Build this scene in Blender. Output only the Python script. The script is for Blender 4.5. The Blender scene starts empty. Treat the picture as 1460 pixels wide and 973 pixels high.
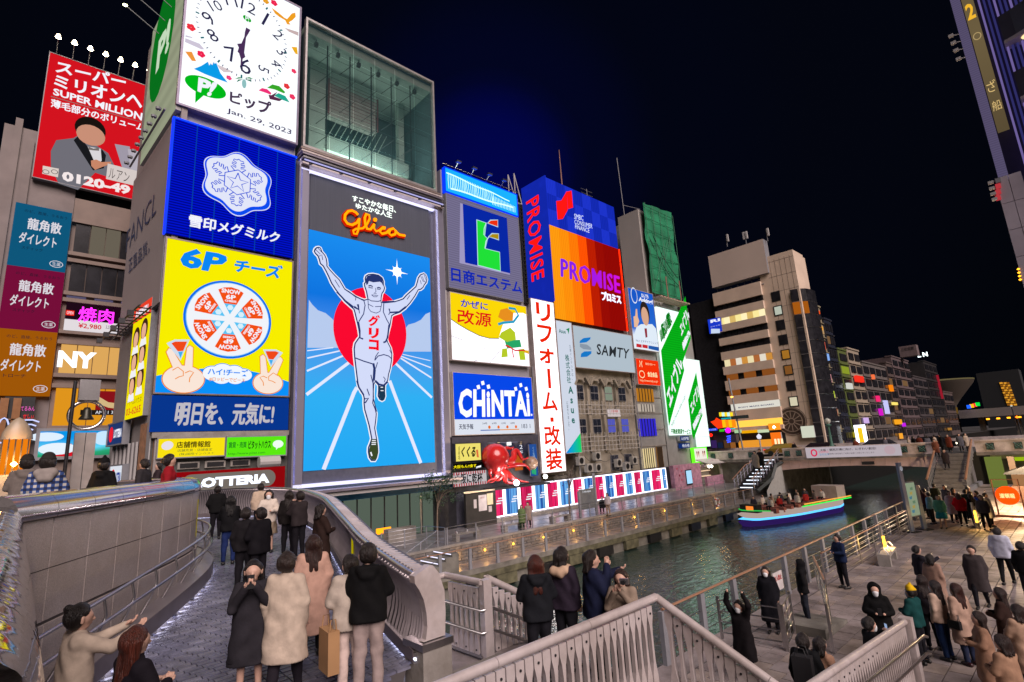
import bpy, bmesh, math, random
import numpy as np
from mathutils import Vector, Matrix
SC = bpy.context.scene
COL = SC.collection
R = math.radians
random.seed(7)

# ------------------------------------------------------------------ camera, world, sun, exposure
F_PX, PITCH, ROLL, HEAD = 748.54, 0.2073761, -0.059195855, 0.819084844   # solved from the photo's vanishing points
_f = Vector((math.cos(PITCH) * math.cos(HEAD), math.cos(PITCH) * math.sin(HEAD), math.sin(PITCH)))
_r = Vector((math.sin(HEAD), -math.cos(HEAD), 0)); _u = _r.cross(_f)
_R = _r * math.cos(ROLL) + _u * math.sin(ROLL); _U = -_r * math.sin(ROLL) + _u * math.cos(ROLL)
cam_data = bpy.data.cameras.new('camera'); cam = bpy.data.objects.new('camera', cam_data); COL.objects.link(cam)
cam.matrix_world = Matrix(((_R.x, _U.x, -_f.x, 0), (_R.y, _U.y, -_f.y, 0), (_R.z, _U.z, -_f.z, 0), (0, 0, 0, 1)))
cam_data.sensor_width = 36; cam_data.lens = F_PX / 1460 * 36; cam_data.clip_start = 0.05; cam_data.clip_end = 3000
SC.camera = cam

def ray(px, py): return _R * (px - 730) - _U * (py - 486.5) + _f * F_PX
def atY(px, py, Y): d = ray(px, py); return d * (Y / d.y)
def atX(px, py, X): d = ray(px, py); return d * (X / d.x)
def atZ(px, py, Z): d = ray(px, py); return d * (Z / d.z)

world = bpy.data.worlds.new('World'); SC.world = world; world.use_nodes = True
nt = world.node_tree; bg = nt.nodes['Background']
geo = nt.nodes.new('ShaderNodeTexCoord')
def vdot(vec):
    n = nt.nodes.new('ShaderNodeVectorMath'); n.operation = 'DOT_PRODUCT'; n.inputs[1].default_value = vec
    nt.links.new(geo.outputs['Generated'], n.inputs[0]); return n.outputs['Value']
# a night sky: deep navy over the lit street to the north, nearly black to the east
ramp = nt.nodes.new('ShaderNodeValToRGB'); ramp.color_ramp.interpolation = 'EASE'
gd = ray(700, 250).normalized()
nt.links.new(vdot(gd), ramp.inputs[0])
cr = ramp.color_ramp
cr.elements[0].position = 0.0; cr.elements[0].color = (0.0006, 0.001, 0.0022, 1)
cr.elements[1].position = 1.0; cr.elements[1].color = (0.0006, 0.0016, 0.07, 1)
for p, c in ((0.6, (0.0008, 0.0013, 0.0024, 1)), (0.85, (0.001, 0.0016, 0.0045, 1)), (0.95, (0.0008, 0.0015, 0.006, 1)), (0.985, (0.0008, 0.0016, 0.014, 1))):
    e = cr.elements.new(p); e.color = c
nt.links.new(ramp.outputs[0], bg.inputs['Color']); bg.inputs['Strength'].default_value = 1.0

sun_d = bpy.data.lights.new('city_glow_sun', 'SUN'); sun = bpy.data.objects.new('city_glow_sun', sun_d); COL.objects.link(sun)
sun_d.energy = 4.3; sun_d.angle = R(42); sun_d.color = (1.0, 0.83, 0.79)
sun.rotation_euler = Vector((0.22, 0.76, -0.6)).to_track_quat('-Z', 'Y').to_euler()

SC.view_settings.view_transform = 'Standard'; SC.view_settings.look = 'None'
SC.view_settings.exposure = 0; SC.view_settings.gamma = 1
SC.cycles.use_denoising = True
SC.cycles.max_bounces = 5; SC.cycles.diffuse_bounces = 2; SC.cycles.glossy_bounces = 3
SC.cycles.transmission_bounces = 4; SC.cycles.transparent_max_bounces = 6
SC.cycles.caustics_reflective = False; SC.cycles.caustics_refractive = False
SC.cycles.sample_clamp_indirect = 4

# ------------------------------------------------------------------ materials
def lin(c):
    if isinstance(c, str): c = tuple(int(c[i:i + 2], 16) for i in (0, 2, 4))
    o = []
    for v in c:
        v /= 255.0
        o.append(v / 12.92 if v <= 0.04045 else ((v + 0.055) / 1.055) ** 2.4)
    return tuple(o)
MC = {}
def mat(name, c, rough=.6, metal=0., var=.12, ns=3., bump=0., bs=40., spec=.5, stretch=None, dirt=0.):
    """procedural surface: base colour with low-frequency variation, optional fine bump"""
    if name in MC: return MC[name]
    m = bpy.data.materials.new(name); m.use_nodes = True; MC[name] = m
    t = m.node_tree; b = t.nodes['Principled BSDF']
    b.inputs['Roughness'].default_value = rough; b.inputs['Metallic'].default_value = metal
    b.inputs['Specular IOR Level'].default_value = spec
    tc = t.nodes.new('ShaderNodeTexCoord'); src = t.nodes.new('ShaderNodeNewGeometry').outputs['Position']
    if stretch:
        src = tc.outputs['Object']
        mp = t.nodes.new('ShaderNodeMapping'); mp.inputs['Scale'].default_value = stretch
        t.links.new(src, mp.inputs[0]); src = mp.outputs[0]
    n = t.nodes.new('ShaderNodeTexNoise'); n.inputs['Scale'].default_value = ns; n.inputs['Detail'].default_value = 4
    t.links.new(src, n.inputs['Vector'])
    r = t.nodes.new('ShaderNodeValToRGB'); r.color_ramp.elements[0].position = .3; r.color_ramp.elements[1].position = .7
    r.color_ramp.elements[0].color = tuple(max(0, v * (1 - var)) for v in c) + (1,)
    r.color_ramp.elements[1].color = tuple(min(1, v * (1 + var)) for v in c) + (1,)
    t.links.new(n.outputs['Fac'], r.inputs[0]); out = r.outputs[0]
    if dirt:                                             # broad stains and wear, independent of the light
        n3 = t.nodes.new('ShaderNodeTexNoise'); n3.inputs['Scale'].default_value = .9; n3.inputs['Detail'].default_value = 8; n3.inputs['Roughness'].default_value = .7
        t.links.new(src, n3.inputs['Vector']); r3 = t.nodes.new('ShaderNodeValToRGB'); r3.color_ramp.elements[0].position = .38; r3.color_ramp.elements[1].position = .6
        v = 1 - dirt; r3.color_ramp.elements[0].color = (v, v * .97, v * .93, 1); t.links.new(n3.outputs['Fac'], r3.inputs[0])
        mx = t.nodes.new('ShaderNodeMix'); mx.data_type = 'RGBA'; mx.blend_type = 'MULTIPLY'; mx.inputs[0].default_value = 1
        t.links.new(out, mx.inputs[6]); t.links.new(r3.outputs[0], mx.inputs[7]); out = mx.outputs[2]
        mr = t.nodes.new('ShaderNodeMapRange'); mr.inputs[3].default_value = min(1, rough * 1.4); mr.inputs[4].default_value = rough * .75; t.links.new(n3.outputs['Fac'], mr.inputs[0]); t.links.new(mr.outputs[0], b.inputs['Roughness'])
    t.links.new(out, b.inputs['Base Color'])
    if bump:
        n2 = t.nodes.new('ShaderNodeTexNoise'); n2.inputs['Scale'].default_value = bs; n2.inputs['Detail'].default_value = 3
        t.links.new(src, n2.inputs['Vector'])
        bp = t.nodes.new('ShaderNodeBump'); bp.inputs['Strength'].default_value = bump; bp.inputs['Distance'].default_value = .02
        t.links.new(n2.outputs['Fac'], bp.inputs['Height']); t.links.new(bp.outputs[0], b.inputs['Normal'])
    return m
def glow(c, s=1.0, sample=True, wave=None, name=None):
    """emitting surface; wave=(axis, scale, depth) is the line pattern of an LED board"""
    c = lin(c); key = ('glow', c, s, wave)
    if key in MC: return MC[key]
    m = bpy.data.materials.new(name or 'lit_%02d' % len(MC)); m.use_nodes = True; MC[key] = m
    t = m.node_tree; t.nodes.clear()
    e = t.nodes.new('ShaderNodeEmission'); o = t.nodes.new('ShaderNodeOutputMaterial')
    e.inputs[0].default_value = c + (1,); e.inputs[1].default_value = s
    if wave:
        tc = t.nodes.new('ShaderNodeTexCoord'); w = t.nodes.new('ShaderNodeTexWave')
        w.bands_direction = wave[0]; w.inputs['Scale'].default_value = wave[1]; w.inputs['Distortion'].default_value = wave[3] if len(wave) > 3 else .0
        t.links.new(tc.outputs['Object'], w.inputs[0])
        mr = t.nodes.new('ShaderNodeMapRange'); mr.inputs[3].default_value = s * (1 - wave[2]); mr.inputs[4].default_value = s
        t.links.new(w.outputs['Fac'], mr.inputs[0]); t.links.new(mr.outputs[0], e.inputs[1])
    t.links.new(e.outputs[0], o.inputs[0])
    if not sample: m.cycles.emission_sampling = 'NONE'
    return m
def gradglow(name, stops, axis=2, lo=0, hi=1, s=1.0, noise=0):
    """lit print whose ink runs through several colours along one object axis"""
    if name in MC: return MC[name]
    m = bpy.data.materials.new(name); m.use_nodes = True; MC[name] = m
    t = m.node_tree; t.nodes.clear()
    e = t.nodes.new('ShaderNodeEmission'); o = t.nodes.new('ShaderNodeOutputMaterial'); e.inputs[1].default_value = s
    tc = t.nodes.new('ShaderNodeTexCoord'); sx = t.nodes.new('ShaderNodeSeparateXYZ'); t.links.new(tc.outputs['Object'], sx.inputs[0])
    mr = t.nodes.new('ShaderNodeMapRange'); mr.inputs[1].default_value = lo; mr.inputs[2].default_value = hi
    t.links.new(sx.outputs[axis], mr.inputs[0]); val = mr.outputs[0]
    if noise:
        n = t.nodes.new('ShaderNodeTexNoise'); n.inputs['Scale'].default_value = .35; t.links.new(tc.outputs['Object'], n.inputs[0])
        a = t.nodes.new('ShaderNodeMath'); a.operation = 'MULTIPLY_ADD'; a.inputs[1].default_value = noise; t.links.new(n.outputs['Fac'], a.inputs[0]); t.links.new(val, a.inputs[2]); val = a.outputs[0]
    r = t.nodes.new('ShaderNodeValToRGB'); els = r.color_ramp.elements
    for i, (p, c) in enumerate(stops):
        el = els[i] if i < 2 else els.new(p)
        el.position = p; el.color = lin(c) + (1,)
    t.links.new(val, r.inputs[0]); t.links.new(r.outputs[0], e.inputs[0]); t.links.new(e.outputs[0], o.inputs[0])
    return m

# ------------------------------------------------------------------ objects
def tag(o, label=None, cat=None, group=None, kind=None):
    if label: o['label'] = label
    if cat: o['category'] = cat
    if group: o['group'] = group
    if kind: o['kind'] = kind
    return o
def empty(name, label, cat, loc=(0, 0, 0), rz=0, group=None):
    o = bpy.data.objects.new(name, None); COL.objects.link(o); o.location = loc; o.rotation_euler = (0, 0, rz); o.empty_display_size = .2
    return tag(o, label, cat, group)
def link(name, me, parent=None, loc=None, rot=None):
    o = bpy.data.objects.new(name, me); COL.objects.link(o)
    if parent is not None: o.parent = parent
    if loc is not None: o.location = loc
    if rot is not None: o.rotation_euler = rot
    return o
def dup(root, loc, rz=None, label=None, group=None, scale=None):
    def cp(o, p):
        c = o.copy(); COL.objects.link(c); c.parent = p
        for ch in o.children: cp(ch, c)
        return c
    r = cp(root, None); r.location = loc
    if rz is not None: r.rotation_euler = (0, 0, rz)
    if scale: r.scale = scale
    if label: r['label'] = label
    if group: r['group'] = group
    return r
class MB:
    def __init__(s): s.v = []; s.f = []; s.m = []; s.mats = []
    def mi(s, m):
        if m not in s.mats: s.mats.append(m)
        return s.mats.index(m)
    def face(s, pts, m):
        b = len(s.v); s.v += [tuple(p) for p in pts]; s.f.append(tuple(range(b, b + len(pts)))); s.m.append(s.mi(m)); return s
    def box(s, x0, y0, z0, x1, y1, z1, m):
        if x0 > x1: x0, x1 = x1, x0
        if y0 > y1: y0, y1 = y1, y0
        if z0 > z1: z0, z1 = z1, z0
        b = len(s.v); i = s.mi(m)
        s.v += [(x0, y0, z0), (x1, y0, z0), (x1, y1, z0), (x0, y1, z0), (x0, y0, z1), (x1, y0, z1), (x1, y1, z1), (x0, y1, z1)]
        for q in ((0, 3, 2, 1), (4, 5, 6, 7), (0, 1, 5, 4), (1, 2, 6, 5), (2, 3, 7, 6), (3, 0, 4, 7)):
            s.f.append(tuple(b + k for k in q)); s.m.append(i)
        return s
    def prism(s, pts, z0, z1, m, top=None):
        """polygon pts (x, y) counter-clockwise, extruded in z"""
        n = len(pts); b = len(s.v); i = s.mi(m); j = s.mi(top) if top else i
        s.v += [(p[0], p[1], z0) for p in pts] + [(p[0], p[1], z1) for p in pts]
        s.f.append(tuple(range(b + n - 1, b - 1, -1))); s.m.append(i)
        s.f.append(tuple(range(b + n, b + 2 * n))); s.m.append(j)
        for k in range(n):
            l = (k + 1) % n; s.f.append((b + k, b + l, b + n + l, b + n + k)); s.m.append(i)
        return s
    def slab(s, o, u, v, w, h, d, m):
        """box with corner o, unit axes u, v, size w x h, thickness d along u x v"""
        o = Vector(o); u = Vector(u).normalized(); v = Vector(v).normalized(); n = u.cross(v)
        b = len(s.v); i = s.mi(m)
        for dd in (0, d):
            for a, c in ((0, 0), (w, 0), (w, h), (0, h)): s.v.append(tuple(o + u * a + v * c + n * dd))
        for q in ((0, 3, 2, 1), (4, 5, 6, 7), (0, 1, 5, 4), (1, 2, 6, 5), (2, 3, 7, 6), (3, 0, 4, 7)):
            s.f.append(tuple(b + k for k in q)); s.m.append(i)
        return s
    def tube(s, path, r, m, n=8, closed=False, cap=True, sy=1.):
        P = [Vector(p) for p in path]; i = s.mi(m); b = len(s.v); L = len(P)
        prev = None
        for k, p in enumerate(P):
            if closed: t = (P[(k + 1) % L] - P[k - 1])
            else: t = (P[min(k + 1, L - 1)] - P[max(k - 1, 0)])
            t = t.normalized() if t.length > 1e-9 else Vector((0, 0, 1))
            up = Vector((0, 0, 1)) if abs(t.z) < .95 else Vector((0, 1, 0))
            if prev is not None:
                a = prev - t * prev.dot(t)
                if a.length > .1: up = a.normalized().cross(t) * -1; a = a.normalized(); bb = t.cross(a)
                else: a = t.cross(up).normalized(); bb = t.cross(a)
            else: a = t.cross(up).normalized(); bb = t.cross(a)
            prev = a
            rr = r[k] if isinstance(r, (list, tuple)) else r
            for q in range(n):
                an = 2 * math.pi * q / n
                s.v.append(tuple(p + a * (math.cos(an) * rr) + bb * (math.sin(an) * rr * sy)))
        rng = L if closed else L - 1
        for k in range(rng):
            k2 = (k + 1) % L
            for q in range(n):
                q2 = (q + 1) % n
                s.f.append((b + k * n + q, b + k * n + q2, b + k2 * n + q2, b + k2 * n + q)); s.m.append(i)
        if cap and not closed:
            c0 = len(s.v); s.v += s.v[b:b + n] + s.v[b + (L - 1) * n:b + L * n]
            s.f.append(tuple(c0 + q for q in range(n - 1, -1, -1))); s.m.append(i)
            s.f.append(tuple(c0 + n + q for q in range(n))); s.m.append(i)
        return s
    def lathe(s, prof, c, m, n=12, squash=1.):
        b = len(s.v); i = s.mi(m)
        for (r, z) in prof:
            for q in range(n):
                an = 2 * math.pi * q / n; s.v.append((c[0] + r * math.cos(an), c[1] + r * squash * math.sin(an), c[2] + z))
        for k in range(len(prof) - 1):
            for q in range(n):
                q2 = (q + 1) % n; s.f.append((b + k * n + q, b + k * n + q2, b + (k + 1) * n + q2, b + (k + 1) * n + q)); s.m.append(i)
        return s
    def mesh(s, name, smooth=False):
        me = bpy.data.meshes.new(name); me.from_pydata(s.v, [], s.f)
        for m in s.mats: me.materials.append(m)
        me.polygons.foreach_set('material_index', s.m)
        if smooth: me.polygons.foreach_set('use_smooth', [True] * len(s.f))
        me.update(); return me
    def build(s, name, parent=None, smooth=False, kind=None):
        o = link(name, s.mesh(name, smooth), parent)
        if smooth == 'auto': pass
        if kind: o['kind'] = kind
        return o
def one(fn, name, parent, *a, **k):
    m = MB(); getattr(m, fn)(*a, **k); return m.build(name, parent, smooth=fn in ('tube', 'lathe'))
def box(name, parent, *a): return one('box', name, parent, *a)
def structure(o): o['kind'] = 'structure'; return o

class Plane:
    """a board's own plane: origin, u (right), v (up), n towards the viewer"""
    def __init__(s, o, u, v=(0, 0, 1)):
        s.o = Vector(o); s.u = Vector(u).normalized(); s.v = Vector(v).normalized(); s.n = s.u.cross(s.v).normalized()
    def p(s, u, v, d=0): return s.o + s.u * u + s.v * v + s.n * d
    def uv(s, px, py):
        d = ray(px, py); t = s.o.dot(s.n) / d.dot(s.n); q = d * t - s.o; return q.dot(s.u), q.dot(s.v)
FAC = Plane((0, 32, 0), (1, 0, 0))              # the row of façades along the canal: u = x, v = z, n = -y
def xf(org, s):                                  # pixel of an enlargement -> photo pixel -> façade metres
    return lambda x, y, P=FAC: P.uv(org[0] + x / s, org[1] + y / s)
def flat(name, parent, pts, m, P=FAC, d=.02, back=None):
    """flat print: one polygon lying d in front of plane P"""
    me = bpy.data.meshes.new(name); me.from_pydata([tuple(P.p(u, v, d)) for u, v in pts], [], [tuple(range(len(pts)))])
    me.materials.append(m); me.update(); o = link(name, me, parent); return o
def board(name, parent, u0, v0, u1, v1, m, P=FAC, d0=0., d1=.25, side=None):
    """solid slab on plane P between depths d0..d1"""
    mb = MB(); c = [P.p(u, v, d) for d in (d0, d1) for u, v in ((u0, v0), (u1, v0), (u1, v1), (u0, v1))]
    b = mb.v; b += [tuple(x) for x in c]; i = mb.mi(m); j = mb.mi(side) if side else i
    for q, k in (((0, 3, 2, 1), j), ((4, 5, 6, 7), i), ((0, 1, 5, 4), j), ((1, 2, 6, 5), j), ((2, 3, 7, 6), j), ((3, 0, 4, 7), j)):
        mb.f.append(q); mb.m.append(k)
    return mb.build(name, parent)
def disc(cu, cv, ru, rv=None, n=36, a0=0, a1=360):
    rv = rv or ru; return [(cu + ru * math.cos(R(a0 + (a1 - a0) * k / n)), cv + rv * math.sin(R(a0 + (a1 - a0) * k / n))) for k in range(n + (a1 - a0 < 360))]
def ribbon(name, parent, lines, w, m, P=FAC, d=.03):
    """strokes of width w along polylines"""
    mb = MB(); i = mb.mi(m)
    for pts in lines:
        ww = w
        if isinstance(pts[-1], (int, float)): ww = pts[-1]; pts = pts[:-1]
        V = [Vector((a, b)) for a, b in pts]; b0 = len(mb.v)
        for k, p in enumerate(V):
            t = V[min(k + 1, len(V) - 1)] - V[max(k - 1, 0)]
            t = t.normalized() if t.length > 1e-9 else Vector((1, 0)); nn = Vector((-t.y, t.x)) * ww / 2
            for q in (p - nn, p + nn): mb.v.append(tuple(P.p(q.x, q.y, d)))
        for k in range(len(V) - 1): mb.f.append((b0 + 2 * k, b0 + 2 * k + 2, b0 + 2 * k + 3, b0 + 2 * k + 1)); mb.m.append(i)
    return mb.build(name, parent)
def grow(pts, w):
    n = len(pts); out = []; A = sum(pts[i][0] * pts[(i + 1) % n][1] - pts[(i + 1) % n][0] * pts[i][1] for i in range(n)); sg = 1 if A > 0 else -1
    for i in range(n):
        a = Vector(pts[i - 1]); b = Vector(pts[i]); c = Vector(pts[(i + 1) % n])
        t = ((b - a).normalized() + (c - b).normalized())
        t = t.normalized() if t.length > .2 else (c - b).normalized()
        out.append((b.x + t.y * w * sg, b.y - t.x * w * sg))
    return out
FONTC = {}
def text_mesh(body, bold, space, shear=0, res=2, line=1.):
    key = (body, bold, space, shear, line)
    if key not in FONTC:
        c = bpy.data.curves.new('lettering', 'FONT'); c.body = body; c.size = 1; c.align_x = 'CENTER'
        c.offset = bold; c.resolution_u = res; c.space_character = space; c.shear = shear; c.space_line = line
        o = bpy.data.objects.new('tmp', c); COL.objects.link(o)
        me = bpy.data.meshes.new_from_object(o.evaluated_get(bpy.context.evaluated_depsgraph_get()))
        co = np.empty(len(me.vertices) * 3); me.vertices.foreach_get('co', co); co = co.reshape(-1, 3)
        fs = [tuple(p.vertices) for p in me.polygons]
        bpy.data.objects.remove(o); bpy.data.curves.remove(c); bpy.data.meshes.remove(me)
        FONTC[key] = (co, fs)
    return FONTC[key]
def text(name, parent, body, u0, v0, u1, v1, m, P=FAC, d=.03, bold=0., keep=False, rot=0, space=1., shear=0, vert=False, quad=None, line=1., depth=0):
    """lettering fitted to the box u0..u1, v0..v1 of plane P; quad = four corners (bl, br, tr, tl) for slanted rows"""
    thick = 0.
    if any('\u4e00' <= ch <= '\u9fff' for ch in body): thick, bold = (bold if bold > .009 else 0.), 0.
    if vert: body = '\n'.join(body)
    co, fs = text_mesh(body, bold, space, shear, line=line)
    if not len(co): return None
    co = co[:, :2].copy(); 
    if rot:
        a = R(rot); co = co @ np.array(((math.cos(a), math.sin(a)), (-math.sin(a), math.cos(a))))
    lo, hi = co.min(0), co.max(0); q = (co - lo) / (hi - lo)
    if quad:
        bl, br, tr, tl = [np.array(x) for x in quad]
        s, t = q[:, :1], q[:, 1:]
        uv = bl * (1 - s) * (1 - t) + br * s * (1 - t) + tr * s * t + tl * (1 - s) * t
    else:
        w, h = u1 - u0, v1 - v0
        if keep:
            a = (hi - lo)[0] / (hi - lo)[1]
            if w / h > a: c = (u0 + u1) / 2; w = h * a; u0 = c - w / 2
            else: c = (v0 + v1) / 2; h = w / a; v0 = c - h / 2
        uv = np.stack((u0 + q[:, 0] * w, v0 + q[:, 1] * h), 1)
    V = [tuple(P.p(a, b, d)) for a, b in uv]
    F = list(fs)
    if thick:                                            # heavy strokes: the glyph widened on every side
        tk = thick * .9 * (uv[:, 1].max() - uv[:, 1].min()) / (hi - lo)[1]; m0 = len(V)
        for k, (sx_, sy_) in enumerate(((1, 0), (-1, 0), (0, 1), (0, -1), (.7, .7), (-.7, .7), (.7, -.7), (-.7, -.7))):
            F += [tuple(i + len(V) for i in f) for f in fs]; V += [tuple(P.p(a + sx_ * tk, b + sy_ * tk, d - .0015 * (k + 1))) for a, b in uv]
        depth = 0
    if depth:
        n0 = len(V); V += [tuple(P.p(a, b, d - depth)) for a, b in uv]
        ec = {}
        for f in fs:
            for k in range(len(f)):
                e = (f[k], f[(k + 1) % len(f)]); ec[e] = 1
        for (a, b) in ec:
            if (b, a) not in ec: F.append((b, a, a + n0, b + n0))
    me = bpy.data.meshes.new(name); me.from_pydata(V, [], F); me.materials.append(m); me.update()
    return link(name, me, parent)
# ------------------------------------------------------------------ shared surfaces
M_CONC = mat('concrete', (.30, .28, .26), .85, dirt=.35, var=.18, ns=.8, bump=.3, bs=12)
M_CONCD = mat('old_concrete', (.17, .16, .14), .9, var=.35, ns=1.5, bump=.4, bs=9)
M_GRAN = mat('granite', (.52, .46, .45), .34, dirt=.15, var=.3, ns=90, bump=.12, bs=120)
M_POL = mat('polished_stone_cap', (.42, .39, .39), .12, var=.12, ns=60, spec=.9, metal=.75)
M_STEEL = mat('brushed_steel', (.55, .54, .55), .28, 1., var=.06, ns=20, bump=.04, bs=60)
M_MIRR = mat('mirror_steel', (.7, .7, .72), .06, 1., var=.05, ns=4, bump=.7, bs=2.6)
M_ALU = mat('cast_aluminium', (.68, .61, .61), .32, .3, dirt=.22, var=.08, ns=8, bump=.06, bs=120)
M_ALUD = mat('aluminium_dark', (.16, .15, .16), .5, .5, var=.1)
M_DARK = mat('dark_metal', (.035, .035, .04), .45, .6, var=.2)
M_GREY = mat('grey_paint', (.22, .225, .25), .5, var=.1)
M_GREYL = mat('pale_grey_paint', (.42, .41, .41), .5, var=.08, ns=.7)
M_BLACK = mat('black_plastic', (.012, .012, .014), .4, var=.2)
M_WOODR = mat('brown_handrail', (.30, .16, .10), .35, var=.2, ns=5, stretch=(1, 12, 12))
M_PLAZA = mat('plaza_paver', (.29, .25, .25), .55, dirt=.45, var=.2, ns=1.3, bump=.25, bs=25)
M_PLAZA2 = mat('plaza_paver_warm', (.33, .275, .25), .55, dirt=.4, var=.2, ns=1.1, bump=.25, bs=25)
M_JOINT = mat('paver_joint', (.09, .08, .082), .9)
M_RAMP = mat('ramp_brick', (.15, .155, .23), .34, dirt=.35, var=.3, ns=5, bump=.3, bs=40)  # both brick tones hold the blue cast of the strip lights
M_RAMP2 = mat('ramp_brick_light', (.20, .205, .28), .32, dirt=.35, var=.3, ns=5, bump=.3, bs=40)
M_BRICKW = mat('block_wall', (.15, .135, .125), .85, var=.35, ns=4, bump=.6, bs=18)
M_MOSS = mat('mossy_quay', (.10, .095, .055), .85, var=.5, ns=2.2, bump=.6, bs=10)
M_PINK = mat('pink_girder_paint', (.66, .48, .45), .55, var=.12, ns=1.2)
M_LAMPY = glow('ffb020', 6)
M_WHITE = glow('ffffff', 1.6)
M_STRIPW = glow('dcd8ff', 1.5)

# ------------------------------------------------------------------ land, quays, water
def sheet(name, x0, y0, x1, y1, z0, z1, m, top=None):
    mb = MB(); mb.prism([(x0, y0), (x1, y0), (x1, y1), (x0, y1)], z0, z1, m, top); return structure(mb.build(name))
M_ASPH = mat('asphalt', (.05, .05, .052), .75, var=.2, ns=2, bump=.3, bs=60)
sheet('ground', -600, -600, 1500, 1500, -14, -10, M_ASPH)
sheet('promenade', -60, 26.0, 62, 33.5, -9, -5.1, M_CONCD, mat('promenade_paving', (.22, .21, .225), .3, dirt=.4, var=.25, ns=1.2, bump=.25, bs=8))
sheet('lower_walkway', 8, 24.0, 62, 25.98, -9, -6.1, M_CONCD, mat('walkway_paving', (.26, .22, .21), .4, var=.2, ns=1.5, bump=.2, bs=10))
sheet('south_plaza', 8.7, -40, 46, 7.25, -9, -5.12, M_CONCD, M_JOINT)
sheet('plaza_edge_walk', 8.7, 7.26, 46, 8.1, -9, -5.24, M_CONCD, M_PLAZA)
sheet('plaza_by_bridge', 46.01, -40, 62, 10.2, -9, -5.13, M_CONCD, M_PLAZA2)
sheet('north_street', -60, 33.51, 800, 500, -9, -2.4, M_CONCD, M_ASPH)
sheet('far_street_south', 62.01, -400, 800, 8.5, -9, -2.4, mat('dark_quay', (0, 0, 0)), M_ASPH)
sheet('far_street_north', 78, 24.2, 800, 33.5, -9, -2.4, mat('dark_quay', (.03, .028, .025), .8, dirt=.5), M_ASPH)
# water
wm = bpy.data.materials.new('canal_water'); wm.use_nodes = True
t = wm.node_tree; b = t.nodes['Principled BSDF']
b.inputs['Base Color'].default_value = (.02, .042, .036, 1); b.inputs['Roughness'].default_value = .12; b.inputs['IOR'].default_value = 1.33
b.inputs['Specular IOR Level'].default_value = .8
tc = t.nodes.new('ShaderNodeTexCoord'); mp = t.nodes.new('ShaderNodeMapping'); mp.inputs['Scale'].default_value = (.8, 1.3, 1)
n1 = t.nodes.new('ShaderNodeTexNoise'); n1.inputs['Scale'].default_value = 1.6; n1.inputs['Detail'].default_value = 3; n1.inputs['Distortion'].default_value = .6
n2 = t.nodes.new('ShaderNodeTexNoise'); n2.inputs['Scale'].default_value = 6; n2.inputs['Detail'].default_value = 2
ad = t.nodes.new('ShaderNodeMath'); ad.operation = 'MULTIPLY_ADD'; ad.inputs[1].default_value = .25
bp = t.nodes.new('ShaderNodeBump'); bp.inputs['Strength'].default_value = .6; bp.inputs['Distance'].default_value = .1
t.links.new(tc.outputs['Object'], mp.inputs[0]); t.links.new(mp.outputs[0], n1.inputs[0]); t.links.new(mp.outputs[0], n2.inputs[0])
t.links.new(n2.outputs['Fac'], ad.inputs[0]); t.links.new(n1.outputs['Fac'], ad.inputs[2]); t.links.new(ad.outputs[0], bp.inputs['Height']); t.links.new(bp.outputs[0], b.inputs['Normal'])
mb = MB(); mb.prism([(-60, 6), (700, 6), (700, 26.5), (-60, 26.5)], -9, -7.3, wm); structure(mb.build('canal_water'))

# quay wall of the lower walkway: block wall, ledge, fender recesses
q = empty('quay_wall', 'mossy concrete quay edge with dark fender recesses below the lower canal walkway', 'quay wall')
mb = MB(); mb.box(12, 23.78, -6.62, 62, 23.99, -6.32, M_MOSS); mb.build('ledge', q)
mb = MB(); mb.box(12, 23.9, -6.32, 62, 23.995, -6.06, M_CONCD); mb.build('coping', q)
for i in range(16): box('fender_recess', q, 14 + i * 3.0, 23.7, -7.2, 15.5 + i * 3.0, 23.97, -6.64, M_BLACK if i % 2 else M_MOSS)
w = empty('block_wall', 'rough block retaining wall between the promenade and the lower canal walkway', 'wall')
mb = MB(); mb.box(13.5, 25.9, -6.1, 62, 25.985, -5.1, M_JOINT); mb.build('backing', w)
bl = [one('box', 'block', w, 0, -.06, 0, .47, 0, .15, M_BRICKW)]
stuff = MB(); n = 0
for j in range(6):
    for i in range(60):
        x = 14 + i * .8 + (j % 2) * .4; z = -6.09 + j * .165
        if x > 61.2: continue
        if x < 30 and n < 120 and i % 1 == 0:
            o = bl[0] if n == 0 else bl[0].copy()
            if n: COL.objects.link(o)
            o.location = (x, 25.9 - random.random() * .02, z); o.scale = (1.62, 1, .97); n += 1
        else: stuff.box(x, 25.84 - random.random() * .02, z, x + .76, 25.91, z + .145, M_BRICKW)
stuff.build('block_course', w, kind='stuff')
mb = MB(); mb.box(13.4, 25.8, -5.1, 62, 26.1, -4.98, M_CONC); mb.build('coping', w)

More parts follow.
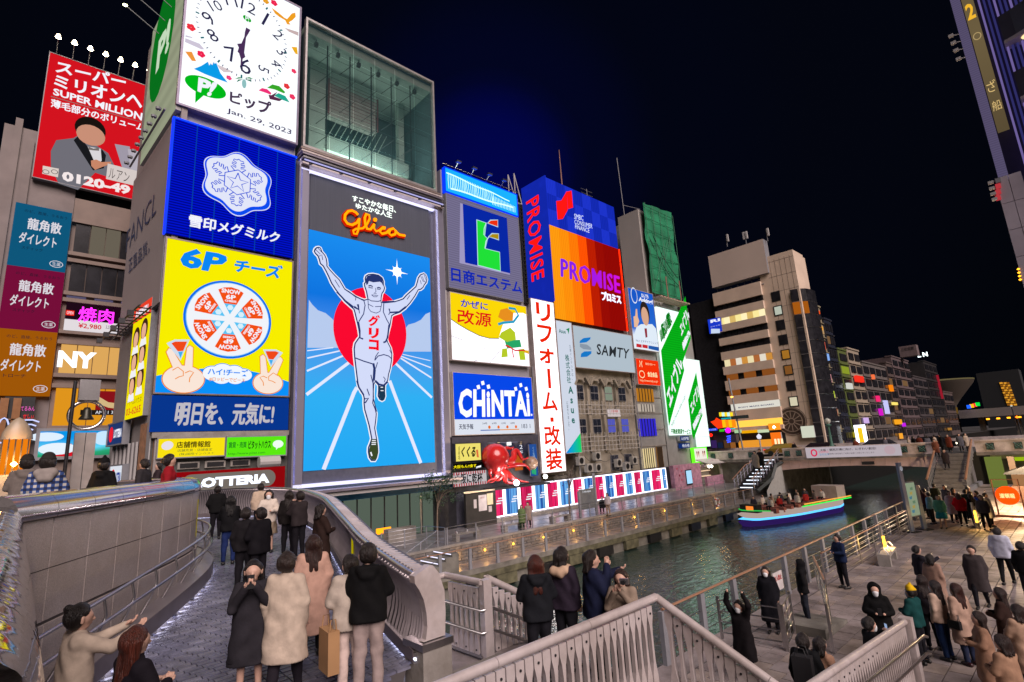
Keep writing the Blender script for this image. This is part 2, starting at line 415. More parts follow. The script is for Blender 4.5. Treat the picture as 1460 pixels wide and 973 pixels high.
# ------------------------------------------------------------------ small amber lamps in the block wall
lamp = empty('wall_lamp', 'x', 'wall lamp', (18.6, 25.84, -5.62))
mb = MB(); mb.lathe([(.09, 0), (.1, .03), (.06, .05)], (0, 0, 0), M_DARK, 10); o = mb.build('bezel', lamp); o.rotation_euler = (R(90), 0, 0)
mb = MB(); mb.lathe([(.0, .07), (.045, .065), (.06, .04)], (0, 0, 0), glow('ffb830', 14), 10); o = mb.build('bulb', lamp); o.rotation_euler = (R(90), 0, 0)
ld = bpy.data.lights.new('lamp_light', 'POINT'); ld.energy = 9; ld.color = (1, .5, .12); ld.shadow_soft_size = .06
LX = [18.9, 20.9, 23.2, 25.9, 28.9, 32.3, 36.2, 40.6, 45.2, 49.5]
for i, x in enumerate(LX):
    nm = ['nearest our end, by the lit steps', 'second from our end', 'third from our end', 'fourth, below the second bench', 'fifth, below the standing couple', 'sixth, below the third bench', 'seventh, below the thin tree', 'eighth, below the information board', 'second from the far end', 'farthest, beside the lifebuoy'][i]
    o = lamp if i == 0 else dup(lamp, (x, 25.84, -5.62))
    o.location.x = x; tag(o, 'small amber lamp set in the block wall, ' + nm, 'wall lamp', 'amber lamps set in the block wall')
    l = bpy.data.objects.new('lamp_light', ld); COL.objects.link(l); l.parent = o; l.location = (0, -.2, 0)

# ------------------------------------------------------------------ promenade and walkway railings
def railing(name, label, pts, h, gap, post, rails, cap, capm, group=None, wide=.035, ends=True):
    """pts: floor polyline; posts every gap metres, thin rails at heights, cap rail on top"""
    e = empty(name, label, 'railing', pts[0], 0, group); o0 = Vector(pts[0])
    L = [Vector(p) - o0 for p in pts]
    segs = []; 
    for a, b in zip(L, L[1:]):
        n = max(1, round((b - a).length / gap)); segs += [(a + (b - a) * (k / n), b - a) for k in range(n)]
    if ends: segs.append((L[-1], L[-1] - L[-2]))
    me = None
    for p, d in segs:
        if me is None:
            mb = MB(); mb.box(-wide, -wide * .6, 0, wide, wide * .6, h, post); me = mb.mesh('post')
        link('post', me, e, p, (0, 0, math.atan2(d.y, d.x)))
    for z in rails: mb = MB(); mb.tube([p + Vector((0, 0, z)) for p in L], .011, M_STEEL, 6); mb.build('cross_rail', e, True)
    mb = MB(); mb.tube([p + Vector((0, 0, h + cap * .6)) for p in L], cap, capm, 8, sy=.6); mb.build('handrail', e, True)
    return e
railing('walkway_railing', 'long grey post railing along the water side of the lower canal walkway', [(12.6, 24.15, -6.1), (54, 24.15, -6.1)], 1.08, 2.0, M_GREY, (.25, .5, .75), .045, M_WOODR, wide=.09)
railing('promenade_railing', 'steel railing with thin wires on the edge of the upper promenade', [(18.6, 26.35, -5.1), (25.0, 26.35, -5.1)], 1.0, 2.1, M_GREY, (.2, .4, .6, .8), .03, M_STEEL)
railing('promenade_railing', 'steel railing on the promenade edge in front of the striped panels, right of the couple', [(25.5, 26.35, -5.1), (37.5, 26.35, -5.1)], 1.0, 2.0, M_GREY, (.2, .5, .8), .03, M_STEEL)
railing('promenade_railing', 'steel railing on the promenade edge running on to the pink kiosk', [(38.1, 26.35, -5.1), (53.0, 26.35, -5.1)], 1.0, 2.0, M_GREY, (.3, .6), .03, M_STEEL)
railing('stair_railing', 'sloping steel railing beside the lit steps below the green glass shopfront', [(15.6, 26.3, -6.1), (17.9, 26.3, -5.1)], .95, 1.2, M_GREY, (.45,), .03, M_STEEL)
railing('stair_railing', 'short steel railing closing the top of the lit steps', [(15.4, 28.2, -5.1), (18.4, 28.2, -5.1), (18.55, 26.5, -5.1)], 1.0, 1.5, M_GREY, (.2, .4, .6, .8), .03, M_STEEL)
st = empty('lit_steps', 'short flight of steps with white lit nosings from walkway up to promenade', 'steps', (15.2, 25.0, -6.1))
for k in range(6):
    s = box('step', st, k * .42, -.9, 0, (k + 1) * .42, .95, (k + 1) * .166, M_CONCD)
    box('step_light', s, k * .42 - .012, -.8, (k + 1) * .166 - .05, k * .42 - .002, .85, (k + 1) * .166 - .005, glow('e8e4ff', 1.6))

# ------------------------------------------------------------------ the south plaza: pavers, railing, stair pit
lay = []
for j in range(0, 26):
    for i in range(0, 60):
        x = 8.8 + i * .62 + (j % 2) * .31; y = 7.2 - (j + 1) * .41
        if x > 45.3: continue
        v = Vector((x, y, -5.1)); dd = v.dot(_f)
        if dd < 3: continue
        px = 730 + F_PX * v.dot(_R) / dd; py = 486.5 - F_PX * v.dot(_U) / dd
        lay.append((v.length if (-40 < px < 1500 and py < 1050) else 999, x, y))
lay.sort(); pl = empty('paving', 'x', None, (0, 0, 0)); pl['label'] = 'grey brown stone paving of the canal side plaza'; pl['category'] = 'paving'
base = [MB().box(0, 0, 0, .595, .385, .03, m).mesh('paver') for m in (M_PLAZA, M_PLAZA2)]
sm = MB()
for k, (d, x, y) in enumerate(lay):
    dz = random.random() * .006
    if k < 300: link('paver', base[random.random() < .3], pl, (x, y, -5.125 + dz))
    else: sm.box(x, y, -5.13, x + .595, y + .385, -5.095 + dz, M_PLAZA if random.random() < .7 else M_PLAZA2)
sm.build('paver_field', pl, kind='stuff')

e = railing('waterside_railing', 'brown topped railing of wide grey posts along the plaza edge above the water', [(12.0, 8.02, -5.24), (38.6, 8.02, -5.24)], 1.2, 1.9, M_GREY, (.3, .55, .8), .05, M_WOODR, wide=.10)
e = railing('inner_railing', 'second brown topped railing with thin wires set back from the water on the plaza', [(20.6, 7.15, -5.1), (33.0, 7.15, -5.1)], 1.05, 2.2, M_STEEL, (.15, .35, .55, .75, .9), .035, M_WOODR, wide=.03)
e = railing('inner_railing', 'steel barrier with brown top rail closing the walk below the navy coated man', [(20.0, 7.2, -5.1), (16.9, 5.9, -5.1)], 1.05, 1.5, M_STEEL, (.2, .4, .6, .8), .035, M_WOODR, wide=.03)
def gate(name, label, a, b, h=1.05, bars=4, hooks=0):
    a = Vector(a); b = Vector(b); g = empty(name, label, 'gate', a, math.atan2((b - a).y, (b - a).x)); L = (b - a).length
    for x in (0, L): mb = MB(); mb.box(x - .03, -.03, 0, x + .03, .03, h, M_STEEL); mb.build('post', g)
    for k in range(bars): mb = MB(); mb.tube([(0, 0, h * (k + .6) / bars), (L, 0, h * (k + .6) / bars)], .018, M_STEEL, 6); mb.build('cross_bar', g, True)
    mb = MB(); mb.tube([(L * .5, 0, .1), (L * .5, 0, h - .1)], .014, M_STEEL, 6); mb.build('upright', g, True)
    for k in range(hooks): mb = MB(); mb.tube([(L, 0, h * .9 - k * .35), (L + .12, 0, h * .95 - k * .35), (L + .2, 0, h * .9 - k * .35), (L + .22, 0, h * .75 - k * .35)], .022, M_DARK, 6); mb.build('hook', g, True)
    return g
gate('steel_gate', 'open steel bar gate standing between the masked pair by the water', (14.2, 6.1, -5.1), (14.0, 7.6, -5.1))
gate('steel_gate', 'steel bar gate leaf to the right of the long coated girl', (14.1, 6.0, -5.1), (15.4, 6.3, -5.1), bars=5)
gate('steel_barrier', 'steel barrier with black curved end hooks beside the stair pit', (14.6, 5.15, -5.1), (16.9, 5.9, -5.1), 1.1, 4, 2)
pit = empty('stair_pit', 'dark sunken steps behind the steel barriers, in the middle of the plaza', 'steps', (16.3, 6.0, -5.1))
for k in range(5): box('step', pit, -.9 + k * .34, -.45, -.0, -.9 + (k + 1) * .34, .75, .06 + .0 * k + .035 * (5 - k), M_CONCD)
# bollard light, benches with arm rests
def bollard(loc, label, h=1.25, s=1.):
    g = empty('lamp_post', label, 'light', loc, 0, 'slim bollard lights on the waterfront'); mb = MB()
    mb.tube([(0, 0, 0), (0, 0, h)], .065 * s, M_STEEL, 12); mb.build('pole', g, True)
    mb = MB(); mb.tube([(-.05, -.052, .3), (-.05, -.052, .85)], .045, glow('ffb428', 9), 8); mb.build('light_slot', g, True)
    l = bpy.data.objects.new('lamp_light', ld2); COL.objects.link(l); l.parent = g; l.location = (-.25, -.25, .6); return g
ld2 = bpy.data.lights.new('bollard_light', 'POINT'); ld2.energy = 45; ld2.color = (1, .6, .2); ld2.shadow_soft_size = .08
bollard((26.3, 6.7, -5.1), 'slim steel post with a glowing amber slot beside the stone bench on the plaza')
bollard((35.6, 4.9, -5.1), 'slim steel post with an amber slot beside the mesh fence near the crowd')
def bench(loc, label, rz=0, L=1.5, arms=3, m=M_CONC, grp='stone benches with steel arm loops'):
    g = empty('bench', label, 'bench', loc, rz, grp)
    box('seat', g, 0, -.22, .36, L, .22, .44, m)
    for x in (0, L - .28): box('support', g, x, -.2, 0, x + .28, .2, .359, m)
    for k in range(arms):
        x = .15 + (L - .3) * k / max(1, arms - 1)
        mb = MB(); mb.tube([(x, -.15 + .3 * q / 8 - .0, .44 + .2 * math.sin(math.pi * q / 8)) for q in range(9)], .02, M_STEEL, 6); mb.build('arm_loop', g, True)
    return g
bench((24.6, 6.35, -5.1), 'low stone bench with steel loops on the plaza beside the amber lit post', .1, 1.9)
bench((19.7, 27.2, -5.1), 'stone bench with steel loops on the promenade, nearest the small tree', 0, 1.9)
bench((23.6, 27.2, -5.1), 'stone bench on the promenade just left of the standing couple', 0, 1.8)
bench((28.0, 27.0, -5.1), 'stone bench on the promenade just right of the standing couple', 0, 1.8)

# ------------------------------------------------------------------ our bridge: upper deck, curved granite wall, ramp
def smooth(pts, n=4):
    out = []
    P = [Vector(p) for p in pts]
    for i in range(len(P) - 1):
        p0 = P[max(i - 1, 0)]; p1 = P[i]; p2 = P[i + 1]; p3 = P[min(i + 2, len(P) - 1)]
        for k in range(n):
            t = k / n; out.append(.5 * ((2 * p1) + (p2 - p0) * t + (2 * p0 - 5 * p1 + 4 * p2 - p3) * t * t + (3 * p1 - p0 - 3 * p2 + p3) * t ** 3))
    out.append(P[-1]); return out
def fz(y):
    T = ((4, -2.95), (6, -2.88), (10, -2.6), (14, -2.33), (20, -2.14), (27, -2.05)); 
    for (a, za), (b, zb) in zip(T, T[1:]):
        if y <= b: return za + (zb - za) * max(0, (y - a)) / (b - a)
    return T[-1][1]
WALL = smooth([(.0, 8.25), (.6, 9.3), (1.2, 10.35), (1.8, 11.4), (2.45, 12.6), (2.95, 13.7), (3.25, 14.9), (3.28, 16.2), (3.0, 17.5), (2.3, 19.2)], 3)
PAR = smooth([(4.3, 6.95), (4.42, 7.6), (4.86, 9.57), (5.42, 11.4), (6.33, 14.3), (7.2, 17), (7.85, 20.3), (8.0, 23.3), (7.3, 25.6), (5.6, 27.2), (3.0, 28.2)], 5)
def nrm(P, i):
    t = P[min(i + 1, len(P) - 1)] - P[max(i - 1, 0)]; t = Vector((t.x, t.y)).normalized(); return Vector((t.y, -t.x))   # to the right of travel
# deck sheets
mb = MB()
LW = [(p.x, p.y) for p in WALL]; 
poly = [(-40, 6.0), (-.4, 7.6)] + [(x - .05, y) for x, y in LW] + [(1.5, 21), (.5, 30.5), (-40, 30.5)]
mb.prism(poly, -1.9, -1.36, M_CONC, mat('deck_paving', (.2, .19, .19), .6, var=.2, ns=1.2)); structure(mb.build('bridge_deck'))
mb = MB(); ys = [4.2 + k * .8 for k in range(31)]
def xl(y):
    c = [(-1.6, 4), (-.6, 7.6)] + LW + [(-2, 30)]
    for (xa, ya), (xb, yb) in zip(c, c[1:]):
        if ya <= y <= yb: return xa + (xb - xa) * (y - ya) / max(1e-6, yb - ya)
    return c[-1][0]
def xr(y):
    c = [(3.9, 4), (3.9, 6.9)] + [(p.x + .1, p.y) for p in PAR]
    for (xa, ya), (xb, yb) in zip(c, c[1:]):
        if ya <= y <= yb: return xa + (xb - xa) * (y - ya) / max(1e-6, yb - ya)
    return c[-1][0]
for a, b_ in zip(ys, ys[1:]):
    mb.face([(xl(a), a, fz(a) - .02), (xr(a), a, fz(a) - .02), (xr(b_), b_, fz(b_) - .02), (xl(b_), b_, fz(b_) - .02)], M_JOINT)
    mb.face([(xl(a), a, fz(a) - .6), (xl(b_), b_, fz(b_) - .6), (xr(b_), b_, fz(b_) - .6), (xr(a), a, fz(a) - .6)], M_CONC)
structure(mb.build('ramp_floor'))
# ramp bricks laid in courses that follow the curve
rp = empty('ramp_paving', 'grey brick paving tinted with blue strip light on the ramp beneath the crowd', 'paving')
cand = []
y = 5.0; row = 0
while y < 27:
    x = xl(y) + .42 + (row % 2) * .11
    x1 = xr(y) - .2
    while x < x1: cand.append((math.hypot(x, y - 1), x, y)); x += .225
    y += .115; row += 1
cand.sort(); sb = [MB().box(0, 0, -.015, .21, .102, .012, m).mesh('brick') for m in (M_RAMP, M_RAMP2)]; sm = MB()
for k, (d, x, y) in enumerate(cand):
    m = random.random() < .35; z = fz(y) + random.random() * .004
    sl = math.atan2(fz(y + .3) - fz(y), .3); an = R(-8)
    if k < 300: link('brick', sb[m], rp, (x, y, z), (sl, 0, 0))
    else: sm.box(x, y, z - .02, x + .21, y + .102, z + .012, (M_RAMP, M_RAMP2)[m])
sm.build('brick_field', rp, kind='stuff')

# curved granite wall: two rows of slabs, polished cap stones, base strip
gw = empty('granite_wall', 'curved granite slab wall with polished rounded cap between upper deck and ramp', 'wall')
def strip(P, off0, off1, z0, z1, m, name, parent, a=0, b=None, inset=.012):
    """solid course along path points a..b, z0/z1 numbers or functions of y"""
    mb = MB(); b = b if b is not None else len(P) - 1; i = mb.mi(m); rows = []
    for k in range(a, b + 1):
        nn = nrm(P, k); p = Vector((P[k].x, P[k].y)); 
        if k == a: t = (P[k + 1] - P[k]).normalized(); p = p + Vector((t.x, t.y)) * inset
        if k == b: t = (P[k] - P[k - 1]).normalized(); p = p - Vector((t.x, t.y)) * inset
        A = p + nn * off0; B = p + nn * off1; zz0 = z0(p.y) if callable(z0) else z0; zz1 = z1(p.y) if callable(z1) else z1
        rows.append(len(mb.v)); mb.v += [(A.x, A.y, zz0), (B.x, B.y, zz0), (B.x, B.y, zz1), (A.x, A.y, zz1)]
    for r0, r1 in zip(rows, rows[1:]):
        for q in range(4): mb.f.append((r0 + q, r1 + q, r1 + (q + 1) % 4, r0 + (q + 1) % 4)); mb.m.append(i)
    mb.f.append((rows[0], rows[0] + 1, rows[0] + 2, rows[0] + 3)); mb.m.append(i); mb.f.append((rows[-1] + 3, rows[-1] + 2, rows[-1] + 1, rows[-1])); mb.m.append(i)
    return mb.build(name, parent)
strip(WALL, -.30, -.012, -1.9, -.46, M_JOINT, 'core', gw, inset=0)
NW = len(WALL) - 1
for k in range(0, NW, 2):
    k2 = min(k + 2, NW)
    strip(WALL, -.02, .0, -1.055, -.475, M_GRAN, 'granite_slab', gw, k, k2)
    strip(WALL, -.02, .0, -1.66, -1.068, M_GRAN, 'granite_slab', gw, k, k2)
    mb = MB(); prof = [(.03, -.46), (.045, -.40), (.03, -.30), (-.04, -.20), (-.14, -.155), (-.24, -.20), (-.32, -.30), (-.33, -.46)]
    rows = []
    for q in range(k, k2 + 1):
        nn = nrm(WALL, q); p = Vector((WALL[q].x, WALL[q].y)); t = Vector((-nn.y, nn.x))
        p = p + t * (.006 if q == k else (-.006 if q == k2 else 0))
        rows.append(len(mb.v)); mb.v += [(p.x + nn.x * s, p.y + nn.y * s, z) for s, z in prof]
    i = mb.mi(M_POL); L = len(prof)
    for r0, r1 in zip(rows, rows[1:]):
        for q in range(L): mb.f.append((r0 + q, r1 + q, r1 + (q + 1) % L, r0 + (q + 1) % L)); mb.m.append(i)
    for r0 in (rows[0], rows[-1]): c0 = len(mb.v); mb.v += mb.v[r0:r0 + L]; mb.f.append(tuple(range(c0, c0 + L))); mb.m.append(i)
    mb.build('cap_stone', gw, True)
    strip(WALL, -.02, .02, lambda y: fz(y) + .28, -1.70, M_GRAN, 'base_panel', gw, k, k2)
# ledge with handrails on the ramp side of the wall
lg = empty('kerb_ledge', 'raised steel edged ledge with twin handrails at the foot of the granite wall', 'kerb')
strip(WALL, .02, .36, lambda y: fz(y) + .13, lambda y: fz(y) + .30, mat('ledge_steel', (.36, .33, .35), .3, .6, var=.1, ns=3), 'ledge', lg, inset=0)
strip(WALL, .36, .375, lambda y: fz(y) + .06, lambda y: fz(y) + .32, mat('fascia_steel', (.25, .22, .23), .35, .6, var=.1, ns=3), 'fascia', lg, inset=0)
strip(WALL, .1, .30, lambda y: fz(y) + .09, lambda y: fz(y) + .128, glow('e6e2ff', 7.), 'strip_light', lg, inset=0)
for k in range(0, NW + 1, 1):
    nn = nrm(WALL, k); p = Vector((WALL[k].x, WALL[k].y)) + nn * .2; z = fz(p.y)
    if k % 2 == 0:
        mb = MB(); mb.tube([(p.x + nn.x * s, p.y + nn.y * s, z + h) for s, h in ((-.12, .28), (.02, .55), (.1, .78), (.06, .98))], .018, M_STEEL, 6); mb.build('bracket', lg, True)
        mb = MB(); mb.box(p.x - .04 + nn.x * .1, p.y - .04 + nn.y * .1, z - .01, p.x + .04 + nn.x * .1, p.y + .04 + nn.y * .1, z + .09, M_STEEL); mb.build('foot', lg)
for s, h in ((.27, 1.0), (.31, .70)):
    mb = MB(); mb.tube([(WALL[k].x + nrm(WALL, k).x * s, WALL[k].y + nrm(WALL, k).y * s, fz(WALL[k].y) + h) for k in range(NW + 1)], .026, M_STEEL, 8); mb.build('handrail', lg, True)
mb = MB(); k = 16; nn = nrm(WALL, k); p = Vector((WALL[k].x, WALL[k].y)) + nn * .004
P_STICK = Plane((p.x, p.y, 0), (-nn.y, nn.x, 0)); board('warning_sticker', gw, -.05, -1.45, .1, -.65, glow('c8b400', .45), P_STICK, 0, .004)
text('warning_lettering', gw, '立入禁止', -.04, -1.4, .09, -.7, M_BLACK, P_STICK, .007, vert=True)

# near parapet with a mirror polished steel cap, right beside the camera
np_ = empty('mirror_parapet', 'mirror polished rounded steel parapet cap in segments at the lower left corner', 'parapet')
path = [(-.36, 8.2 - k * .62) for k in range(12)]
for k in range(len(path) - 1):
    (xa, ya), (xb, yb) = path[k], path[k + 1]; mb = MB(); i = mb.mi(M_MIRR); N = 14
    for (x, y) in ((xa, ya - .004), (xb, yb + .004)):
        mb.v += [(x + .24 + .215 * math.cos(a), y, -.5 + .235 * math.sin(a)) for a in [math.pi * q / N * 1.16 - .25 for q in range(N + 1)]]
    for q in range(N): mb.f.append((q, q + 1, N + 2 + q, N + 1 + q)); mb.m.append(i)
    mb.build('cap_segment', np_, True)
box('parapet_body', np_, -.3, 1.3, -2.6, .055, 8.2, -.5, M_GRAN)
for k in range(11): mb = MB(); mb.box(.05, 1.4 + k * .62, -1.2, .07, 1.4 + k * .62 + .6, -.6, M_GRAN); mb.box(.05, 1.4 + k * .62, -1.83, .07, 1.4 + k * .62 + .6, -1.22, M_GRAN); mb.build('granite_slab', np_)

# ribbed steel parapet on the right of the ramp
rpz = lambda y: fz(y) + 1.17
rb = empty('ribbed_parapet', 'curved ribbed steel parapet sweeping up the right side of the ramp', 'parapet')
prof = [(.0, 1.0), (-.03, .97), (.03, .90), (.10, .78), (.15, .62), (.165, .45), (.14, .3), (.09, .16), (.06, .08)]
ribm = mat('rib_steel', (.44, .39, .41), .34, .6, var=.1)
FP = smooth([(p.x, p.y) for p in PAR], 5)
dist = 0; last = -1; mb = MB()
for k in range(1, len(FP)):
    dist += (FP[k] - FP[k - 1]).length
    if dist - last < .085: continue
    last = dist; nn = nrm(FP, k); t = Vector((-nn.y, nn.x)); c = FP[k]; z0 = fz(c.y); b0 = len(mb.v); i = mb.mi(ribm)
    for s, h in prof:
        for tt, so in ((-.018, 0), (0, -.035), (.018, 0)):
            mb.v.append((c.x + nn.x * (s + so) + t.x * tt, c.y + nn.y * (s + so) + t.y * tt, z0 + h * 1.13 + .03))
    for q in range(len(prof) - 1):
        for j in range(2): a = b0 + q * 3 + j; mb.f.append((a, a + 1, a + 4, a + 3)); mb.m.append(i)
mb.build('ribs', rb, kind='stuff')
mb = MB(); rows = []
for k in range(len(FP)):
    nn = nrm(FP, k); c = FP[k]; z0 = fz(c.y); rows.append(len(mb.v))
    for s, h in prof: mb.v.append((c.x + nn.x * (s + .02), c.y + nn.y * (s + .02), z0 + h * 1.13 + .03))
i = mb.mi(M_ALUD); L = len(prof)
for r0, r1 in zip(rows, rows[1:]):
    for q in range(L - 1): mb.f.append((r0 + q, r1 + q, r1 + q + 1, r0 + q + 1)); mb.m.append(i)
mb.build('backing_panel', rb, True)
mb = MB(); mb.tube([(p.x + nrm(FP, k).x * .0, p.y + nrm(FP, k).y * .0, rpz(p.y)) for k, p in enumerate(FP)], .045, M_STEEL, 10); mb.build('handrail', rb, True)
mb = MB(); last = -1; dist = 0
for k in range(1, len(FP)):
    dist += (FP[k] - FP[k - 1]).length
    if dist - last < .11: continue
    last = dist; nn = nrm(FP, k); c = FP[k]; z = rpz(c.y)
    mb.slab((c.x + nn.x * .05, c.y + nn.y * .05, z + .015), (nn.x, nn.y, -.18), (-nn.y, nn.x, 0), .26, .085, .03, M_ALU)
mb.build('cap_ribs', rb, kind='stuff')
strip(FP, .04, .36, lambda y: rpz(y) - .06, lambda y: rpz(y) - .01, M_ALUD, 'cap_underside', rb, inset=0)
strip(FP, -.02, .3, lambda y: fz(y) + .1, lambda y: fz(y) + .16, M_STEEL, 'kerb', rb, inset=0)
strip(FP, -.03, -.022, lambda y: fz(y) + .03, lambda y: fz(y) + .2, mat('kerb_face', (.2, .17, .18), .4, .5), 'kerb_face', rb, inset=0)
strip(FP, .0, .25, lambda y: fz(y) + .06, lambda y: fz(y) + .09, glow('d8dcff', 7.), 'strip_light', rb, inset=0)
# solid end post with its rounded beak, on a stone plinth
p0 = FP[0]; n0 = nrm(FP, 0); ep = [( -.06, 1.18), (-.05, 1.08), (.02, .98), (.09, .84), (.13, .66), (.14, .48), (.11, .32), (.07, .3), (.44, .3), (.46, .6), (.45, .9), (.36, 1.15), (.26, 1.27), (.2, 1.28)]
mb = MB(); i = mb.mi(M_ALU); z0 = fz(p0.y)
for tt in (-.12, .02): mb.v += [(p0.x + n0.x * s, p0.y + tt, z0 + h * 1.0) for s, h in ep]
L = len(ep); mb.f.append(tuple(range(L))); mb.m.append(i); mb.f.append(tuple(range(2 * L - 1, L - 1, -1))); mb.m.append(i)
for q in range(L): mb.f.append((q, q + L, (q + 1) % L + L, (q + 1) % L)); mb.m.append(i)
mb.build('end_post', rb)
mb = MB(); mb.box(p0.x + .02, p0.y - .18, z0 - .7, p0.x + .5, p0.y + .3, z0 + .2, M_CONC); mb.build('plinth', rb)
mb = MB(); mb.box(p0.x - .0, p0.y - .2, z0 + .2, p0.x + .52, p0.y + .32, z0 + .29, M_STEEL); mb.build('plinth_cap', rb)
for k in (12, 45):
    c = FP[k + 30]; nn = nrm(FP, k + 30); pp = Plane((c.x + nn.x * .1, c.y + nn.y * .1, fz(c.y)), (nn.y, -nn.x, 0)); board('warning_sticker', rb, -.1, .3, .1, .85, glow('d8c800', .5), pp, .0, .01)

# ------------------------------------------------------------------ paddle-baluster aluminium fences round the landing and stairs
def paddle(h, w=.118, t=.035):
    mb = MB(); pts = [(w * .46, 0), (w * .46, h * .17), (w * .2, h * .33), (w * .16, h * .5), (w * .17, h * .66), (w * .26, h * .78), (w * .47, h * .88), (w * .47, h)]
    P = pts + [(-x, z) for x, z in reversed(pts)]; n = len(P); i = mb.mi(M_ALU)
    cx = [(x * .86, z) for x, z in P]
    mb.v += [(x, -t * .5, z) for x, z in P] + [(x, t, z) for x, z in P] 
    mb.f.append(tuple(range(n))); mb.m.append(i); mb.f.append(tuple(range(2 * n - 1, n - 1, -1))); mb.m.append(i)
    for q in range(n): mb.f.append((q, q + n, (q + 1) % n + n, (q + 1) % n)); mb.m.append(i)
    me = mb.mesh('baluster'); return me
PAD = paddle(.98)
def fence(name, label, pts, h=1.1, gap=.128, flip=0, cap=.052, me=PAD, pm=M_ALU):
    e = empty(name, label, 'fence'); P = [Vector(p) for p in pts]; cnt = 0
    for a, b in zip(P, P[1:]):
        d = b - a; L = math.hypot(d.x, d.y); n = int((L - .12) / gap); rz = math.atan2(d.y, d.x) + (math.pi if flip else 0)
        for k in range(n):
            tt = (.1 + (k + .5) * gap) / L
            if tt > 1: break
            link('baluster', me, e, a + d * tt + Vector((0, 0, .05)), (0, 0, rz)); cnt += 1
        q = [a + Vector((0, 0, .045)), b + Vector((0, 0, .045))]
        mb = MB(); mb.tube(q, .045, M_ALUD, 4); mb.build('bottom_rail', e)
    dd = Vector((0, 0, h))
    tot = []
    for a, b in zip(P, P[1:]):
        n = max(1, round((b - a).length / 1.45))
        for k in range(n):
            s0 = a + (b - a) * (k / n); s1 = a + (b - a) * ((k + 1) / n); u = (b - a).normalized() * .003
            mb = MB(); mb.tube([s0 + dd + u, s1 + dd - u], cap, pm, 14); mb.build('cap_rail', e, True)
    for p in P: mb = MB(); mb.lathe([(cap, -.03), (cap, .03)], (p.x, p.y, p.z + h), pm, 12); mb.build('rail_joint', e, True)
    return e
LZ = -3.1
fence('stair_fence', 'long silvery paddle baluster fence at bottom centre, in front of the girls taking a photo', [(2.2, 4.36, LZ), (6.4, 4.35, LZ), (6.4, 1.6, LZ - 1.33)], flip=0)
fa = fence('landing_fence', 'short angled paddle baluster fence with twin mid rails beside the ramp end post', [(4.95, 7.85, LZ), (5.5, 7.9, LZ), (5.52, 6.95, LZ)], h=1.12)
fb = fence('landing_fence', 'paddle baluster fence sloping down behind the long haired girl in the dark hoodie', [(5.78, 7.12, LZ), (6.9, 7.1, LZ - .6)], h=1.12)
mb = MB(); mb.box(5.5, 6.86, LZ, 5.66, 6.98, LZ + 1.16, M_ALU); mb.build('end_post', fa)
for zz in (.42, .74):
    mb = MB(); mb.tube([(4.95, 7.76, LZ + zz), (5.42, 7.78, LZ + zz), (5.43, 6.85, LZ + zz), (5.66, 6.9, LZ + zz - .02)], .025, M_STEEL, 8); mb.build('mid_rail', fa, True)
    mb = MB(); mb.tube([(5.66, 6.98, LZ + zz), (6.9, 6.97, LZ + zz - .6)], .025, M_STEEL, 8); mb.build('mid_rail', fb, True)
fc = fence('ramp_fence', 'paddle baluster fence with two side handrails at lower right, below the queueing people', [(7.2, 3.1, -4.22), (12.6, 3.1, -4.66)], h=1.1, gap=.115)
for zz in (.55, .85): mb = MB(); mb.tube([(9.2, 2.92, -4.4 + zz), (12.9, 2.92, -4.7 + zz), (13.15, 2.92, -4.78 + zz)], .025, M_STEEL, 8); mb.build('side_rail', fc, True)
mb = MB(); mb.box(12.55, 3.0, -4.66, 12.75, 3.2, -3.5, M_ALU); mb.build('end_post', fc)
sheet('stair_landing', 2.0, 4.2, 6.5, 8.1, -3.6, LZ, M_CONC, M_PLAZA)
box('landing_kerb', structure(box('landing_edge', None, 4.6, 7.98, -3.9, 6.0, 8.1, LZ + .02, M_CONC)), 4.8, 6.7, -3.35, 5.7, 6.8, LZ + .1, M_CONC)
sheet('stair_run', 6.5, 4.25, 8.9, 7.2, -9, -4.2, M_CONC, M_PLAZA)
sheet('ramp_slab', 6.6, 2.9, 12.9, 3.24, -9, -4.7, M_CONC, M_CONC)
# ================================================================== the row of signboards on the façades (plane FAC, y = 32)
def sign(name, label, u0, v0, u1, v1, face, P=FAC, cat='billboard', frame=None, fw=.1, depth=.35, side=None, group=None):
    """lit box sign: empty at its lower left corner > panel, frame"""
    e = empty(name, label, cat, (0, 0, 0), 0, group)
    board('panel', e, u0, v0, u1, v1, face, P, -depth, 0, side or M_GREYL)
    if frame is not None:
        mb = MB()
        for a in ((u0 - fw, v0 - fw, u1 + fw, v0), (u0 - fw, v1, u1 + fw, v1 + fw), (u0 - fw, v0, u0, v1), (u1, v0, u1 + fw, v1)):
            c = [P.p(u, v, d) for d in (-depth, .05) for u, v in ((a[0], a[1]), (a[2], a[1]), (a[2], a[3]), (a[0], a[3]))]
            b = len(mb.v); mb.v += [tuple(x) for x in c]; i = mb.mi(frame)
            for q in ((0, 3, 2, 1), (4, 5, 6, 7), (0, 1, 5, 4), (1, 2, 6, 5), (2, 3, 7, 6), (3, 0, 4, 7)): mb.f.append(tuple(b + k for k in q)); mb.m.append(i)
        mb.build('frame', e)
    return e
def ns(c, s=1.): return glow(c, s, sample=False)
W_, NAVY = ns('f4f6ff', 1.0), ns('2c2850', .9)
def blob(name, par, c, ru, rv, m, d=.03, P=FAC, n=20, rot=0):
    a = R(rot); pts = [(c[0] + x * math.cos(a) - y * math.sin(a), c[1] + x * math.sin(a) + y * math.cos(a)) for x, y in disc(0, 0, ru, rv, n)]
    return flat(name, par, pts, m, P, d)

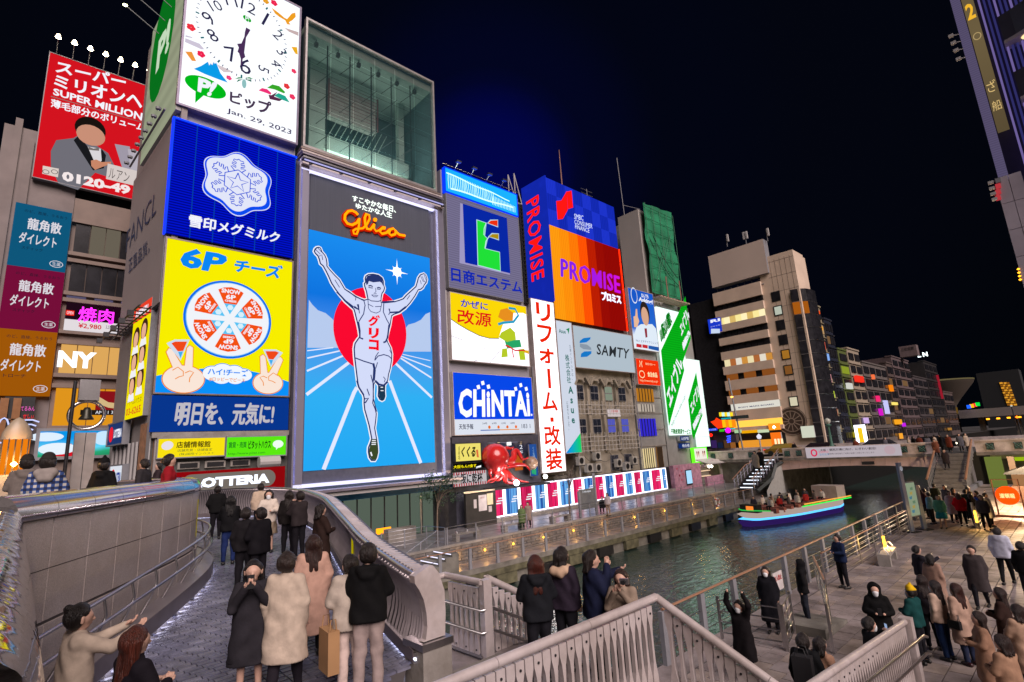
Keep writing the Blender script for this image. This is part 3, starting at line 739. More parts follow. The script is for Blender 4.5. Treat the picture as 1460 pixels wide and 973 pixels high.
# ---- clock billboard
CX0, CX1, CZ0, CZ1 = 4.72, 11.4, 20.8, 31.35
e = sign('clock_billboard', 'white lit clock billboard dated Jan. 29, 2023 at the top of the left tower', CX0, CZ0, CX1, CZ1, glow('eef2f6', 1.25), frame=mat('violet_grey_frame', (.22, .19, .27), .4, .4), fw=.12, depth=.5)
cu, cv = 8.05, 27.45
g5 = lambda x, y: FAC.uv(250 + x / 8.106, 0 + y / 8.106); g6 = lambda x, y: FAC.uv(250 + x / 8.106, 90 + y / 8.106)
SERIF = .0
for k in range(1, 13):
    px = {12: (840, 85), 1: (1040, 225), 2: (1175, 410), 3: (1225, 600), 4: (1170, 745), 5: (1020, 805), 6: (810, 770), 7: (610, 615), 8: (430, 415), 9: (370, 210), 10: (450, 75), 11: (640, 10)}[k]
    a, b_ = g5(*px); w = .34 if k < 10 else .45
    text('numeral', e, str(k), a - w, b_ - .55, a + w, b_ + .55, NAVY, keep=True, bold=.0, rot=[-8, -30, -55, -85, -125, -155, 0, 35, 60, 85, 60, 30][k % 12] * .6)
ring = []
mbk = MB()
tc_u, tc_v = g5(790, 395)
for k in range(60):
    a = R(90 - 6 * k); r = 2.72; c, s = math.cos(a), math.sin(a); L = .13 if k % 5 else .2; w = .025 if k % 5 else .05
    q = [(tc_u + c * rr - s * ww, tc_v + s * rr * 1.2 + c * ww) for rr, ww in ((r - L, -w), (r, -w), (r, w), (r - L, w))]
    mbk.face([FAC.p(a_, b_, .03) for a_, b_ in q], ns('1c6a70') if k % 5 == 0 else ns('3a3a60'))
mbk.build('minute_marks', e)
flat('hour_hand', e, [g5(*p) for p in ((815, 325), (865, 355), (840, 400), (815, 440), (800, 560), (790, 640), (745, 640), (715, 605), (730, 560), (710, 515), (760, 510), (795, 430), (800, 380))], ns('4a2f58'), d=.06)
flat('minute_hand', e, [g5(*p) for p in ((745, 600), (790, 610), (805, 670), (775, 690), (765, 770), (748, 770), (752, 690), (735, 640))], ns('4a2f58'), d=.08)
blob('small_logo', e, g5(828, 222), .26, .2, ns('08a818'), rot=-20); text('small_logo_lettering', e, 'P!', *g5(805, 245), *g5(852, 200), W_, d=.05, bold=.02)
o = flat('logo_bubble', e, disc(*g6(352, 280), 1.1, .62, 32) , ns('00b818'))
flat('logo_tail', e, [g6(232, 330), g6(228, 465), g6(330, 375)], ns('00b818'), d=.025)
text('logo_lettering', e, 'P!', *g6(260, 345), *g6(480, 205), W_, d=.06, bold=.05, quad=[g6(252, 335), g6(400, 400), g6(500, 235), g6(265, 165)])
text('brand_lettering', e, 'ピップ', 0, 0, 0, 0, ns('46324f'), bold=.035, quad=[g6(625, 460), g6(1100, 620), g6(1110, 455), g6(630, 320)])
text('date_lettering', e, 'Jan. 29, 2023', 0, 0, 0, 0, ns('3c2c58'), bold=.012, quad=[g6(590, 590), g6(1335, 850), g6(1345, 775), g6(595, 520)])
flat('mountain_picture', e, [g5(*p) for p in ((212, 800), (300, 765), (370, 720), (420, 680), (455, 690), (480, 750), (520, 850), (605, 960), (480, 915), (340, 860))], ns('0a9be8'))
flat('mountain_snow', e, [g5(*p) for p in ((372, 718), (420, 678), (455, 688), (470, 730), (455, 745), (440, 725), (425, 760), (405, 740), (390, 765))], ns('ffffff'), d=.05)
for px, c, r in (((297, 632), 'f02050', .22), ((1140, 40), 'f02050', .22), ((618, 905), 'f04080', .16), ((1368, 828), 'f03060', .17), ((180, 322), 'f03040', .24), ((1045, 20), 'e8a020', .2)):
    a, b_ = g5(*px)
    for q in range(5): blob('blossom_petal', e, (a + r * .55 * math.cos(q * 1.257), b_ + r * .55 * math.sin(q * 1.257)), r * .5, r * .5, ns(c), n=10, d=.03 + q * .002)
for px, c, r in (((1350, 395), 'f03060', .2), ((1285, 272), 'e83038', .2)):
    a, b_ = g6(*px)
    for q in range(5): blob('blossom_petal', e, (a + r * .55 * math.cos(q * 1.257), b_ + r * .55 * math.sin(q * 1.257)), r * .5, r * .5, ns(c), n=10, d=.03 + q * .002)
flat('crane_picture', e, [g5(*p) for p in ((1110, 92), (1190, 150), (1260, 210), (1290, 225), (1320, 190), (1345, 160), (1385, 150), (1390, 200), (1350, 240), (1310, 262), (1330, 290), (1290, 285), (1270, 240), (1200, 200), (1150, 160))], ns('f0a020'))
flat('tag_picture', e, [g5(*p) for p in ((112, 600), (190, 603), (240, 712), (190, 708))], ns('f0983c')); flat('tag_picture', e, [g5(*p) for p in ((1340, 545), (1405, 550), (1415, 635), (1385, 625))], ns('f0b020'))
for pts, c in ((((480, 748), (600, 800), (655, 830), (640, 840), (560, 840), (510, 800)), 'd8c8cc'), (((118, 410), (200, 435), (190, 445), (115, 430)), 'cfc6d8'), (((115, 445), (280, 510), (335, 575), (300, 575), (110, 490)), 'cfc6d8'), (((1260, 325), (1420, 375), (1420, 420), (1310, 370)), 'c8b0b0')):
    flat('cloud_band', e, [g5(*p) for p in pts], ns(c))
for pts, c in ((((960, 320), (1000, 292), (1060, 305), (1110, 350), (1100, 370), (1050, 350)), 'f03078'), (((1058, 290), (1120, 250), (1200, 270), (1270, 340), (1255, 355), (1150, 310)), '38a828'), (((1140, 380), (1190, 350), (1270, 385), (1320, 460), (1240, 430)), '20a890'), (((1075, 370), (1110, 375), (1180, 335), (1140, 390), (1235, 425), (1200, 445), (1090, 420)), '5a2848')):
    flat('pine_picture', e, [g6(*p) for p in pts], ns(c))
for s_ in (-1, 1):
    for q in range(2): flat('leaf_picture', e, [g6(793 + s_ * x, y) for x, y in ((10, 180 + q * 14), (60 + q * 8, 165 + q * 30), (110 - q * 20, 190 + q * 38), (60, 185 + q * 28))], ns('2c7858' if q else '58a070'), d=.03 + q * .005)
blob('leaf_picture', e, g6(793, 245), .13, .32, ns('8fc0c0'), d=.045)

# ---- left tower: body, side walls
tw = empty('left_tower', 'tall narrow tower behind the clock, snowflake and cheese boards', 'building')
box('wall', tw, 4.75, 32.5, -5.1, 11.55, 46, 31.2, M_GREYL)
PS = Plane((4.62, 32.05, 0), (.7 / 9.476, -9.45 / 9.476, 0))       # the tower's side, receding from the canal; u runs towards the canal
PSU = lambda px, py: PS.uv(px, py)
b1 = board('side_wall', tw, -10.6, -2.4, -.02, 31.2, mat('tower_side', (.30, .27, .26), .7, var=.1, ns=.4), PS, -.6, -.3)
e = sign('side_billboard', 'pale green side board with a green oval on the left flank of the clock tower', -8.1, 20.4, -.05, 31.0, glow('b9c0a0', .62, wave=('Z', .25, .15)), PS, depth=.28)
blob('green_oval', e, PSU(232, 60), 2.7, 4.2, ns('0a7a20', .8), P=PS, rot=-8); text('logo_lettering', e, 'P!', 0, 0, 0, 0, ns('d8f0d0', .8), P=PS, d=.06, bold=.05, quad=[PSU(223, 108), PSU(242, 70), PSU(246, 22), PSU(228, 58)])
fl = empty('side_board_frame', 'row of bright flood lamps and struts at the foot of the pale green side board', 'lamp rail')
mb = MB(); A = PS.p(-8.3, 20.2, .5); B_ = PS.p(-.1, 20.2, .5); mb.tube([A, B_], .06, M_GREY, 6); mb.build('rail', fl)
for k in range(9):
    p = PS.p(-8 + k * .95, 20.25, .75); mb = MB(); mb.lathe([(.02, -.12), (.14, -.06), (.15, .06)], tuple(p), M_GREY, 8); h = mb.build('flood_lamp', fl); mb = MB(); mb.lathe([(.0, .07), (.13, .06)], tuple(p), glow('fff0c8', 14), 8); mb.build('lens', h)
e = sign('wall_billboard', 'plain grey wall sign with thin dark blue letters on the flank of the left tower', -9.6, 8.85, -.12, 19.85, mat('grey_sheet', (.36, .31, .30), .6, var=.05, ns=.3), PS, depth=.3, side=M_GREY)
text('brand_lettering', e, 'FANCL', 0, 0, 0, 0, mat('dark_blue_print', (.03, .04, .12), .5), P=PS, bold=-.008, quad=[PSU(180, 361), PSU(223, 304), PSU(226, 270), PSU(182, 330)])
text('small_lettering', e, '正直品質。', 0, 0, 0, 0, mat('dark_blue_print', (0, 0, 0)), P=PS, quad=[PSU(184, 391), PSU(214, 360), PSU(214, 340), PSU(184, 370)])
arm = empty('floodlight_arm', 'dark lattice arm with floodlights under the plain grey wall sign', 'lamp rail')
mb = MB()
for s_ in (0, .5): mb.tube([PS.p(-9.8, 8.6, .3 + s_), PS.p(-.3, 8.6, .3 + s_)], .05, M_DARK, 5)
for k in range(12): mb.tube([PS.p(-9.6 + k * .8, 8.6, .0), PS.p(-9.6 + k * .8, 8.6, .85)], .035, M_DARK, 4)
mb.build('lattice', arm)
for k in range(5): p = PS.p(-9 + k * 2, 8.35, 1.0); mb = MB(); mb.box(p.x - .18, p.y - .15, p.z - .2, p.x + .1, p.y + .15, p.z + .08, M_DARK); mb.build('floodlight', arm)
e = sign('portrait_billboard', 'tall yellow and white lit board with blurred faces on the tower flank', 0, 0, 0.01, .01, ns('f4e400'), PS, depth=.01)
bpy.data.objects.remove(e.children[0])
YP = Plane((4.3, 35.2, 0), (.12, -1, 0)); yq = lambda px, py: YP.uv(px, py)
(a0, _), (a1, _) = yq(181, 560), yq(211, 500)
board('panel', e, a0, 3.0, a1, 8.6, glow('f2e000', 1.), YP, -.3, 0, M_GREY); board('header', e, a0, 8.6, a1, 9.5, glow('e84028', 1.), YP, -.3, 0.01, M_GREY)
text('header_lettering', e, 'お部屋探し', a0 + .4, 8.75, a1 - .3, 9.25, W_, YP, .03, bold=.03)
for q in range(3):
    for s_ in range(2):
        blob('head_picture', e, (a0 + (a1 - a0) * (.3 + .42 * s_), 4.9 + q * 1.35 + s_ * .25), .62, .62, ns('402418'), P=YP, d=.02 + .003 * q); blob('face_picture', e, (a0 + (a1 - a0) * (.3 + .42 * s_), 4.78 + q * 1.35 + s_ * .25), .42, .46, ns('e8b090'), P=YP, d=.04)
        flat('shirt_picture', e, [(a0 + (a1 - a0) * (.3 + .42 * s_) + x, 4.3 + q * 1.35 + s_ * .25 + y) for x, y in ((-.6, -.35), (.6, -.35), (.4, .1), (-.4, .1))], ns('f0f0f4'), YP, .03)
text('phone_lettering', e, '03-6265', a0 + .3, 3.2, a1 - .3, 3.6, ns('e06020'), YP, .03, bold=.02); text('phone_lettering', e, 'アイベルハウス', a0 + .3, 3.75, a1 - .3, 4.05, ns('703018'), YP, .03)
for nm, z0, z1, up, lab in (('burger_sign', 1.75, 2.95, 1, 'upper dark blue box sign with a red dot on the tower flank'), ('burger_sign', -.75, .5, 0, 'lower white box sign with a red dot above the people by the bell column')):
    pu0, pu1 = (YP.uv(160, 560)[0], YP.uv(181, 560)[0]) if up else (YP.uv(160, 640)[0], YP.uv(178, 640)[0])
    s = sign(nm, lab, pu0, z0, pu1, z1, glow('e6ebf5' if not up else '233a70', .9), YP, cat='shop sign', depth=.3, frame=M_GREY, fw=.08)
    blob('round_logo', s, (pu0 + .8, (z0 + z1) / 2), .45, .45, ns('e82030'), P=YP); text('lettering', s, 'LOTTERIA', pu0 + 1.4, z0 + .35, pu1 - .2, z1 - .35, ns('f0f2ff') if up else ns('1c3c98'), YP, .03, bold=.05)
w = empty('shop_corner', 'red edged glazed corner of the burger shop below the portrait board', 'building')
board('glazing', w, YP.uv(158, 600)[0], -2.3, YP.uv(190, 600)[0], 1.7, mat('shop_glass', (.10, .08, .09), .1, .3), YP, -.5, -.31)
for k in range(7): u = YP.uv(158 + k * 5.3, 600)[0]; board('mullion', w, u, -2.3, u + .12, 1.7, M_GREYL, YP, -.3, -.2)
board('red_band', w, YP.uv(158, 600)[0], -.05 - 1.0, YP.uv(191, 600)[0], -.82, mat('red_trim', (.35, .03, .03), .4), YP, -.3, -.1)
board('brick_pier', w, YP.uv(190, 640)[0], -2.3, YP.uv(212, 640)[0], 2.6, mat('orange_stone', (.42, .22, .12), .6, var=.3), YP, -.6, -.25)

# ---- snowflake board: blue LED panels, thing > led_panel
e = empty('snowflake_billboard', 'blue striped LED billboard with white snowflake emblem below the clock', 'billboard')
led = glow('0014d8', 1.0, wave=('Z', 2.0, .72)); u0, u1, v0, v1 = 4.62, 11.42, 12.72, 19.75
board('backing', e, u0, v0, u1, v1, M_DARK, FAC, -.35, -.06)
for k in range(6): a = u0 + (u1 - u0) * k / 6; board('led_panel', e, a + .03, v0, a + (u1 - u0) / 6 - .03, v1, led, FAC, -.05, 0)
for k in range(7): a = u0 + (u1 - u0) * k / 6; board('seam_strip', e, a - .025, v0, a + .025, v1, glow('0a50d8', .55, sample=False), FAC, -.05, .01)
board('top_strip', e, u0 - .1, v1, u1 + .1, v1 + .1, glow('1040ff', 1.6), FAC, -.3, .02); board('side_strip', e, u0 - .1, v0, u0, v1, glow('1838ff', 1.4), FAC, -.3, .02)
sc_u, sc_v = FAC.uv(235 + 478 / 4.632, 165 + 445 / 4.632)
def wavy(r, k=.09, ph=0, n=90): return [(sc_u + r * (1 + k * math.cos(6 * R(a) + ph)) * math.cos(R(a)), sc_v + r * (1 + k * math.cos(6 * R(a) + ph)) * math.sin(R(a))) for a in [360 * q / n for q in range(n)]]
PH = math.pi
off = lambda pts, a, b_: [(x + a, y + b_) for x, y in pts]
flat('emblem_border', e, off(wavy(1.93, .085, PH), .06, -.06), ns('dfe6ff'), d=.03); flat('emblem_shadow', e, off(wavy(1.88, .085, PH), .06, -.06), ns('0a4cf0'), d=.05)
flat('emblem_face', e, wavy(1.73, .085, PH), ns('e8ecff', .95), d=.07)
BL = ns('0b48d8'); star = [(sc_u + (.62 if k % 2 == 0 else .24) * math.cos(R(90 + 36 * k)), sc_v + (.62 if k % 2 == 0 else .24) * math.sin(R(90 + 36 * k))) for k in range(11)]
hexa = [(sc_u + .82 * math.cos(R(90 + 60 * k)), sc_v + .82 * math.sin(R(90 + 60 * k))) for k in range(7)]
L = [star, hexa]
for k in range(6):
    a = R(90 + 60 * k); c, s = math.cos(a), math.sin(a); T = lambda r, w: (sc_u + c * r - s * w, sc_v + s * r + c * w)
    for sg in (-1, 1):
        L.append([T(.72, .2 * sg), T(.95, .42 * sg), T(.99, .30 * sg), T(.93, .14 * sg), T(1.03, .14 * sg), T(1.14, .36 * sg), T(1.24, .34 * sg), T(1.17, .14 * sg), T(1.27, .13 * sg), T(1.36, .30 * sg), T(1.46, .26 * sg), T(1.45, .1 * sg), T(1.54, 0)])
ribbon('snowflake', e, L, .055, BL, d=.09)
g7 = lambda x, y: FAC.uv(235 + x / 4.632, 165 + y / 4.632)
text('brand_lettering', e, '雪印メグミルク', 0, 0, 0, 0, W_, d=.08, bold=.03, quad=[g7(158, 735), g7(745, 845), g7(760, 778), g7(162, 655)], depth=.1)

# ---- cheese board
e = sign('cheese_billboard', 'yellow lit billboard with a round box of six cheese wedges and two hands', 4.72, 4.02, 11.4, 12.45, glow('f8ee00', 1.), frame=mat('bronze_frame', (.25, .2, .19), .4, .5), fw=.08)
h1 = lambda x, y: FAC.uv(210 + x / 6.486, 330 + y / 6.486); h2 = lambda x, y: FAC.uv(210 + x / 6.486, 470 + y / 6.486)
BLU = ns('0a86f4'); 
flat('blue_ground', e, [(4.72, 4.02), (11.4, 4.02)] + [(11.4 - 6.68 * k / 16, 4.62 + .95 * math.sin(math.pi * (.12 + .76 * k / 16)) - .1) for k in range(17)], ns('0a90f8'), d=.02)
text('product_lettering', e, '6P', 0, 0, 0, 0, BLU, bold=.045, quad=[h1(300, 330), h1(680, 395), h1(765, 215), h1(310, 140)])
text('product_lettering', e, 'チーズ', 0, 0, 0, 0, BLU, bold=.045, quad=[h1(800, 375), h1(1225, 445), h1(1260, 320), h1(810, 250)])
text('small_lettering', e, 'ロッピー', 0, 0, 0, 0, BLU, bold=.02, quad=[h1(580, 235), h1(745, 255), h1(745, 238), h1(580, 212)])
cc, cw = FAC.uv(210 + 758 / 6.486, 330 + 815 / 6.486)
blob('box_rim', e, (cc, cw), 2.28, 2.28, ns('0a70ee'), d=.03, n=48); blob('box_rim_light', e, (cc, cw), 2.16, 2.16, ns('8cc8f8'), d=.04, n=48); blob('box_lid', e, (cc, cw), 2.12, 2.12, ns('f0f4fa'), d=.05, n=48)
for k in range(6):
    a = 90 + 60 * k; c, s = math.cos(R(a)), math.sin(R(a))
    T = lambda r, w: (cc + c * r - s * w, cw + s * r + c * w); A_ = lambda r, dg: (cc + r * math.cos(R(a + dg)), cw + r * math.sin(R(a + dg)))
    w1 = flat('cheese_tip', e, [T(.28, 0), A_(1.15, -21), A_(1.15, 21)], ns('58c4f4'), d=.06)
    flat('wedge_label', e, [A_(.95, -20), A_(1.78, -22), A_(1.86, -12), A_(1.9, 0), A_(1.86, 12), A_(1.78, 22), A_(.95, 20)], ns('f45010'), d=.075)
    blob('wedge_flake', e, T(.68, 0), .17, .17, ns('d8f0fc'), d=.08, n=6)
    for tx, r0, r1, hw in (('SNOW', 1.5, 1.76, .5), ('6P', 1.16, 1.44, .26), ('CHEESE', 1.0, 1.12, .3)):
        text('wedge_lettering', e, tx, 0, 0, 0, 0, W_, d=.09, bold=.04, quad=[T(r0, hw), T(r0, -hw), T(r1, -hw), T(r1, hw)])
SK, SO = ns('fae6d8'), ns('f08a20')
def hand(sc, X, Y, fl):
    H = lambda x, y: h2(X + fl * x * sc, Y + y * sc)
    fing = [[(-90, -50), (-165, -230), (-140, -265), (-110, -250), (-5, -75)], [(0, -70), (25, -265), (50, -290), (80, -270), (75, -60)]]
    for f in fing: pp = [H(*p) for p in f]; flat('finger_outline', e, grow(pp, .05), SO, d=.05); flat('finger', e, pp, SK, d=.062)
    pp = disc(*H(0, 30), .148 * sc * 6.0, .095 * sc * 7, 30); pp = disc(*H(-5, 20), .95 * sc, .72 * sc, 30)
    flat('palm_outline', e, grow(pp, .05), SO, d=.055); flat('palm', e, pp, SK, d=.065)
    ribbon('finger_lines', e, [[H(-110, -60), H(-60, -90), H(-10, -50), H(-10, -10), H(-50, 0), H(-85, 20)], [H(5, -35), H(50, -55), H(85, -40), H(50, 10), H(45, 50)]], .045, SO, d=.075)
    tri = [H(-165, -310), H(-90, -345), H(50, -345), H(-35, -150)]
    flat('wedge_picture', e, tri, ns('d0dcec'), d=.066); flat('wedge_label', e, [H(-120, -310), H(-85, -325), H(25, -325), H(-10, -240), H(-60, -235)], ns('f04818'), d=.08); flat('cheese_tip', e, [H(-58, -230), H(-12, -235), H(-36, -170)], ns('40b0f0'), d=.08)
hand(1., 340, 440, 1); hand(.85, 1110, 480, -1)
cl = [(a * .155 + 0, b_) for a, b_ in ()]
CU, CV = h2(740, 415)
for k, (dx, dy, r) in enumerate(((-.75, 0, .48), (-.25, .14, .52), (.35, .1, .5), (.85, 0, .42), (-.3, -.15, .5), (.4, -.15, .48))): blob('speech_outline', e, (CU + dx, CV + dy), r + .04, r * .82 + .04, BLU, d=.045 + k * .001)
for k, (dx, dy, r) in enumerate(((-.75, 0, .48), (-.25, .14, .52), (.35, .1, .5), (.85, 0, .42), (-.3, -.15, .5), (.4, -.15, .48))): blob('speech_cloud', e, (CU + dx, CV + dy), r, r * .82, ns('f2f8ff'), d=.058 + k * .001)
text('speech_lettering', e, 'ハイ!チーズ', CU - 1.0, CV - .08, CU + 1.05, CV + .3, BLU, d=.08, bold=.03); text('speech_lettering', e, '#ロッピーでピース', CU - .9, CV - .42, CU + .9, CV - .2, SO, d=.08, bold=.015)
e = sign('slogan_billboard', 'dark blue board with silver brush lettering under the yellow cheese board', 4.62, 2.02, 11.45, 3.88, glow('0a3c9c', .8), frame=None)
text('brush_lettering', e, '明日を、元気に!', 5.7, 2.35, 10.6, 3.55, ns('c8c4cc', .9), bold=.03, shear=.12)

# ---- little signs below
e = sign('agency_sign', 'small yellow lit sign of a shop agency, left of the green sign', 5.05, .72, 8.1, 1.66, glow('f4dc10', 1.05), cat='shop sign', frame=M_GREY, fw=.06)
text('lettering', e, '店舗情報館', 5.85, 1.18, 7.4, 1.5, ns('3a3010'), bold=.02); text('lettering', e, '(株)国際インベスト', 6.0, .78, 7.6, .92, ns('3a6a30')); text('lettering', e, '店舗売買・店舗査定', 5.9, .98, 7.5, 1.12, ns('205a30'))
blob('coin_picture', e, (5.45, 1.32), .26, .22, ns('e8e0e8'), rot=15)
e = sign('agency_sign', 'small lime green lit sign with a white speech bubble beside the yellow sign', 8.2, .6, 11.35, 1.66, glow('58e010', 1.1), cat='shop sign', frame=M_GREY, fw=.06)
text('lettering', e, '賃貸・売買', 8.3, 1.08, 9.2, 1.4, ns('18881c'), bold=.02); text('lettering', e, 'ピタットハウス', 9.3, .98, 10.5, 1.45, ns('083c10'), bold=.03); text('lettering', e, 'http://www.pitat.com', 8.3, .68, 10.2, .84, ns('187c20'))
blob('speech_bubble', e, (10.9, 1.22), .3, .22, ns('f0fff0')); flat('speech_bubble', e, [(10.8, 1.05), (10.95, 1.05), (10.8, .88)], ns('f0fff0'))
e = sign('burger_shop_sign', 'red band sign with glowing white letters on a grey oval above the deck', 5.2, -1.25, 11.35, -.05, glow('b80c14', .55), cat='shop sign')
o = flat('oval_plate', e, [(x, y) for x, y in disc(10.4, -.65, .42, .45, 14, -90, 90)] + [(x, y) for x, y in disc(6.6, -.65, .42, .45, 14, 90, 270)], ns('8a8078', .7)); text('lettering', e, 'LOTTERIA', 6.7, -.92, 10.5, -.4, glow('e8eeff', 1.6), bold=.06)
w = empty('tower_podium', 'dark podium of the left tower with vents and a domed fan housing', 'building'); box('wall', w, 4.8, 32.36, -5.1, 11.6, 32.49, 1.98, mat('podium_wall', (.06, .06, .055), .6, var=.3)); box('lintel', w, 4.75, 31.95, 1.72, 11.5, 32.35, 1.99, M_CONC)
for k in range(3): mb = MB(); mb.box(6.0 + k * 1.25, 32.2, .1, 7.0 + k * 1.25, 32.355, .45, M_CONC); mb.box(6.1 + k * 1.25, 32.16, .16, 6.9 + k * 1.25, 32.199, .39, M_BLACK); mb.build('vent', w)
mb = MB(); mb.tube([(9.8, 31.7, .25), (10.9, 31.7, .25)], .3, M_GREYL, 12); mb.build('fan_housing', w)

# ================================================================== central building with the runner screen
w = empty('central_building', 'building carrying the big runner screen between the two groups of boards', 'building')
box('wall', w, 11.65, 33.2, -5.1, 23.1, 46, 20.3, M_GREYL)
bm_ = mat('blue_steel', (.16, .17, .24), .35, .6)
for x0, x1 in ((11.62, 12.25), (22.15, 22.95)): box('pier', w, x0, 31.75, -1.4, x1, 33.2, 19.6, mat('pier_steel', (.30, .29, .38), .35, .5, var=.08, ns=.3))
# runner screen
e = empty('runner_screen', 'huge LED screen of a runner with raised arms on a blue track', 'billboard')
DU0, DU1, DV0, DV1, DVM = 12.42, 21.75, -.42, 18.95, 14.95
scr = gradglow('screen_sky', ((0, '22a8f4'), (.30, '30b0f4'), (.45, '48a0ee'), (.62, '3a86e8'), (.72, '0f74e0'), (1, '1a8cf0')), 2, DV0, DVM, 1.0)
board('screen', e, DU0, DV0, DU1, DVM, scr, FAC, -.2, 0); board('name_panel', e, DU0, DVM, DU1, DV1, mat('ribbed_grey', (.085, .095, .125), .6, 0, spec=.1, var=.25, ns=6, stretch=(12, 1, .02)), FAC, -.2, .02)
for a in ((DU0 - .62, DV0 - .75, DU1 + .62, DV0), (DU0 - .62, DV0, DU0, DV1), (DU1, DV0, DU1 + .62, DV1)): board('bezel', e, a[0], a[1], a[2], a[3], bm_, FAC, -.3, -.05)
for a in ((DU0 - .7, DV1 + .0, DU1 + .7, DV1 + .1), (DU1 + .5, DV0 - .8, DU1 + .7, DV1), (DU0 - .7, DV0 - .95, DU1 + .7, DV0 - .75)): board('edge_light', e, a[0], a[1], a[2], a[3], M_STRIPW, FAC, -.2, .25)
board('edge_light', e, DU0 - .7, DV0 - .7, DU0 - .6, DV1, glow('a8a4e8', 1.2), FAC, -.2, .25)
a1 = lambda x, y: FAC.uv(430 + x / 7.3, 340 + y / 7.3); a2 = lambda x, y: a1(x, y + 803); a3 = lambda x, y: a1(x, y + 1606)
h_ = mat
# red sun, clouds and track lines
cl = [a1(75, 640), a1(110, 690), a1(170, 750), a1(250, 780), a1(320, 840), a1(420, 980), a1(520, 1100), a1(560, 1140), a1(60, 1140)]
CLM = ns('bcd0f4', .95); flat('cloud', e, cl, CLM, d=.01); flat('cloud', e, [a1(1335, 770), a1(1290, 790), a1(1240, 850), a1(1180, 880), a1(1110, 900), a1(1000, 1040), a1(960, 1180), a1(1345, 1180)], CLM, d=.01)
su, sv = a1(728, 955); blob('red_sun', e, (su, sv), 2.72, 3.0, ns('fa0a30'), d=.02, n=60)
flat('track', e, [a2(58, 340), a2(540, 300), a2(900, 300), a2(1345, 470), (DU1, DV0), (DU0, DV0)][0:0] + [a2(60, 345), a2(1345, 480), a2(1345, 560), a2(60, 560)], ns('38aef2'), d=.012) if False else None
WL = ns('e4eaff')
L = []
for p in (((58, 368), (330, 335), .07), ((58, 445), (430, 362), .09), ((55, 578), (475, 402), .12), ((50, 825), (530, 462), .2), ((1340, 472), (1050, 405), .06), ((1345, 545), (1020, 420), .09), ((1350, 650), (1030, 445), .12), ((1355, 855), (955, 478), .18)): L.append([a2(*p[0]), a2(*p[1]), p[2]])
L.append([a3(228, 800), a3(545, 0), a2(575, 750), .26]); L.append([a3(1240, 735), a3(960, 0), a2(915, 680), .26])
ribbon('track_line', e, L, .1, WL, d=.015)
# star flash
fu, fv = a1(992, 350); flat('flash', e, [(fu + (.95 if k % 4 == 0 else (.55 if k % 2 == 0 else .2)) * math.cos(R(90 + 22.5 * k)), fv + (1. if k % 4 == 0 else (.55 if k % 2 == 0 else .2)) * math.sin(R(90 + 22.5 * k))) for k in range(16)], ns('ffffff', 1.2), d=.02); blob('flash_core', e, (fu, fv), .36, .36, ns('ffffff', 1.5), d=.03)
body = [a1(*p) for p in ((120, 140), (130, 110), (150, 92), (178, 88), (200, 100), (215, 140), (245, 175), (262, 215), (270, 265), (268, 290), (300, 330), (350, 385), (395, 430), (430, 490), (450, 525), (500, 555), (555, 600), (600, 620), (650, 638), (680, 630), (672, 600), (665, 560), (655, 530), (645, 500), (642, 470), (655, 455), (650, 420), (660, 390), (690, 372), (740, 368), (800, 380), (840, 410), (856, 450), (855, 480), (868, 520), (858, 555), (840, 580), (832, 620), (828, 665), (860, 665), (910, 660), (960, 655), (1010, 640), (1050, 625), (1080, 590), (1130, 545), (1180, 500), (1195, 450), (1205, 410), (1230, 375), (1270, 362), (1295, 385), (1308, 430), (1300, 465), (1280, 490), (1265, 520), (1240, 540), (1215, 545), (1180, 610), (1130, 680), (1080, 735), (1020, 780), (960, 800), (940, 813))]
body += [a2(*p) for p in ((925, 100), (905, 180), (890, 250), (900, 280), (930, 340), (943, 400), (940, 470), (925, 560), (908, 620), (900, 680), (870, 730), (868, 790), (872, 840), (860, 880), (835, 895), (805, 880), (785, 840), (790, 780), (790, 730), (765, 700), (755, 720), (750, 800))]
body += [a3(*p) for p in ((750, 60), (745, 110), (770, 170), (782, 220), (775, 300), (765, 370), (775, 430), (785, 480), (795, 560), (798, 620), (785, 680), (765, 715), (720, 715), (695, 680), (683, 620), (685, 570), (705, 520), (718, 480), (708, 430), (690, 340), (665, 250), (645, 180), (638, 110), (640, 60), (630, 20))]
body += [a2(*p) for p in ((610, 800), (580, 740), (570, 680), (560, 600), (548, 500), (540, 430), (535, 350), (545, 290), (575, 245), (595, 220), (585, 150), (570, 80), (555, 20))] + [a1(*p) for p in ((545, 780), (535, 745), (500, 715), (440, 660), (390, 600), (345, 540), (300, 470), (270, 400), (240, 340), (215, 295), (185, 270), (172, 220), (160, 190), (135, 165))]
flat('runner_halo', e, grow(body, .06), ns('f4f6ff'), d=.03); flat('runner_outline', e, grow(body, -.015), ns('1c2c66'), d=.045); flat('runner_body', e, grow(body, -.10), ns('d4dcfa'), d=.06)
IN = ns('26346e')
flat('runner_hair', e, [a1(*p) for p in ((668, 490), (662, 430), (680, 395), (740, 380), (800, 392), (838, 425), (842, 500), (830, 470), (810, 455), (740, 462), (695, 448), (685, 480))], IN, d=.075)
S = lambda *p, w=.1, f=a1: [f(*q) for q in p] + [w]
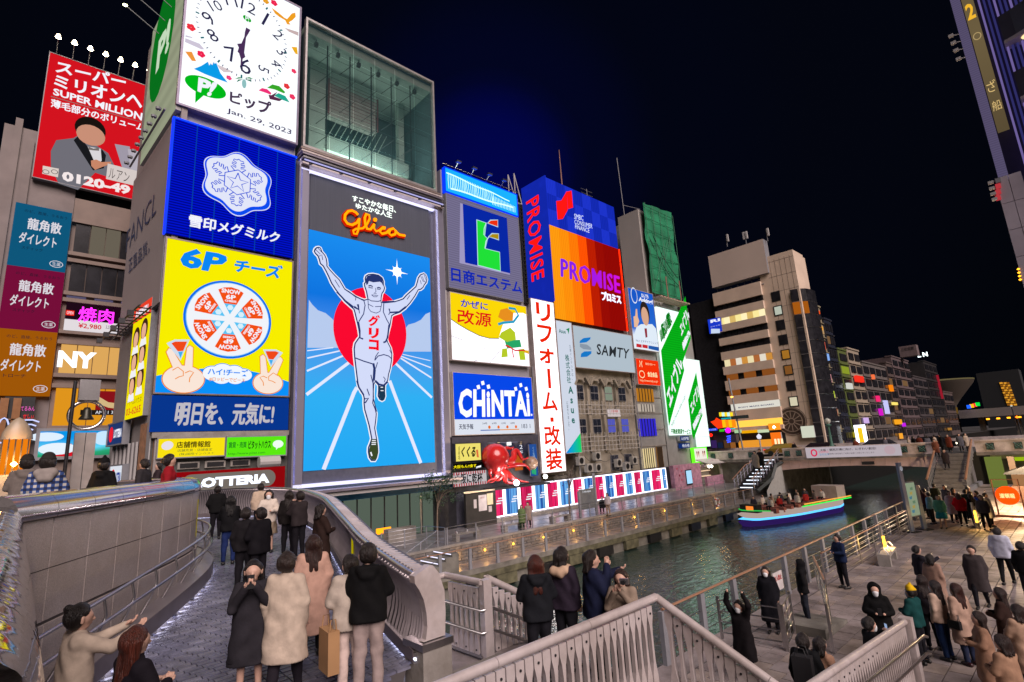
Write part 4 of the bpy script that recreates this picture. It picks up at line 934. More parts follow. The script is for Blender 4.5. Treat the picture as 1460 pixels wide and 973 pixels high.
L = [S((690, 500), (715, 495), (735, 508), w=.09), S((780, 520), (800, 515), (820, 525), w=.09), S((690, 515), (735, 522), w=.06), S((780, 532), (815, 535), w=.06), S((765, 520), (768, 560), (745, 578), (775, 580), w=.05), S((722, 592), (745, 612), (775, 612), (792, 600), (760, 596), (722, 592), w=.045), S((685, 635), (720, 655), (790, 660), (825, 650), w=.06),
     S((685, 640), (690, 730), (715, 765), (770, 782), (810, 765), (825, 700), (830, 670), w=.05), S((690, 690), (740, 715), w=.05), S((760, 715), (820, 712), w=.05), S((640, 640), (655, 700), (640, 790), (590, 870), w=.07), S((850, 680), (845, 770), (880, 850), (912, 905), w=.07),
     S((540, 715), (590, 745), (580, 690), w=.16), S((590, 740), (597, 785), w=.06), S((905, 735), (915, 775), (1010, 770), (1080, 715), w=.12), S((900, 800), (915, 770), w=.06), S((340, 435), (390, 515), w=.05), S((1090, 640), (1122, 595), w=.05), S((360, 560), (450, 655), (535, 720), w=.12), S((440, 530), (560, 610), (640, 650), w=.09), S((560, 615), (555, 650), w=.05), S((830, 665), (960, 660), w=.1),
     S((125, 145), (165, 180), w=.045), S((140, 120), (190, 170), w=.045), S((165, 105), (205, 150), w=.045), S((180, 190), (205, 175), (215, 230), w=.05), S((1230, 440), (1240, 480), w=.05), S((1250, 400), (1270, 450), w=.045), S((1270, 385), (1290, 440), w=.045), S((1235, 400), (1260, 455), w=.045), S((1290, 460), (1262, 450), w=.045),
     S((585, 70), (600, 160), (600, 235), (635, 248), w=.12, f=a2), S((905, 100), (890, 230), (870, 275), (845, 285), w=.12, f=a2), S((555, 445), (640, 478), (745, 510), w=.08, f=a2), S((740, 500), (755, 570), (745, 680), w=.17, f=a2), S((755, 470), (790, 425), (850, 410), (900, 425), (928, 450), w=.07, f=a2), S((795, 385), (765, 430), (755, 470), w=.06, f=a2), S((765, 555), (785, 490), w=.06, f=a2),
     S((715, 620), (735, 700), w=.07, f=a2), S((745, 560), (738, 700), (742, 860), w=.08, f=a2), S((760, 680), (800, 720), (850, 730), (890, 690), w=.14, f=a2), S((845, 640), (865, 665), (855, 695), w=.06, f=a2), S((675, 765), (700, 835), w=.07, f=a2), S((570, 680), (590, 750), (640, 830), w=.12, f=a2), S((640, 70), (690, 60), (655, 110), w=.1, f=a3), S((740, 60), (775, 200), w=.07, f=a3), S((910, 360), (930, 400), w=.05, f=a2)]
ribbon('runner_ink', e, L, .1, IN, d=.08)
flat('runner_shoe', e, [a2(*p) for p in ((792, 735), (862, 735), (858, 800), (866, 850), (850, 882), (820, 880), (798, 845), (800, 790))], ns('1c3850'), d=.085)
flat('runner_shoe', e, [a3(*p) for p in ((722, 485), (772, 485), (785, 560), (790, 640), (765, 700), (725, 700), (695, 650), (697, 590), (712, 530))], ns('3c4a28'), d=.085)
ribbon('shoe_laces', e, [S((725, 500), (765, 502), w=.06, f=a3), S((722, 520), (767, 522), w=.06, f=a3), S((720, 540), (765, 540), w=.06, f=a3), S((815, 750), (840, 750), w=.06, f=a2), S((815, 785), (845, 785), w=.06, f=a2), S((712, 620), (725, 660), w=.1, f=a3)], .05, W_, d=.1)
RD = ns('fa0820')
for ch, q in (('グ', (a2(685, 115), a2(805, 118), a2(810, 0), a2(683, 5))), ('リ', (a2(690, 245), a2(797, 240), a2(797, 138), a2(690, 128))), ('コ', (a2(692, 360), a2(797, 368), a2(797, 260), a2(692, 250)))): text('chest_lettering', e, ch, 0, 0, 0, 0, RD, d=.1, bold=.055, quad=q)
b4 = lambda x, y: FAC.uv(430 + x / 7.3, 240 + y / 7.3)
scp = [((570, 500), (548, 475), (510, 455), (468, 462), (435, 500), (432, 550), (460, 590), (510, 605), (560, 580), (580, 545)), ((585, 535), (580, 600), (570, 660), (555, 700), (525, 695), (518, 665), (550, 645), (620, 640), (660, 600), (690, 540), (685, 500), (655, 490), (640, 530), (645, 600), (665, 645), (700, 650), (730, 610), (740, 595)),
       ((738, 600), (735, 640), (755, 670), (790, 660), (830, 625), (855, 632)), ((850, 640), (815, 640), (795, 670), (820, 695), (865, 685), (900, 650)), ((940, 640), (905, 650), (890, 690), (915, 712), (955, 700), (965, 665), (940, 640), (960, 670), (1000, 705), (1060, 715))]
for nm, wd, m_, dd in (('name_edge', .3, glow('d02000', 1.), .12), ('name_tube', .2, glow('ff9a08', 1.5), .22)):
    mb = MB()
    for sp in scp: mb.tube([FAC.p(*b4(x, y), dd) for x, y in sp], wd / 2 * (1.15 if nm == 'name_edge' else 1), m_, 6)
    mb.lathe([(0, -.15), (.12, -.1), (.15, 0), (.12, .1), (0, .15)], tuple(FAC.p(*b4(750, 548), dd)), m_, 8); mb.build(nm, e, True)
text('motto_lettering', e, 'すこやかな毎日、', 0, 0, 0, 0, glow('f4fff4', 1.5), d=.08, bold=.03, quad=[b4(525, 345), b4(975, 470), b4(975, 405), b4(525, 285)]); text('motto_lettering', e, 'ゆたかな人生', 0, 0, 0, 0, glow('f4fff4', 1.5), d=.08, bold=.03, quad=[b4(560, 420), b4(935, 525), b4(935, 465), b4(560, 365)])
# ledge above the screen
lg2 = empty('screen_cornice', 'steel cornice with brackets and lit rods above the runner screen', 'cornice')
for k, (z, d, m_) in enumerate(((19.25, .5, M_ALU), (19.62, .62, M_STEEL), (19.95, .5, mat('violet_metal', (.4, .36, .45), .3, .7)), (20.25, .3, M_ALU), (20.5, .2, mat('bronze_band', (.3, .24, .22), .4, .5)))): box('ledge', lg2, 11.7, 32 - d, z, 22.9, 32.6, z + .12, m_)
for k in range(6): x = 12.1 + k * 2.1; mb = MB(); mb.slab((x, 31.2, 19.15), (.1, 0, 0), (0, .7, .3), .14, .85, .12, M_DARK); mb.build('bracket', lg2)
mb = MB(); mb.tube([(11.8, 31.45, 19.5), (22.8, 31.45, 19.5)], .05, glow('b8b4f0', 1.0), 6); mb.build('light_rod', lg2)

# glass box on top, open lattice behind glass
gb = empty('glass_box', 'dark glass fronted roof box above the runner screen with spider fixings', 'building')
U0, U1, V0, V1 = 11.86, 22.62, 20.75, 30.9
gl = bpy.data.materials.new('tinted_glass'); gl.use_nodes = True; b = gl.node_tree.nodes['Principled BSDF']
b.inputs['Base Color'].default_value = (.02, .05, .055, 1); b.inputs['Roughness'].default_value = .03; b.inputs['Transmission Weight'].default_value = .0; b.inputs['Alpha'].default_value = .36; b.inputs['Specular IOR Level'].default_value = .04
for a in ((U0, V1 - .16, U1, V1), (U0, V0, U1, V0 + .18), (U0, V0 + .18, U0 + .14, V1 - .16), (U1 - .14, V0 + .18, U1, V1 - .16)): board('frame', gb, *a, mat('silver_frame', (.62, .58, .58), .3, .7), FAC, -.3, .05)
nx, nz = 6, 6
for i in range(nx):
    for j in range(nz):
        a = U0 + .14 + (U1 - U0 - .28) * i / nx; c = V0 + .18 + (V1 - V0 - .34) * j / nz
        board('glass_pane', gb, a + .02, c + .02, a + (U1 - U0 - .28) / nx - .02, c + (V1 - V0 - .34) / nz - .02, gl, FAC, -.12, -.09)
mb = MB()
for i in range(1, nx):
    a = U0 + .14 + (U1 - U0 - .28) * i / nx; mb.tube([(a, 32.7, V0 + .2), (a, 32.7, V1 - .2)], .05, M_DARK, 5); 
for j in range(1, nz): c = V0 + .18 + (V1 - V0 - .34) * j / nz; mb.tube([(U0 + .1, 32.6, c), (U1 - .1, 32.6, c)], .018, M_DARK, 4)
for i in range(1, nx):
    for j in range(1, nz):
        a = U0 + .14 + (U1 - U0 - .28) * i / nx; c = V0 + .18 + (V1 - V0 - .34) * j / nz
        mb.tube([(a - .18, 32.16, c - .18), (a, 32.6, c), (a + .18, 32.16, c + .18)], .02, M_DARK, 4); mb.tube([(a, 32.6, c), (a - .45, 33.5, c - .35)], .03, M_DARK, 4)
mb.build('spider_fixings', gb)
CR = mat('interior_wall', (.42, .52, .45), .6, var=.05); CRD = mat('interior_dark', (.03, .05, .06), .6)  # pale and near-black base colours carry the light and shade inside the box
box('reflected_hall', gb, 18.9, 36.0, V0, 21.9, 36.3, 28.2, CRD); box('beam', gb, 12.0, 36.5, 21.2, 22.4, 36.9, 22.3, CR); box('column', gb, 21.0, 35.0, V0, 21.5, 35.5, V1 - .95, CR)
box('ceiling', gb, U0 + .1, 32.3, V1 - .9, U1 - .1, 38, V1 - .3, CR); box('back_wall', gb, U0, 38, V0, U1, 38.3, V1, mat('interior_teal', (.004, .009, .012), .8, var=.1, ns=.4))
box('side_panel', gb, U0 + .02, 32.35, V0, U0 + .2, 37.9, V1 - .95, mat('interior_side', (.04, .07, .09), .5)); box('side_panel', gb, U1 - .2, 32.35, V0, U1 - .02, 37.9, V1 - .95, mat('interior_side2', (.10, .17, .19), .5))
box('column', gb, 13.2, 34.5, V0, 14.4, 35.6, V1 - .95, CR); box('beam', gb, 14.41, 34.5, 22.8, 21.6, 35.4, 24.0, CR)
box('light_box', gb, 14.6, 34.6, 25.8, 18.6, 35.2, 28.6, mat('sign_back', (.45, .45, .40), .6, var=.2, ns=2)); mb = MB()
for k in range(9): mb.tube([(14.6, 34.4, 28.7 - k * .3), (18.7, 34.4, 28.7 - k * .3)], .025, mat('rust_red', (.18, .04, .05), .5), 4)
for x in (14.6, 18.7): mb.tube([(x, 34.4, 25.8), (x, 34.4, 28.8)], .07, mat('rust_red', (0, 0, 0)), 5)
mb.build('red_lattice', gb); mb = MB()
for k in range(10): mb.tube([(14.6 + k * .45, 34.3, 23.9), (15.4 + k * .45, 34.3, 25.7)], .03, CR, 4)
mb.build('scaffold_bars', gb)
for k in range(6): x = U0 + 1.0 + k * 1.65; mb = MB(); mb.tube([(x, 32.6, V1 - .9), (x, 32.6, V1 - 1.15)], .03, M_DARK, 5); mb.box(x - .12, 32.5, V1 - 1.45, x + .12, 32.75, V1 - 1.15, M_DARK); mb.build('spotlight', gb)
il = bpy.data.lights.new('interior_light', 'AREA'); il.energy = 1100; il.size = 6; il.color = (.75, .95, .85)
l = bpy.data.objects.new('interior_light', il); COL.objects.link(l); l.parent = gb; l.location = (17, 33.8, 21.2); l.rotation_euler = (R(180), 0, 0)

# shopfront under the screen
sf = empty('glass_shopfront', 'pale green glass shopfront with blue fascia under the runner screen', 'shop')
box('fascia', sf, 13.8, 31.75, -2.35, 23.0, 32.5, -2.0, mat('blue_fascia', (.02, .17, .32), .4)); box('soffit', sf, 11.8, 30.8, -1.95, 23.1, 33.1, -1.75, M_GREYL); box('ledge', sf, 11.8, 30.6, -1.7, 23.1, 31.9, -1.55, mat('violet_metal', (0, 0, 0)))
for k in range(8): board('glass_panel', sf, 14.1 + k * .96, -5.05, 14.1 + k * .96 + .88, -2.4, glow('6c7a6c', .6, name='lit_green_glass'), FAC, -.4, -.35)
for k in range(9): board('mullion', sf, 14.02 + k * .96, -5.1, 14.1 + k * .96, -2.36, M_DARK, FAC, -.4, -.3)
box('dark_shutter', sf, 21.9, 31.9, -5.1, 23.4, 32.3, -2.36, M_DARK); box('ladder_frame', sf, 20.6, 32.25, -5.1, 20.7, 32.33, -2.6, M_STEEL)
mb = MB(); mb.box(16.9, 31.5, -4.6, 17.9, 31.6, -4.25, glow('ff9410', 2.2)); mb.build('orange_lamp', sf); box('planter', sf, 17.2, 30.6, -5.1, 19.2, 31.2, -4.3, M_CONC)
# ================================================================== east group of façades
NP = mat('side_cladding', (.26, .25, .30), .6, var=.08, ns=.5)
w = empty('estate_building', 'narrow building with the white E logo board, the yellow board and the blue board', 'building')
box('wall', w, 23.3, 32.4, -5.1, 32.1, 44, 23.2, NP); box('side_strip', w, 23.2, 32.3, -2.4, 23.45, 32.39, 12.7, M_GREYL)
mb = MB(); 
for x in (31.95, 32.25): mb.box(x, 32.1, 12.9, x + .14, 32.38, 22.5, M_DARK)
for k in range(24): mb.box(32.0, 32.05, 12.9 + k * .4, 32.35, 32.09, 12.98 + k * .4, M_DARK)
mb.build('ladder', w)
for k in range(4): mb = MB(); x = 24.6 + k * 1.7; mb.tube([(x, 32.5, 23.2), (x, 31.6, 23.9)], .03, M_STEEL, 5); mb.box(x - .25, 31.4, 23.85, x + .2, 31.65, 24.0, M_STEEL); mb.build('roof_lamp', w)
mb = MB(); mb.tube([(23.3, 32, 23.6), (31.8, 32, 23.6)], .03, M_STEEL, 5); mb.build('roof_rail', w)
# logo board
M_LILAC = glow('8d86ac', .72, wave=('Z', 1.6, .28))
e = sign('logo_billboard', 'lilac LED billboard with green letter emblem on dark blue square', 23.5, 12.92, 31.55, 20.9, M_LILAC, frame=M_GREY, fw=.05)
n1 = lambda x, y: FAC.uv(620 + x / 4.867, 230 + y / 4.867)
flat('square_edge', e, [n1(170, 708), n1(520, 790), n1(492, 392), n1(175, 292)], ns('a8a0cc', .9), d=.02); flat('square', e, [n1(208, 705), n1(522, 780), n1(498, 396), n1(192, 296)], ns('0828a8', .95), d=.035)
GL = [n1(*p) for p in ((298, 722), (290, 412), (352, 432), (340, 520), (360, 540), (345, 610), (445, 635), (450, 762))]
flat('emblem_edge', e, grow(GL, .1), ns('b8dce8'), d=.05); flat('green_shape', e, GL, ns('20e038'), d=.065)
R1 = [n1(*p) for p in ((365, 432), (385, 415), (432, 412), (432, 455))]; R2 = [n1(*p) for p in ((372, 525), (395, 508), (438, 508), (438, 545))]
flat('emblem_edge', e, grow(R1, .1), ns('b8dce8'), d=.055); flat('red_shape', e, R1, ns('f03010'), d=.07); flat('emblem_edge', e, grow(R2, .1), ns('b8dce8'), d=.055); flat('gold_shape', e, R2, ns('b09010'), d=.07)
ribbon('emblem_line', e, [[n1(352, 432), n1(338, 470), n1(336, 515)], [n1(372, 525), n1(350, 560), n1(343, 608)]], .08, ns('c8e4f0'), d=.08)
text('brand_lettering', e, '日商エステム', 0, 0, 0, 0, ns('1028b0'), bold=.03, quad=[n1(115, 830), n1(603, 920), n1(600, 840), n1(112, 735)])
e = sign('light_band_billboard', 'bright cyan light band with wavy white lines above the lilac board', 23.5, 21.15, 31.55, 23.25, glow('18a8f0', 1.15), frame=glow('0838f0', 1.2), fw=.08)
L = []
for k in range(28): x = 23.8 + k * .18; L.append([(x, 22.9 - k * .01), (x - .04 + .06 * math.sin(k), 22.2), (x + .02, 21.45 + k * .008), .05])
for k in range(16): x = 28.5 + k * .18; L.append([(x, 22.3 - .02 * k), (x + .05, 21.9), (x + .02, 21.4), .05])
L.append([(23.6 + .5 * k, 22.8 - .03 * k + .05 * math.sin(k * .8), ) for k in range(15)] + [.1]); L.append([(24 + .5 * k, 21.5 + .02 * k + .06 * math.sin(k * .6)) for k in range(15)] + [.13])
ribbon('wavy_light', e, L, .05, ns('c8f4ff', 1.5), d=.03)
# roof truss
rt = empty('roof_truss', 'small pale lattice mast on the roof beside the blue wall', 'mast', (31.6, 33, 23.2)); mb = MB()
for a, b_ in (((0, 0, 0), (0, 0, 2.6)), ((0, 0, 2.6), (.8, 0, .3)), ((.8, 0, .3), (.8, 0, 3.0)), ((.8, 0, 3.0), (1.6, 0, 0)), ((0, 0, 0), (1.6, 0, 0))): mb.tube([a, b_], .05, M_GREYL, 5)
mb.build('lattice', rt)
# cold medicine board
e = sign('medicine_billboard', 'yellow and white lit cold medicine billboard above the blue rental board', 23.55, 7.15, 31.8, 12.5, glow('f4f2fa', 1.5), frame=M_ALU, fw=.06)
k1 = lambda x, y: FAC.uv(630 + x / 4.325, 405 + y / 4.325)
flat('yellow_field', e, [(23.55, 12.5), (23.55, 10.35)] + [k1(*p) for p in ((100, 250), (160, 285), (230, 320), (290, 335), (350, 335), (360, 300), (380, 240), (440, 180), (500, 180), (530, 195))] + [(31.8, 11.9), (31.8, 12.5)], ns('fcd808'), d=.02)
ribbon('field_line', e, [[k1(*p) for p in ((50, 215), (100, 250), (160, 285), (230, 320), (290, 336), (352, 337))]], .06, ns('402010'), d=.03)
text('lettering', e, 'かぜに', 0, 0, 0, 0, ns('1838c8'), bold=.025, quad=[k1(115, 140), k1(283, 165), k1(283, 120), k1(115, 92)]); text('lettering', e, '改源', 0, 0, 0, 0, ns("e01018"), bold=.022, quad=[k1(95, 240), k1(303, 268), k1(303, 185), k1(95, 155)])
for pts, c in ((((350, 330), (365, 300), (420, 270), (450, 300), (455, 345), (400, 360)), 'b8cc28'), (((385, 350), (480, 345), (490, 390), (400, 400)), '28a868'), (((370, 400), (400, 398), (405, 450), (365, 455)), 'b8cc28'), (((470, 405), (505, 400), (515, 470), (480, 470)), 'b8cc28'), (((345, 205), (360, 160), (400, 150), (440, 180), (435, 230), (410, 245)), 'e89020'), (((480, 405), (535, 412), (540, 435), (510, 425)), 'e8b018')): flat('colour_patch', e, [k1(*p) for p in pts], ns(c), d=.035)
ribbon('swoosh', e, [[k1(*p) for p in ((345, 250), (380, 240), (440, 235), (470, 195), (450, 155), (410, 150))]], .22, ns('28a0c8'), d=.04); ribbon('swoosh', e, [[k1(*p) for p in ((390, 380), (430, 400), (440, 455))], [k1(*p) for p in ((400, 380), (450, 412), (510, 410))]], .12, ns('d81828'), d=.05)
for q_ in ([k1(295, 487), k1(355, 415)], [k1(55, 320), k1(130, 348)], [k1(195, 478), k1(225, 468)], [k1(255, 398), k1(270, 396)]): ribbon('sketch_line', e, [q_], .035, ns('603850'), d=.03)
# blue rental board with weather strip
e = sign('rental_billboard', 'blue lit billboard with thick white letters and a white weather strip below', 23.55, 1.45, 31.9, 6.15, glow('0848e8', 1.), frame=M_ALU, fw=.05)
k4 = k1
text('brand_lettering', e, 'CHiNTAi', 0, 0, 0, 0, ns("ffffff", 1.1), bold=.04, space=1.08, quad=[k4(100, 825), k4(545, 818), k4(535, 660), k4(103, 645)])
for x, y in ((250, 612), (223, 637), (285, 635), (484, 625), (453, 648), (518, 648)):
    a, b_ = k4(x, y); flat('white_square', e, [(a + .22 * math.cos(R(t_)), b_ + .22 * math.sin(R(t_))) for t_ in (60, 150, 240, 330)], ns('ffffff', 1.1), d=.05)
blob('trade_mark', e, k4(552, 808), .1, .1, W_)
board('weather_strip', e, 23.55, 1.45, 31.9, 2.6, glow('e2e8f4', .95), FAC, 0, .02)
text('weather_lettering', e, '天気予報', 23.95, 1.85, 25.3, 2.25, ns('282c48'), d=.04, bold=.01); text('weather_lettering', e, '183 1', 30.4, 1.85, 31.4, 2.2, ns('383c58'), d=.04)
ribbon('scale_line', e, [[(26, 1.75), (28, 1.76)]], .07, ns('2858b0'), d=.04); ribbon('scale_line', e, [[(28, 1.76), (30.1, 1.77)]], .07, ns('e89030'), d=.042)
for k in range(4): blob('sun_picture', e, (26.9 + k * .95, 1.98), .13, .13, ns('f07018'), d=.045, n=10); text('weather_lettering', e, ['24時', '6時', '12時', '18時'][k], 26.2 + k * .98, 2.2, 26.7 + k * .98, 2.36, ns('282c48'), d=.04)

# tall reform sign
e = sign('vertical_billboard', 'tall white lit sign with red characters リフォーム・改装', 32.5, -1.9, 35.45, 13.4, glow('f8f4f8', 2.0), side=glow('e0a030', .8), depth=.9, frame=M_ALU, fw=.05)
rows = [('リ', 13.2, 11.4), ('フ', 11.1, 9.4), ('ォ', 8.95, 7.55), ('ー', 7.1, 5.3), ('ム', 5.0, 3.3), ('・', 2.75, 2.35), ('改', 2.0, .35), ('装', .05, -1.7)]
for ch, z1, z0 in rows:
    if ch == 'ー': flat('character', e, [(33.95, z0), (34.35, z0), (34.35, z1), (33.95, z1)], ns('f02808'), d=.04)
    elif ch == '・': flat('character', e, [(33.9, z0), (34.35, z0), (34.35, z1), (33.9, z1)], ns('f02808'), d=.04)
    else: text("character", e, ch, 33.05, z0, 35.0, z1, ns("f02808"), d=.04, bold=.03)
e = sign('gas_company_sign', 'narrow pale vertical sign with green letters beside the tall red lettered sign', 35.62, -.42, 37.8, 11.75, glow('d4dcec', .95), frame=M_ALU, fw=.04)
text('brand_lettering', e, 'Asue', 35.95, 10.6, 36.9, 11.0, ns('187068'), bold=.02); flat('arrow_mark', e, [(36.95, 11.05), (37.5, 11.25), (37.3, 10.6), (37.2, 10.95)], ns('208858'), d=.03)
text('lettering', e, '株式会社', 36.55, 5.9, 37.1, 8.6, ns('186860'), vert=True, bold=.01); text('lettering', e, 'Asue', 36.6, 2.2, 37.3, 5.6, ns('186860'), vert=True, bold=.03); text('lettering', e, '九専インテックは、', 37.25, 6.2, 37.5, 9.6, ns('405868'), vert=True); text('lettering', e, 'に変わりました。', 36.2, 1.6, 36.45, 4.2, ns('405868'), vert=True)
flat('blue_corner', e, [(35.62, -.42), (37.8, -.42), (37.8, 1.3)], gradglow('corner_gradient', ((0, '0880f0'), (1, '18d060')), 0, 35.6, 37.8), d=.03)
e = sign('company_billboard', 'pale grey billboard with dark letters and a blue folded S mark', 38.0, 7.5, 47.65, 11.55, glow('b9c8d4', .9), frame=M_ALU, fw=.05)
s2 = lambda x, y: FAC.uv(730 + x / 4.633, 400 + y / 4.633)
for pts, c in ((((445, 415), (447, 400), (470, 382), (518, 376), (515, 390), (490, 410)), '1878c8'), (((447, 418), (495, 425), (520, 445), (523, 460), (470, 455), (447, 440)), '8a98a8'), (((452, 508), (455, 485), (475, 470), (524, 468), (522, 485), (495, 505)), '1878c8')): flat('emblem', e, [s2(*p) for p in pts], ns(c), d=.03)
text('brand_lettering', e, 'SAMTY', 0, 0, 0, 0, ns('282c30'), bold=.018, space=1.1, quad=[s2(558, 490), s2(768, 520), s2(775, 455), s2(558, 418)])

# ---- blue and orange loan company boards
w = empty('loan_tower', 'tower wrapped in blue and orange glowing panels with red and violet letters', 'building')
box('wall', w, 35.9, 32.3, 11.8, 46.8, 44, 26.3, M_DARK)
BP = glow('1830c8', .85, wave=('X', 1.1, .22, 2.)); BP2 = glow('2038d8', .95, wave=('X', 1.3, .2, 2.))
for i in range(8):
    for j in range(3): a = 35.78 + i * 1.4; c = 21.5 + j * 1.67; board('blue_panel', w, a + .02, c + .02, a + 1.38, c + 1.65, BP if (i + j) % 2 else BP2, FAC, -.15, 0)
OC = ['ff9a10', 'ff900c', 'ff7a08', 'ff5204', 'd82404', 'b01006', 'a80c06', 'a80c06']
for i in range(8):
    for j in range(5):
        a = 35.78 + i * 1.4; c = 12.0 + j * 1.89; m_ = glow(OC[i], 1.1 if i < 4 else .8, wave=('X', 1.2, .18, 2.)); board('orange_panel' if i < 4 else 'red_panel', w, a + .02, c + .02, a + 1.38, c + 1.87, m_, FAC, -.15, 0)
P_S = Plane((35.72, 32.0, 0), (0, -1, 0)); 
for i in range(2):
    for j in range(8): board('blue_side_panel', w, -3.45 + i * 1.72, 13.7 + j * 1.63, -3.45 + i * 1.72 + 1.7, 13.7 + j * 1.63 + 1.61, BP, P_S, -.15, 0)
for j in range(6): box('red_edge_lamp', w, 46.98, 31.9, 12 + j * 1.58, 47.1, 32.05, 13.5 + j * 1.58, glow('ff2808', 2.0)) 
p2_ = lambda x, y: FAC.uv(730 + x / 4.633, 220 + y / 4.633); pS = lambda x, y: P_S.uv(730 + x / 4.633, 220 + y / 4.633)
RE = glow('f01410', 1.3, sample=False)
text('side_lettering', w, 'PROMISE', 0, 0, 0, 0, RE, P_S, .08, bold=.008, space=1.12, quad=[pS(95, 320), pS(133, 845), pS(215, 812), pS(177, 268)], depth=.1)
for pts in (((288, 312), (322, 308), (332, 430), (297, 435)), ((322, 308), (358, 245), (365, 370), (332, 430)), ((358, 250), (390, 243), (400, 355), (366, 365))): flat('red_emblem', w, [p2_(*p) for p in pts], RE, d=.08)
for tx, q in (('SMBC', ((408, 428), (468, 441), (468, 408), (408, 394))), ('CONSUMER', ((410, 462), (528, 494), (528, 464), (410, 432))), ('FINANCE', ((414, 493), (508, 522), (508, 492), (414, 466)))): text('small_lettering', w, tx, 0, 0, 0, 0, ns('dfe8ff', 1.2), d=.06, quad=[p2_(*c) for c in q])
text('brand_lettering', w, 'PROMISE', 0, 0, 0, 0, gradglow('letter_gradient', ((0, '7020e0'), (.5, '9a18d8'), (1, 'd010d8')), 0, 37, 47, 1.15), d=.12, bold=.004, space=1.1, quad=[p2_(322, 810), p2_(712, 922), p2_(705, 810), p2_(320, 690)], depth=.15)
text('kana_lettering', w, 'プロミス', 0, 0, 0, 0, glow('dfe4ff', 1.6, sample=False), d=.12, bold=.02, quad=[p2_(592, 965), p2_(718, 990), p2_(712, 935), p2_(588, 905)], depth=.1)
w = empty('roof_aerial', 'tall thin rust and white aerial on the blue tower roof', 'aerial', (40.6, 34, 26.3)); mb = MB(); mb.tube([(0, 0, 0), (0, 0, 6)], [.1, .04], mat('rust', (.25, .12, .09), .7), 6); mb.build('mast', w, True)
w = empty('roof_aerial', 'small television aerial at the right end of the blue tower roof', 'aerial', (46.2, 35, 26.3)); mb = MB(); mb.tube([(0, 0, 0), (0, 0, 3.5)], .04, M_GREY, 5)
for z in (2.2, 2.8, 3.3): mb.tube([(-1, 0, z), (1, 0, z)], .025, M_GREY, 4)
mb.build('mast', w, True)

# ---- old stone building behind SAMTY board
ST = mat('old_stone', (.28, .25, .20), .8, var=.3, ns=1.0, bump=.4, bs=8); STD = mat('window_dark', (.02, .025, .04), .15, var=.3, spec=.8)
w = empty('old_stone_building', 'old brown stone building with gabled window heads under the pale grey billboard', 'building')
box('wall', w, 37.5, 32.6, -5.1, 47.6, 44, 11.6, ST)
for i in range(4):
    u = 38.15 + i * 2.28
    for r, (z0, z1) in enumerate(((4.45, 5.9), (1.25, 2.65), (-2.4, -.9))):
        if r == 2 and i < 2: continue
        lit = (i == 2 and r == 0, i >= 2 and r == 1)[min(r, 1)]
        wi = board('window', w, u, z0, u + 1.25, z1, M_STEEL if 0 else mat('window_frame_grey', (.2, .2, .21), .5), FAC, -.59, -.5)
        for a in range(2):
            for c in range(2): board('pane', wi, u + .06 + a * .59, z0 + .06 + c * (z1 - z0) / 2, u + .6 + a * .59, z0 + (c + 1) * (z1 - z0) / 2 - .04, (glow('b8c8b0', .45) if r == 0 else glow('6a70e8', .6)) if lit else STD, FAC, -.5, -.48)
        if r == 0:
            mb = MB(); cu_ = u + .62
            for s_ in (-1, 1): mb.slab(FAC.p(cu_ + s_ * .45, 6.55, -.3), (s_ * .55, 0, -.75), (0, -1, 0), 1.0, .35, .22 * -s_, ST)
            mb.box(cu_ - .5, 32.2, 6.35, cu_ + .5, 32.58, 6.55, ST); mb.build('window_head', w)
    board('pier', w, u - .75, -.4, u - .35, 6.2, ST, FAC, -.6, -.28)
mb = MB(); gm = mat('pale_grid', (.45, .43, .40), .6)
for z0, n in ((3.1, 3), (-.35, 4)):
    for k in range(n): mb.box(37.7, 32.2, z0 + k * .42, 47.4, 32.25, z0 + k * .42 + .06, gm)
    for k in range(18): mb.box(37.8 + k * .56, 32.19, z0 - .1, 37.86 + k * .56, 32.24, z0 + n * .42, gm)
mb.build('balcony_grid', w, kind='stuff'); board('notice', w, 42.6, 2.85, 44.6, 3.6, ns('e8d8d8', .75), FAC, -.3, -.2); text('notice_lettering', w, '広告募集', 43, 3.25, 44.2, 3.5, ns('c02028'), d=-.18)
ACM = mat('ac_white', (.42, .41, .38), .5, var=.1)
acl = ['left of the row, highest by the sign', 'below it on the left', 'in the middle of the wall, upper one of a pair', 'in the middle of the wall, lower one of a pair', 'right of the middle beside a drain pipe', 'at the right end below the grid', 'half hidden low behind the striped panels']
for k, (x, z) in enumerate(((37.4, -1.2), (38.5, -1.9), (39.8, -.9), (39.75, -1.95), (43.0, -1.7), (45.6, -1.6), (44.3, -2.1))):
    a = empty('air_conditioner', 'white outdoor air conditioner ' + acl[k], 'air conditioner', (x, 31.9, z), 0, 'air conditioners on the old stone building')
    box('case', a, -.4, -.2, -.35, .4, .2, .42, ACM); mb = MB(); mb.lathe([(.0, 0), (.26, 0), (.28, .03)], (0, 0, 0), M_BLACK, 12); f = mb.build('fan', a); f.location = (-.08, -.205, .04); f.rotation_euler = (R(90), 0, 0); box('bracket', a, -.4, -.2, -.42, .4, .4, -.36, M_DARK)

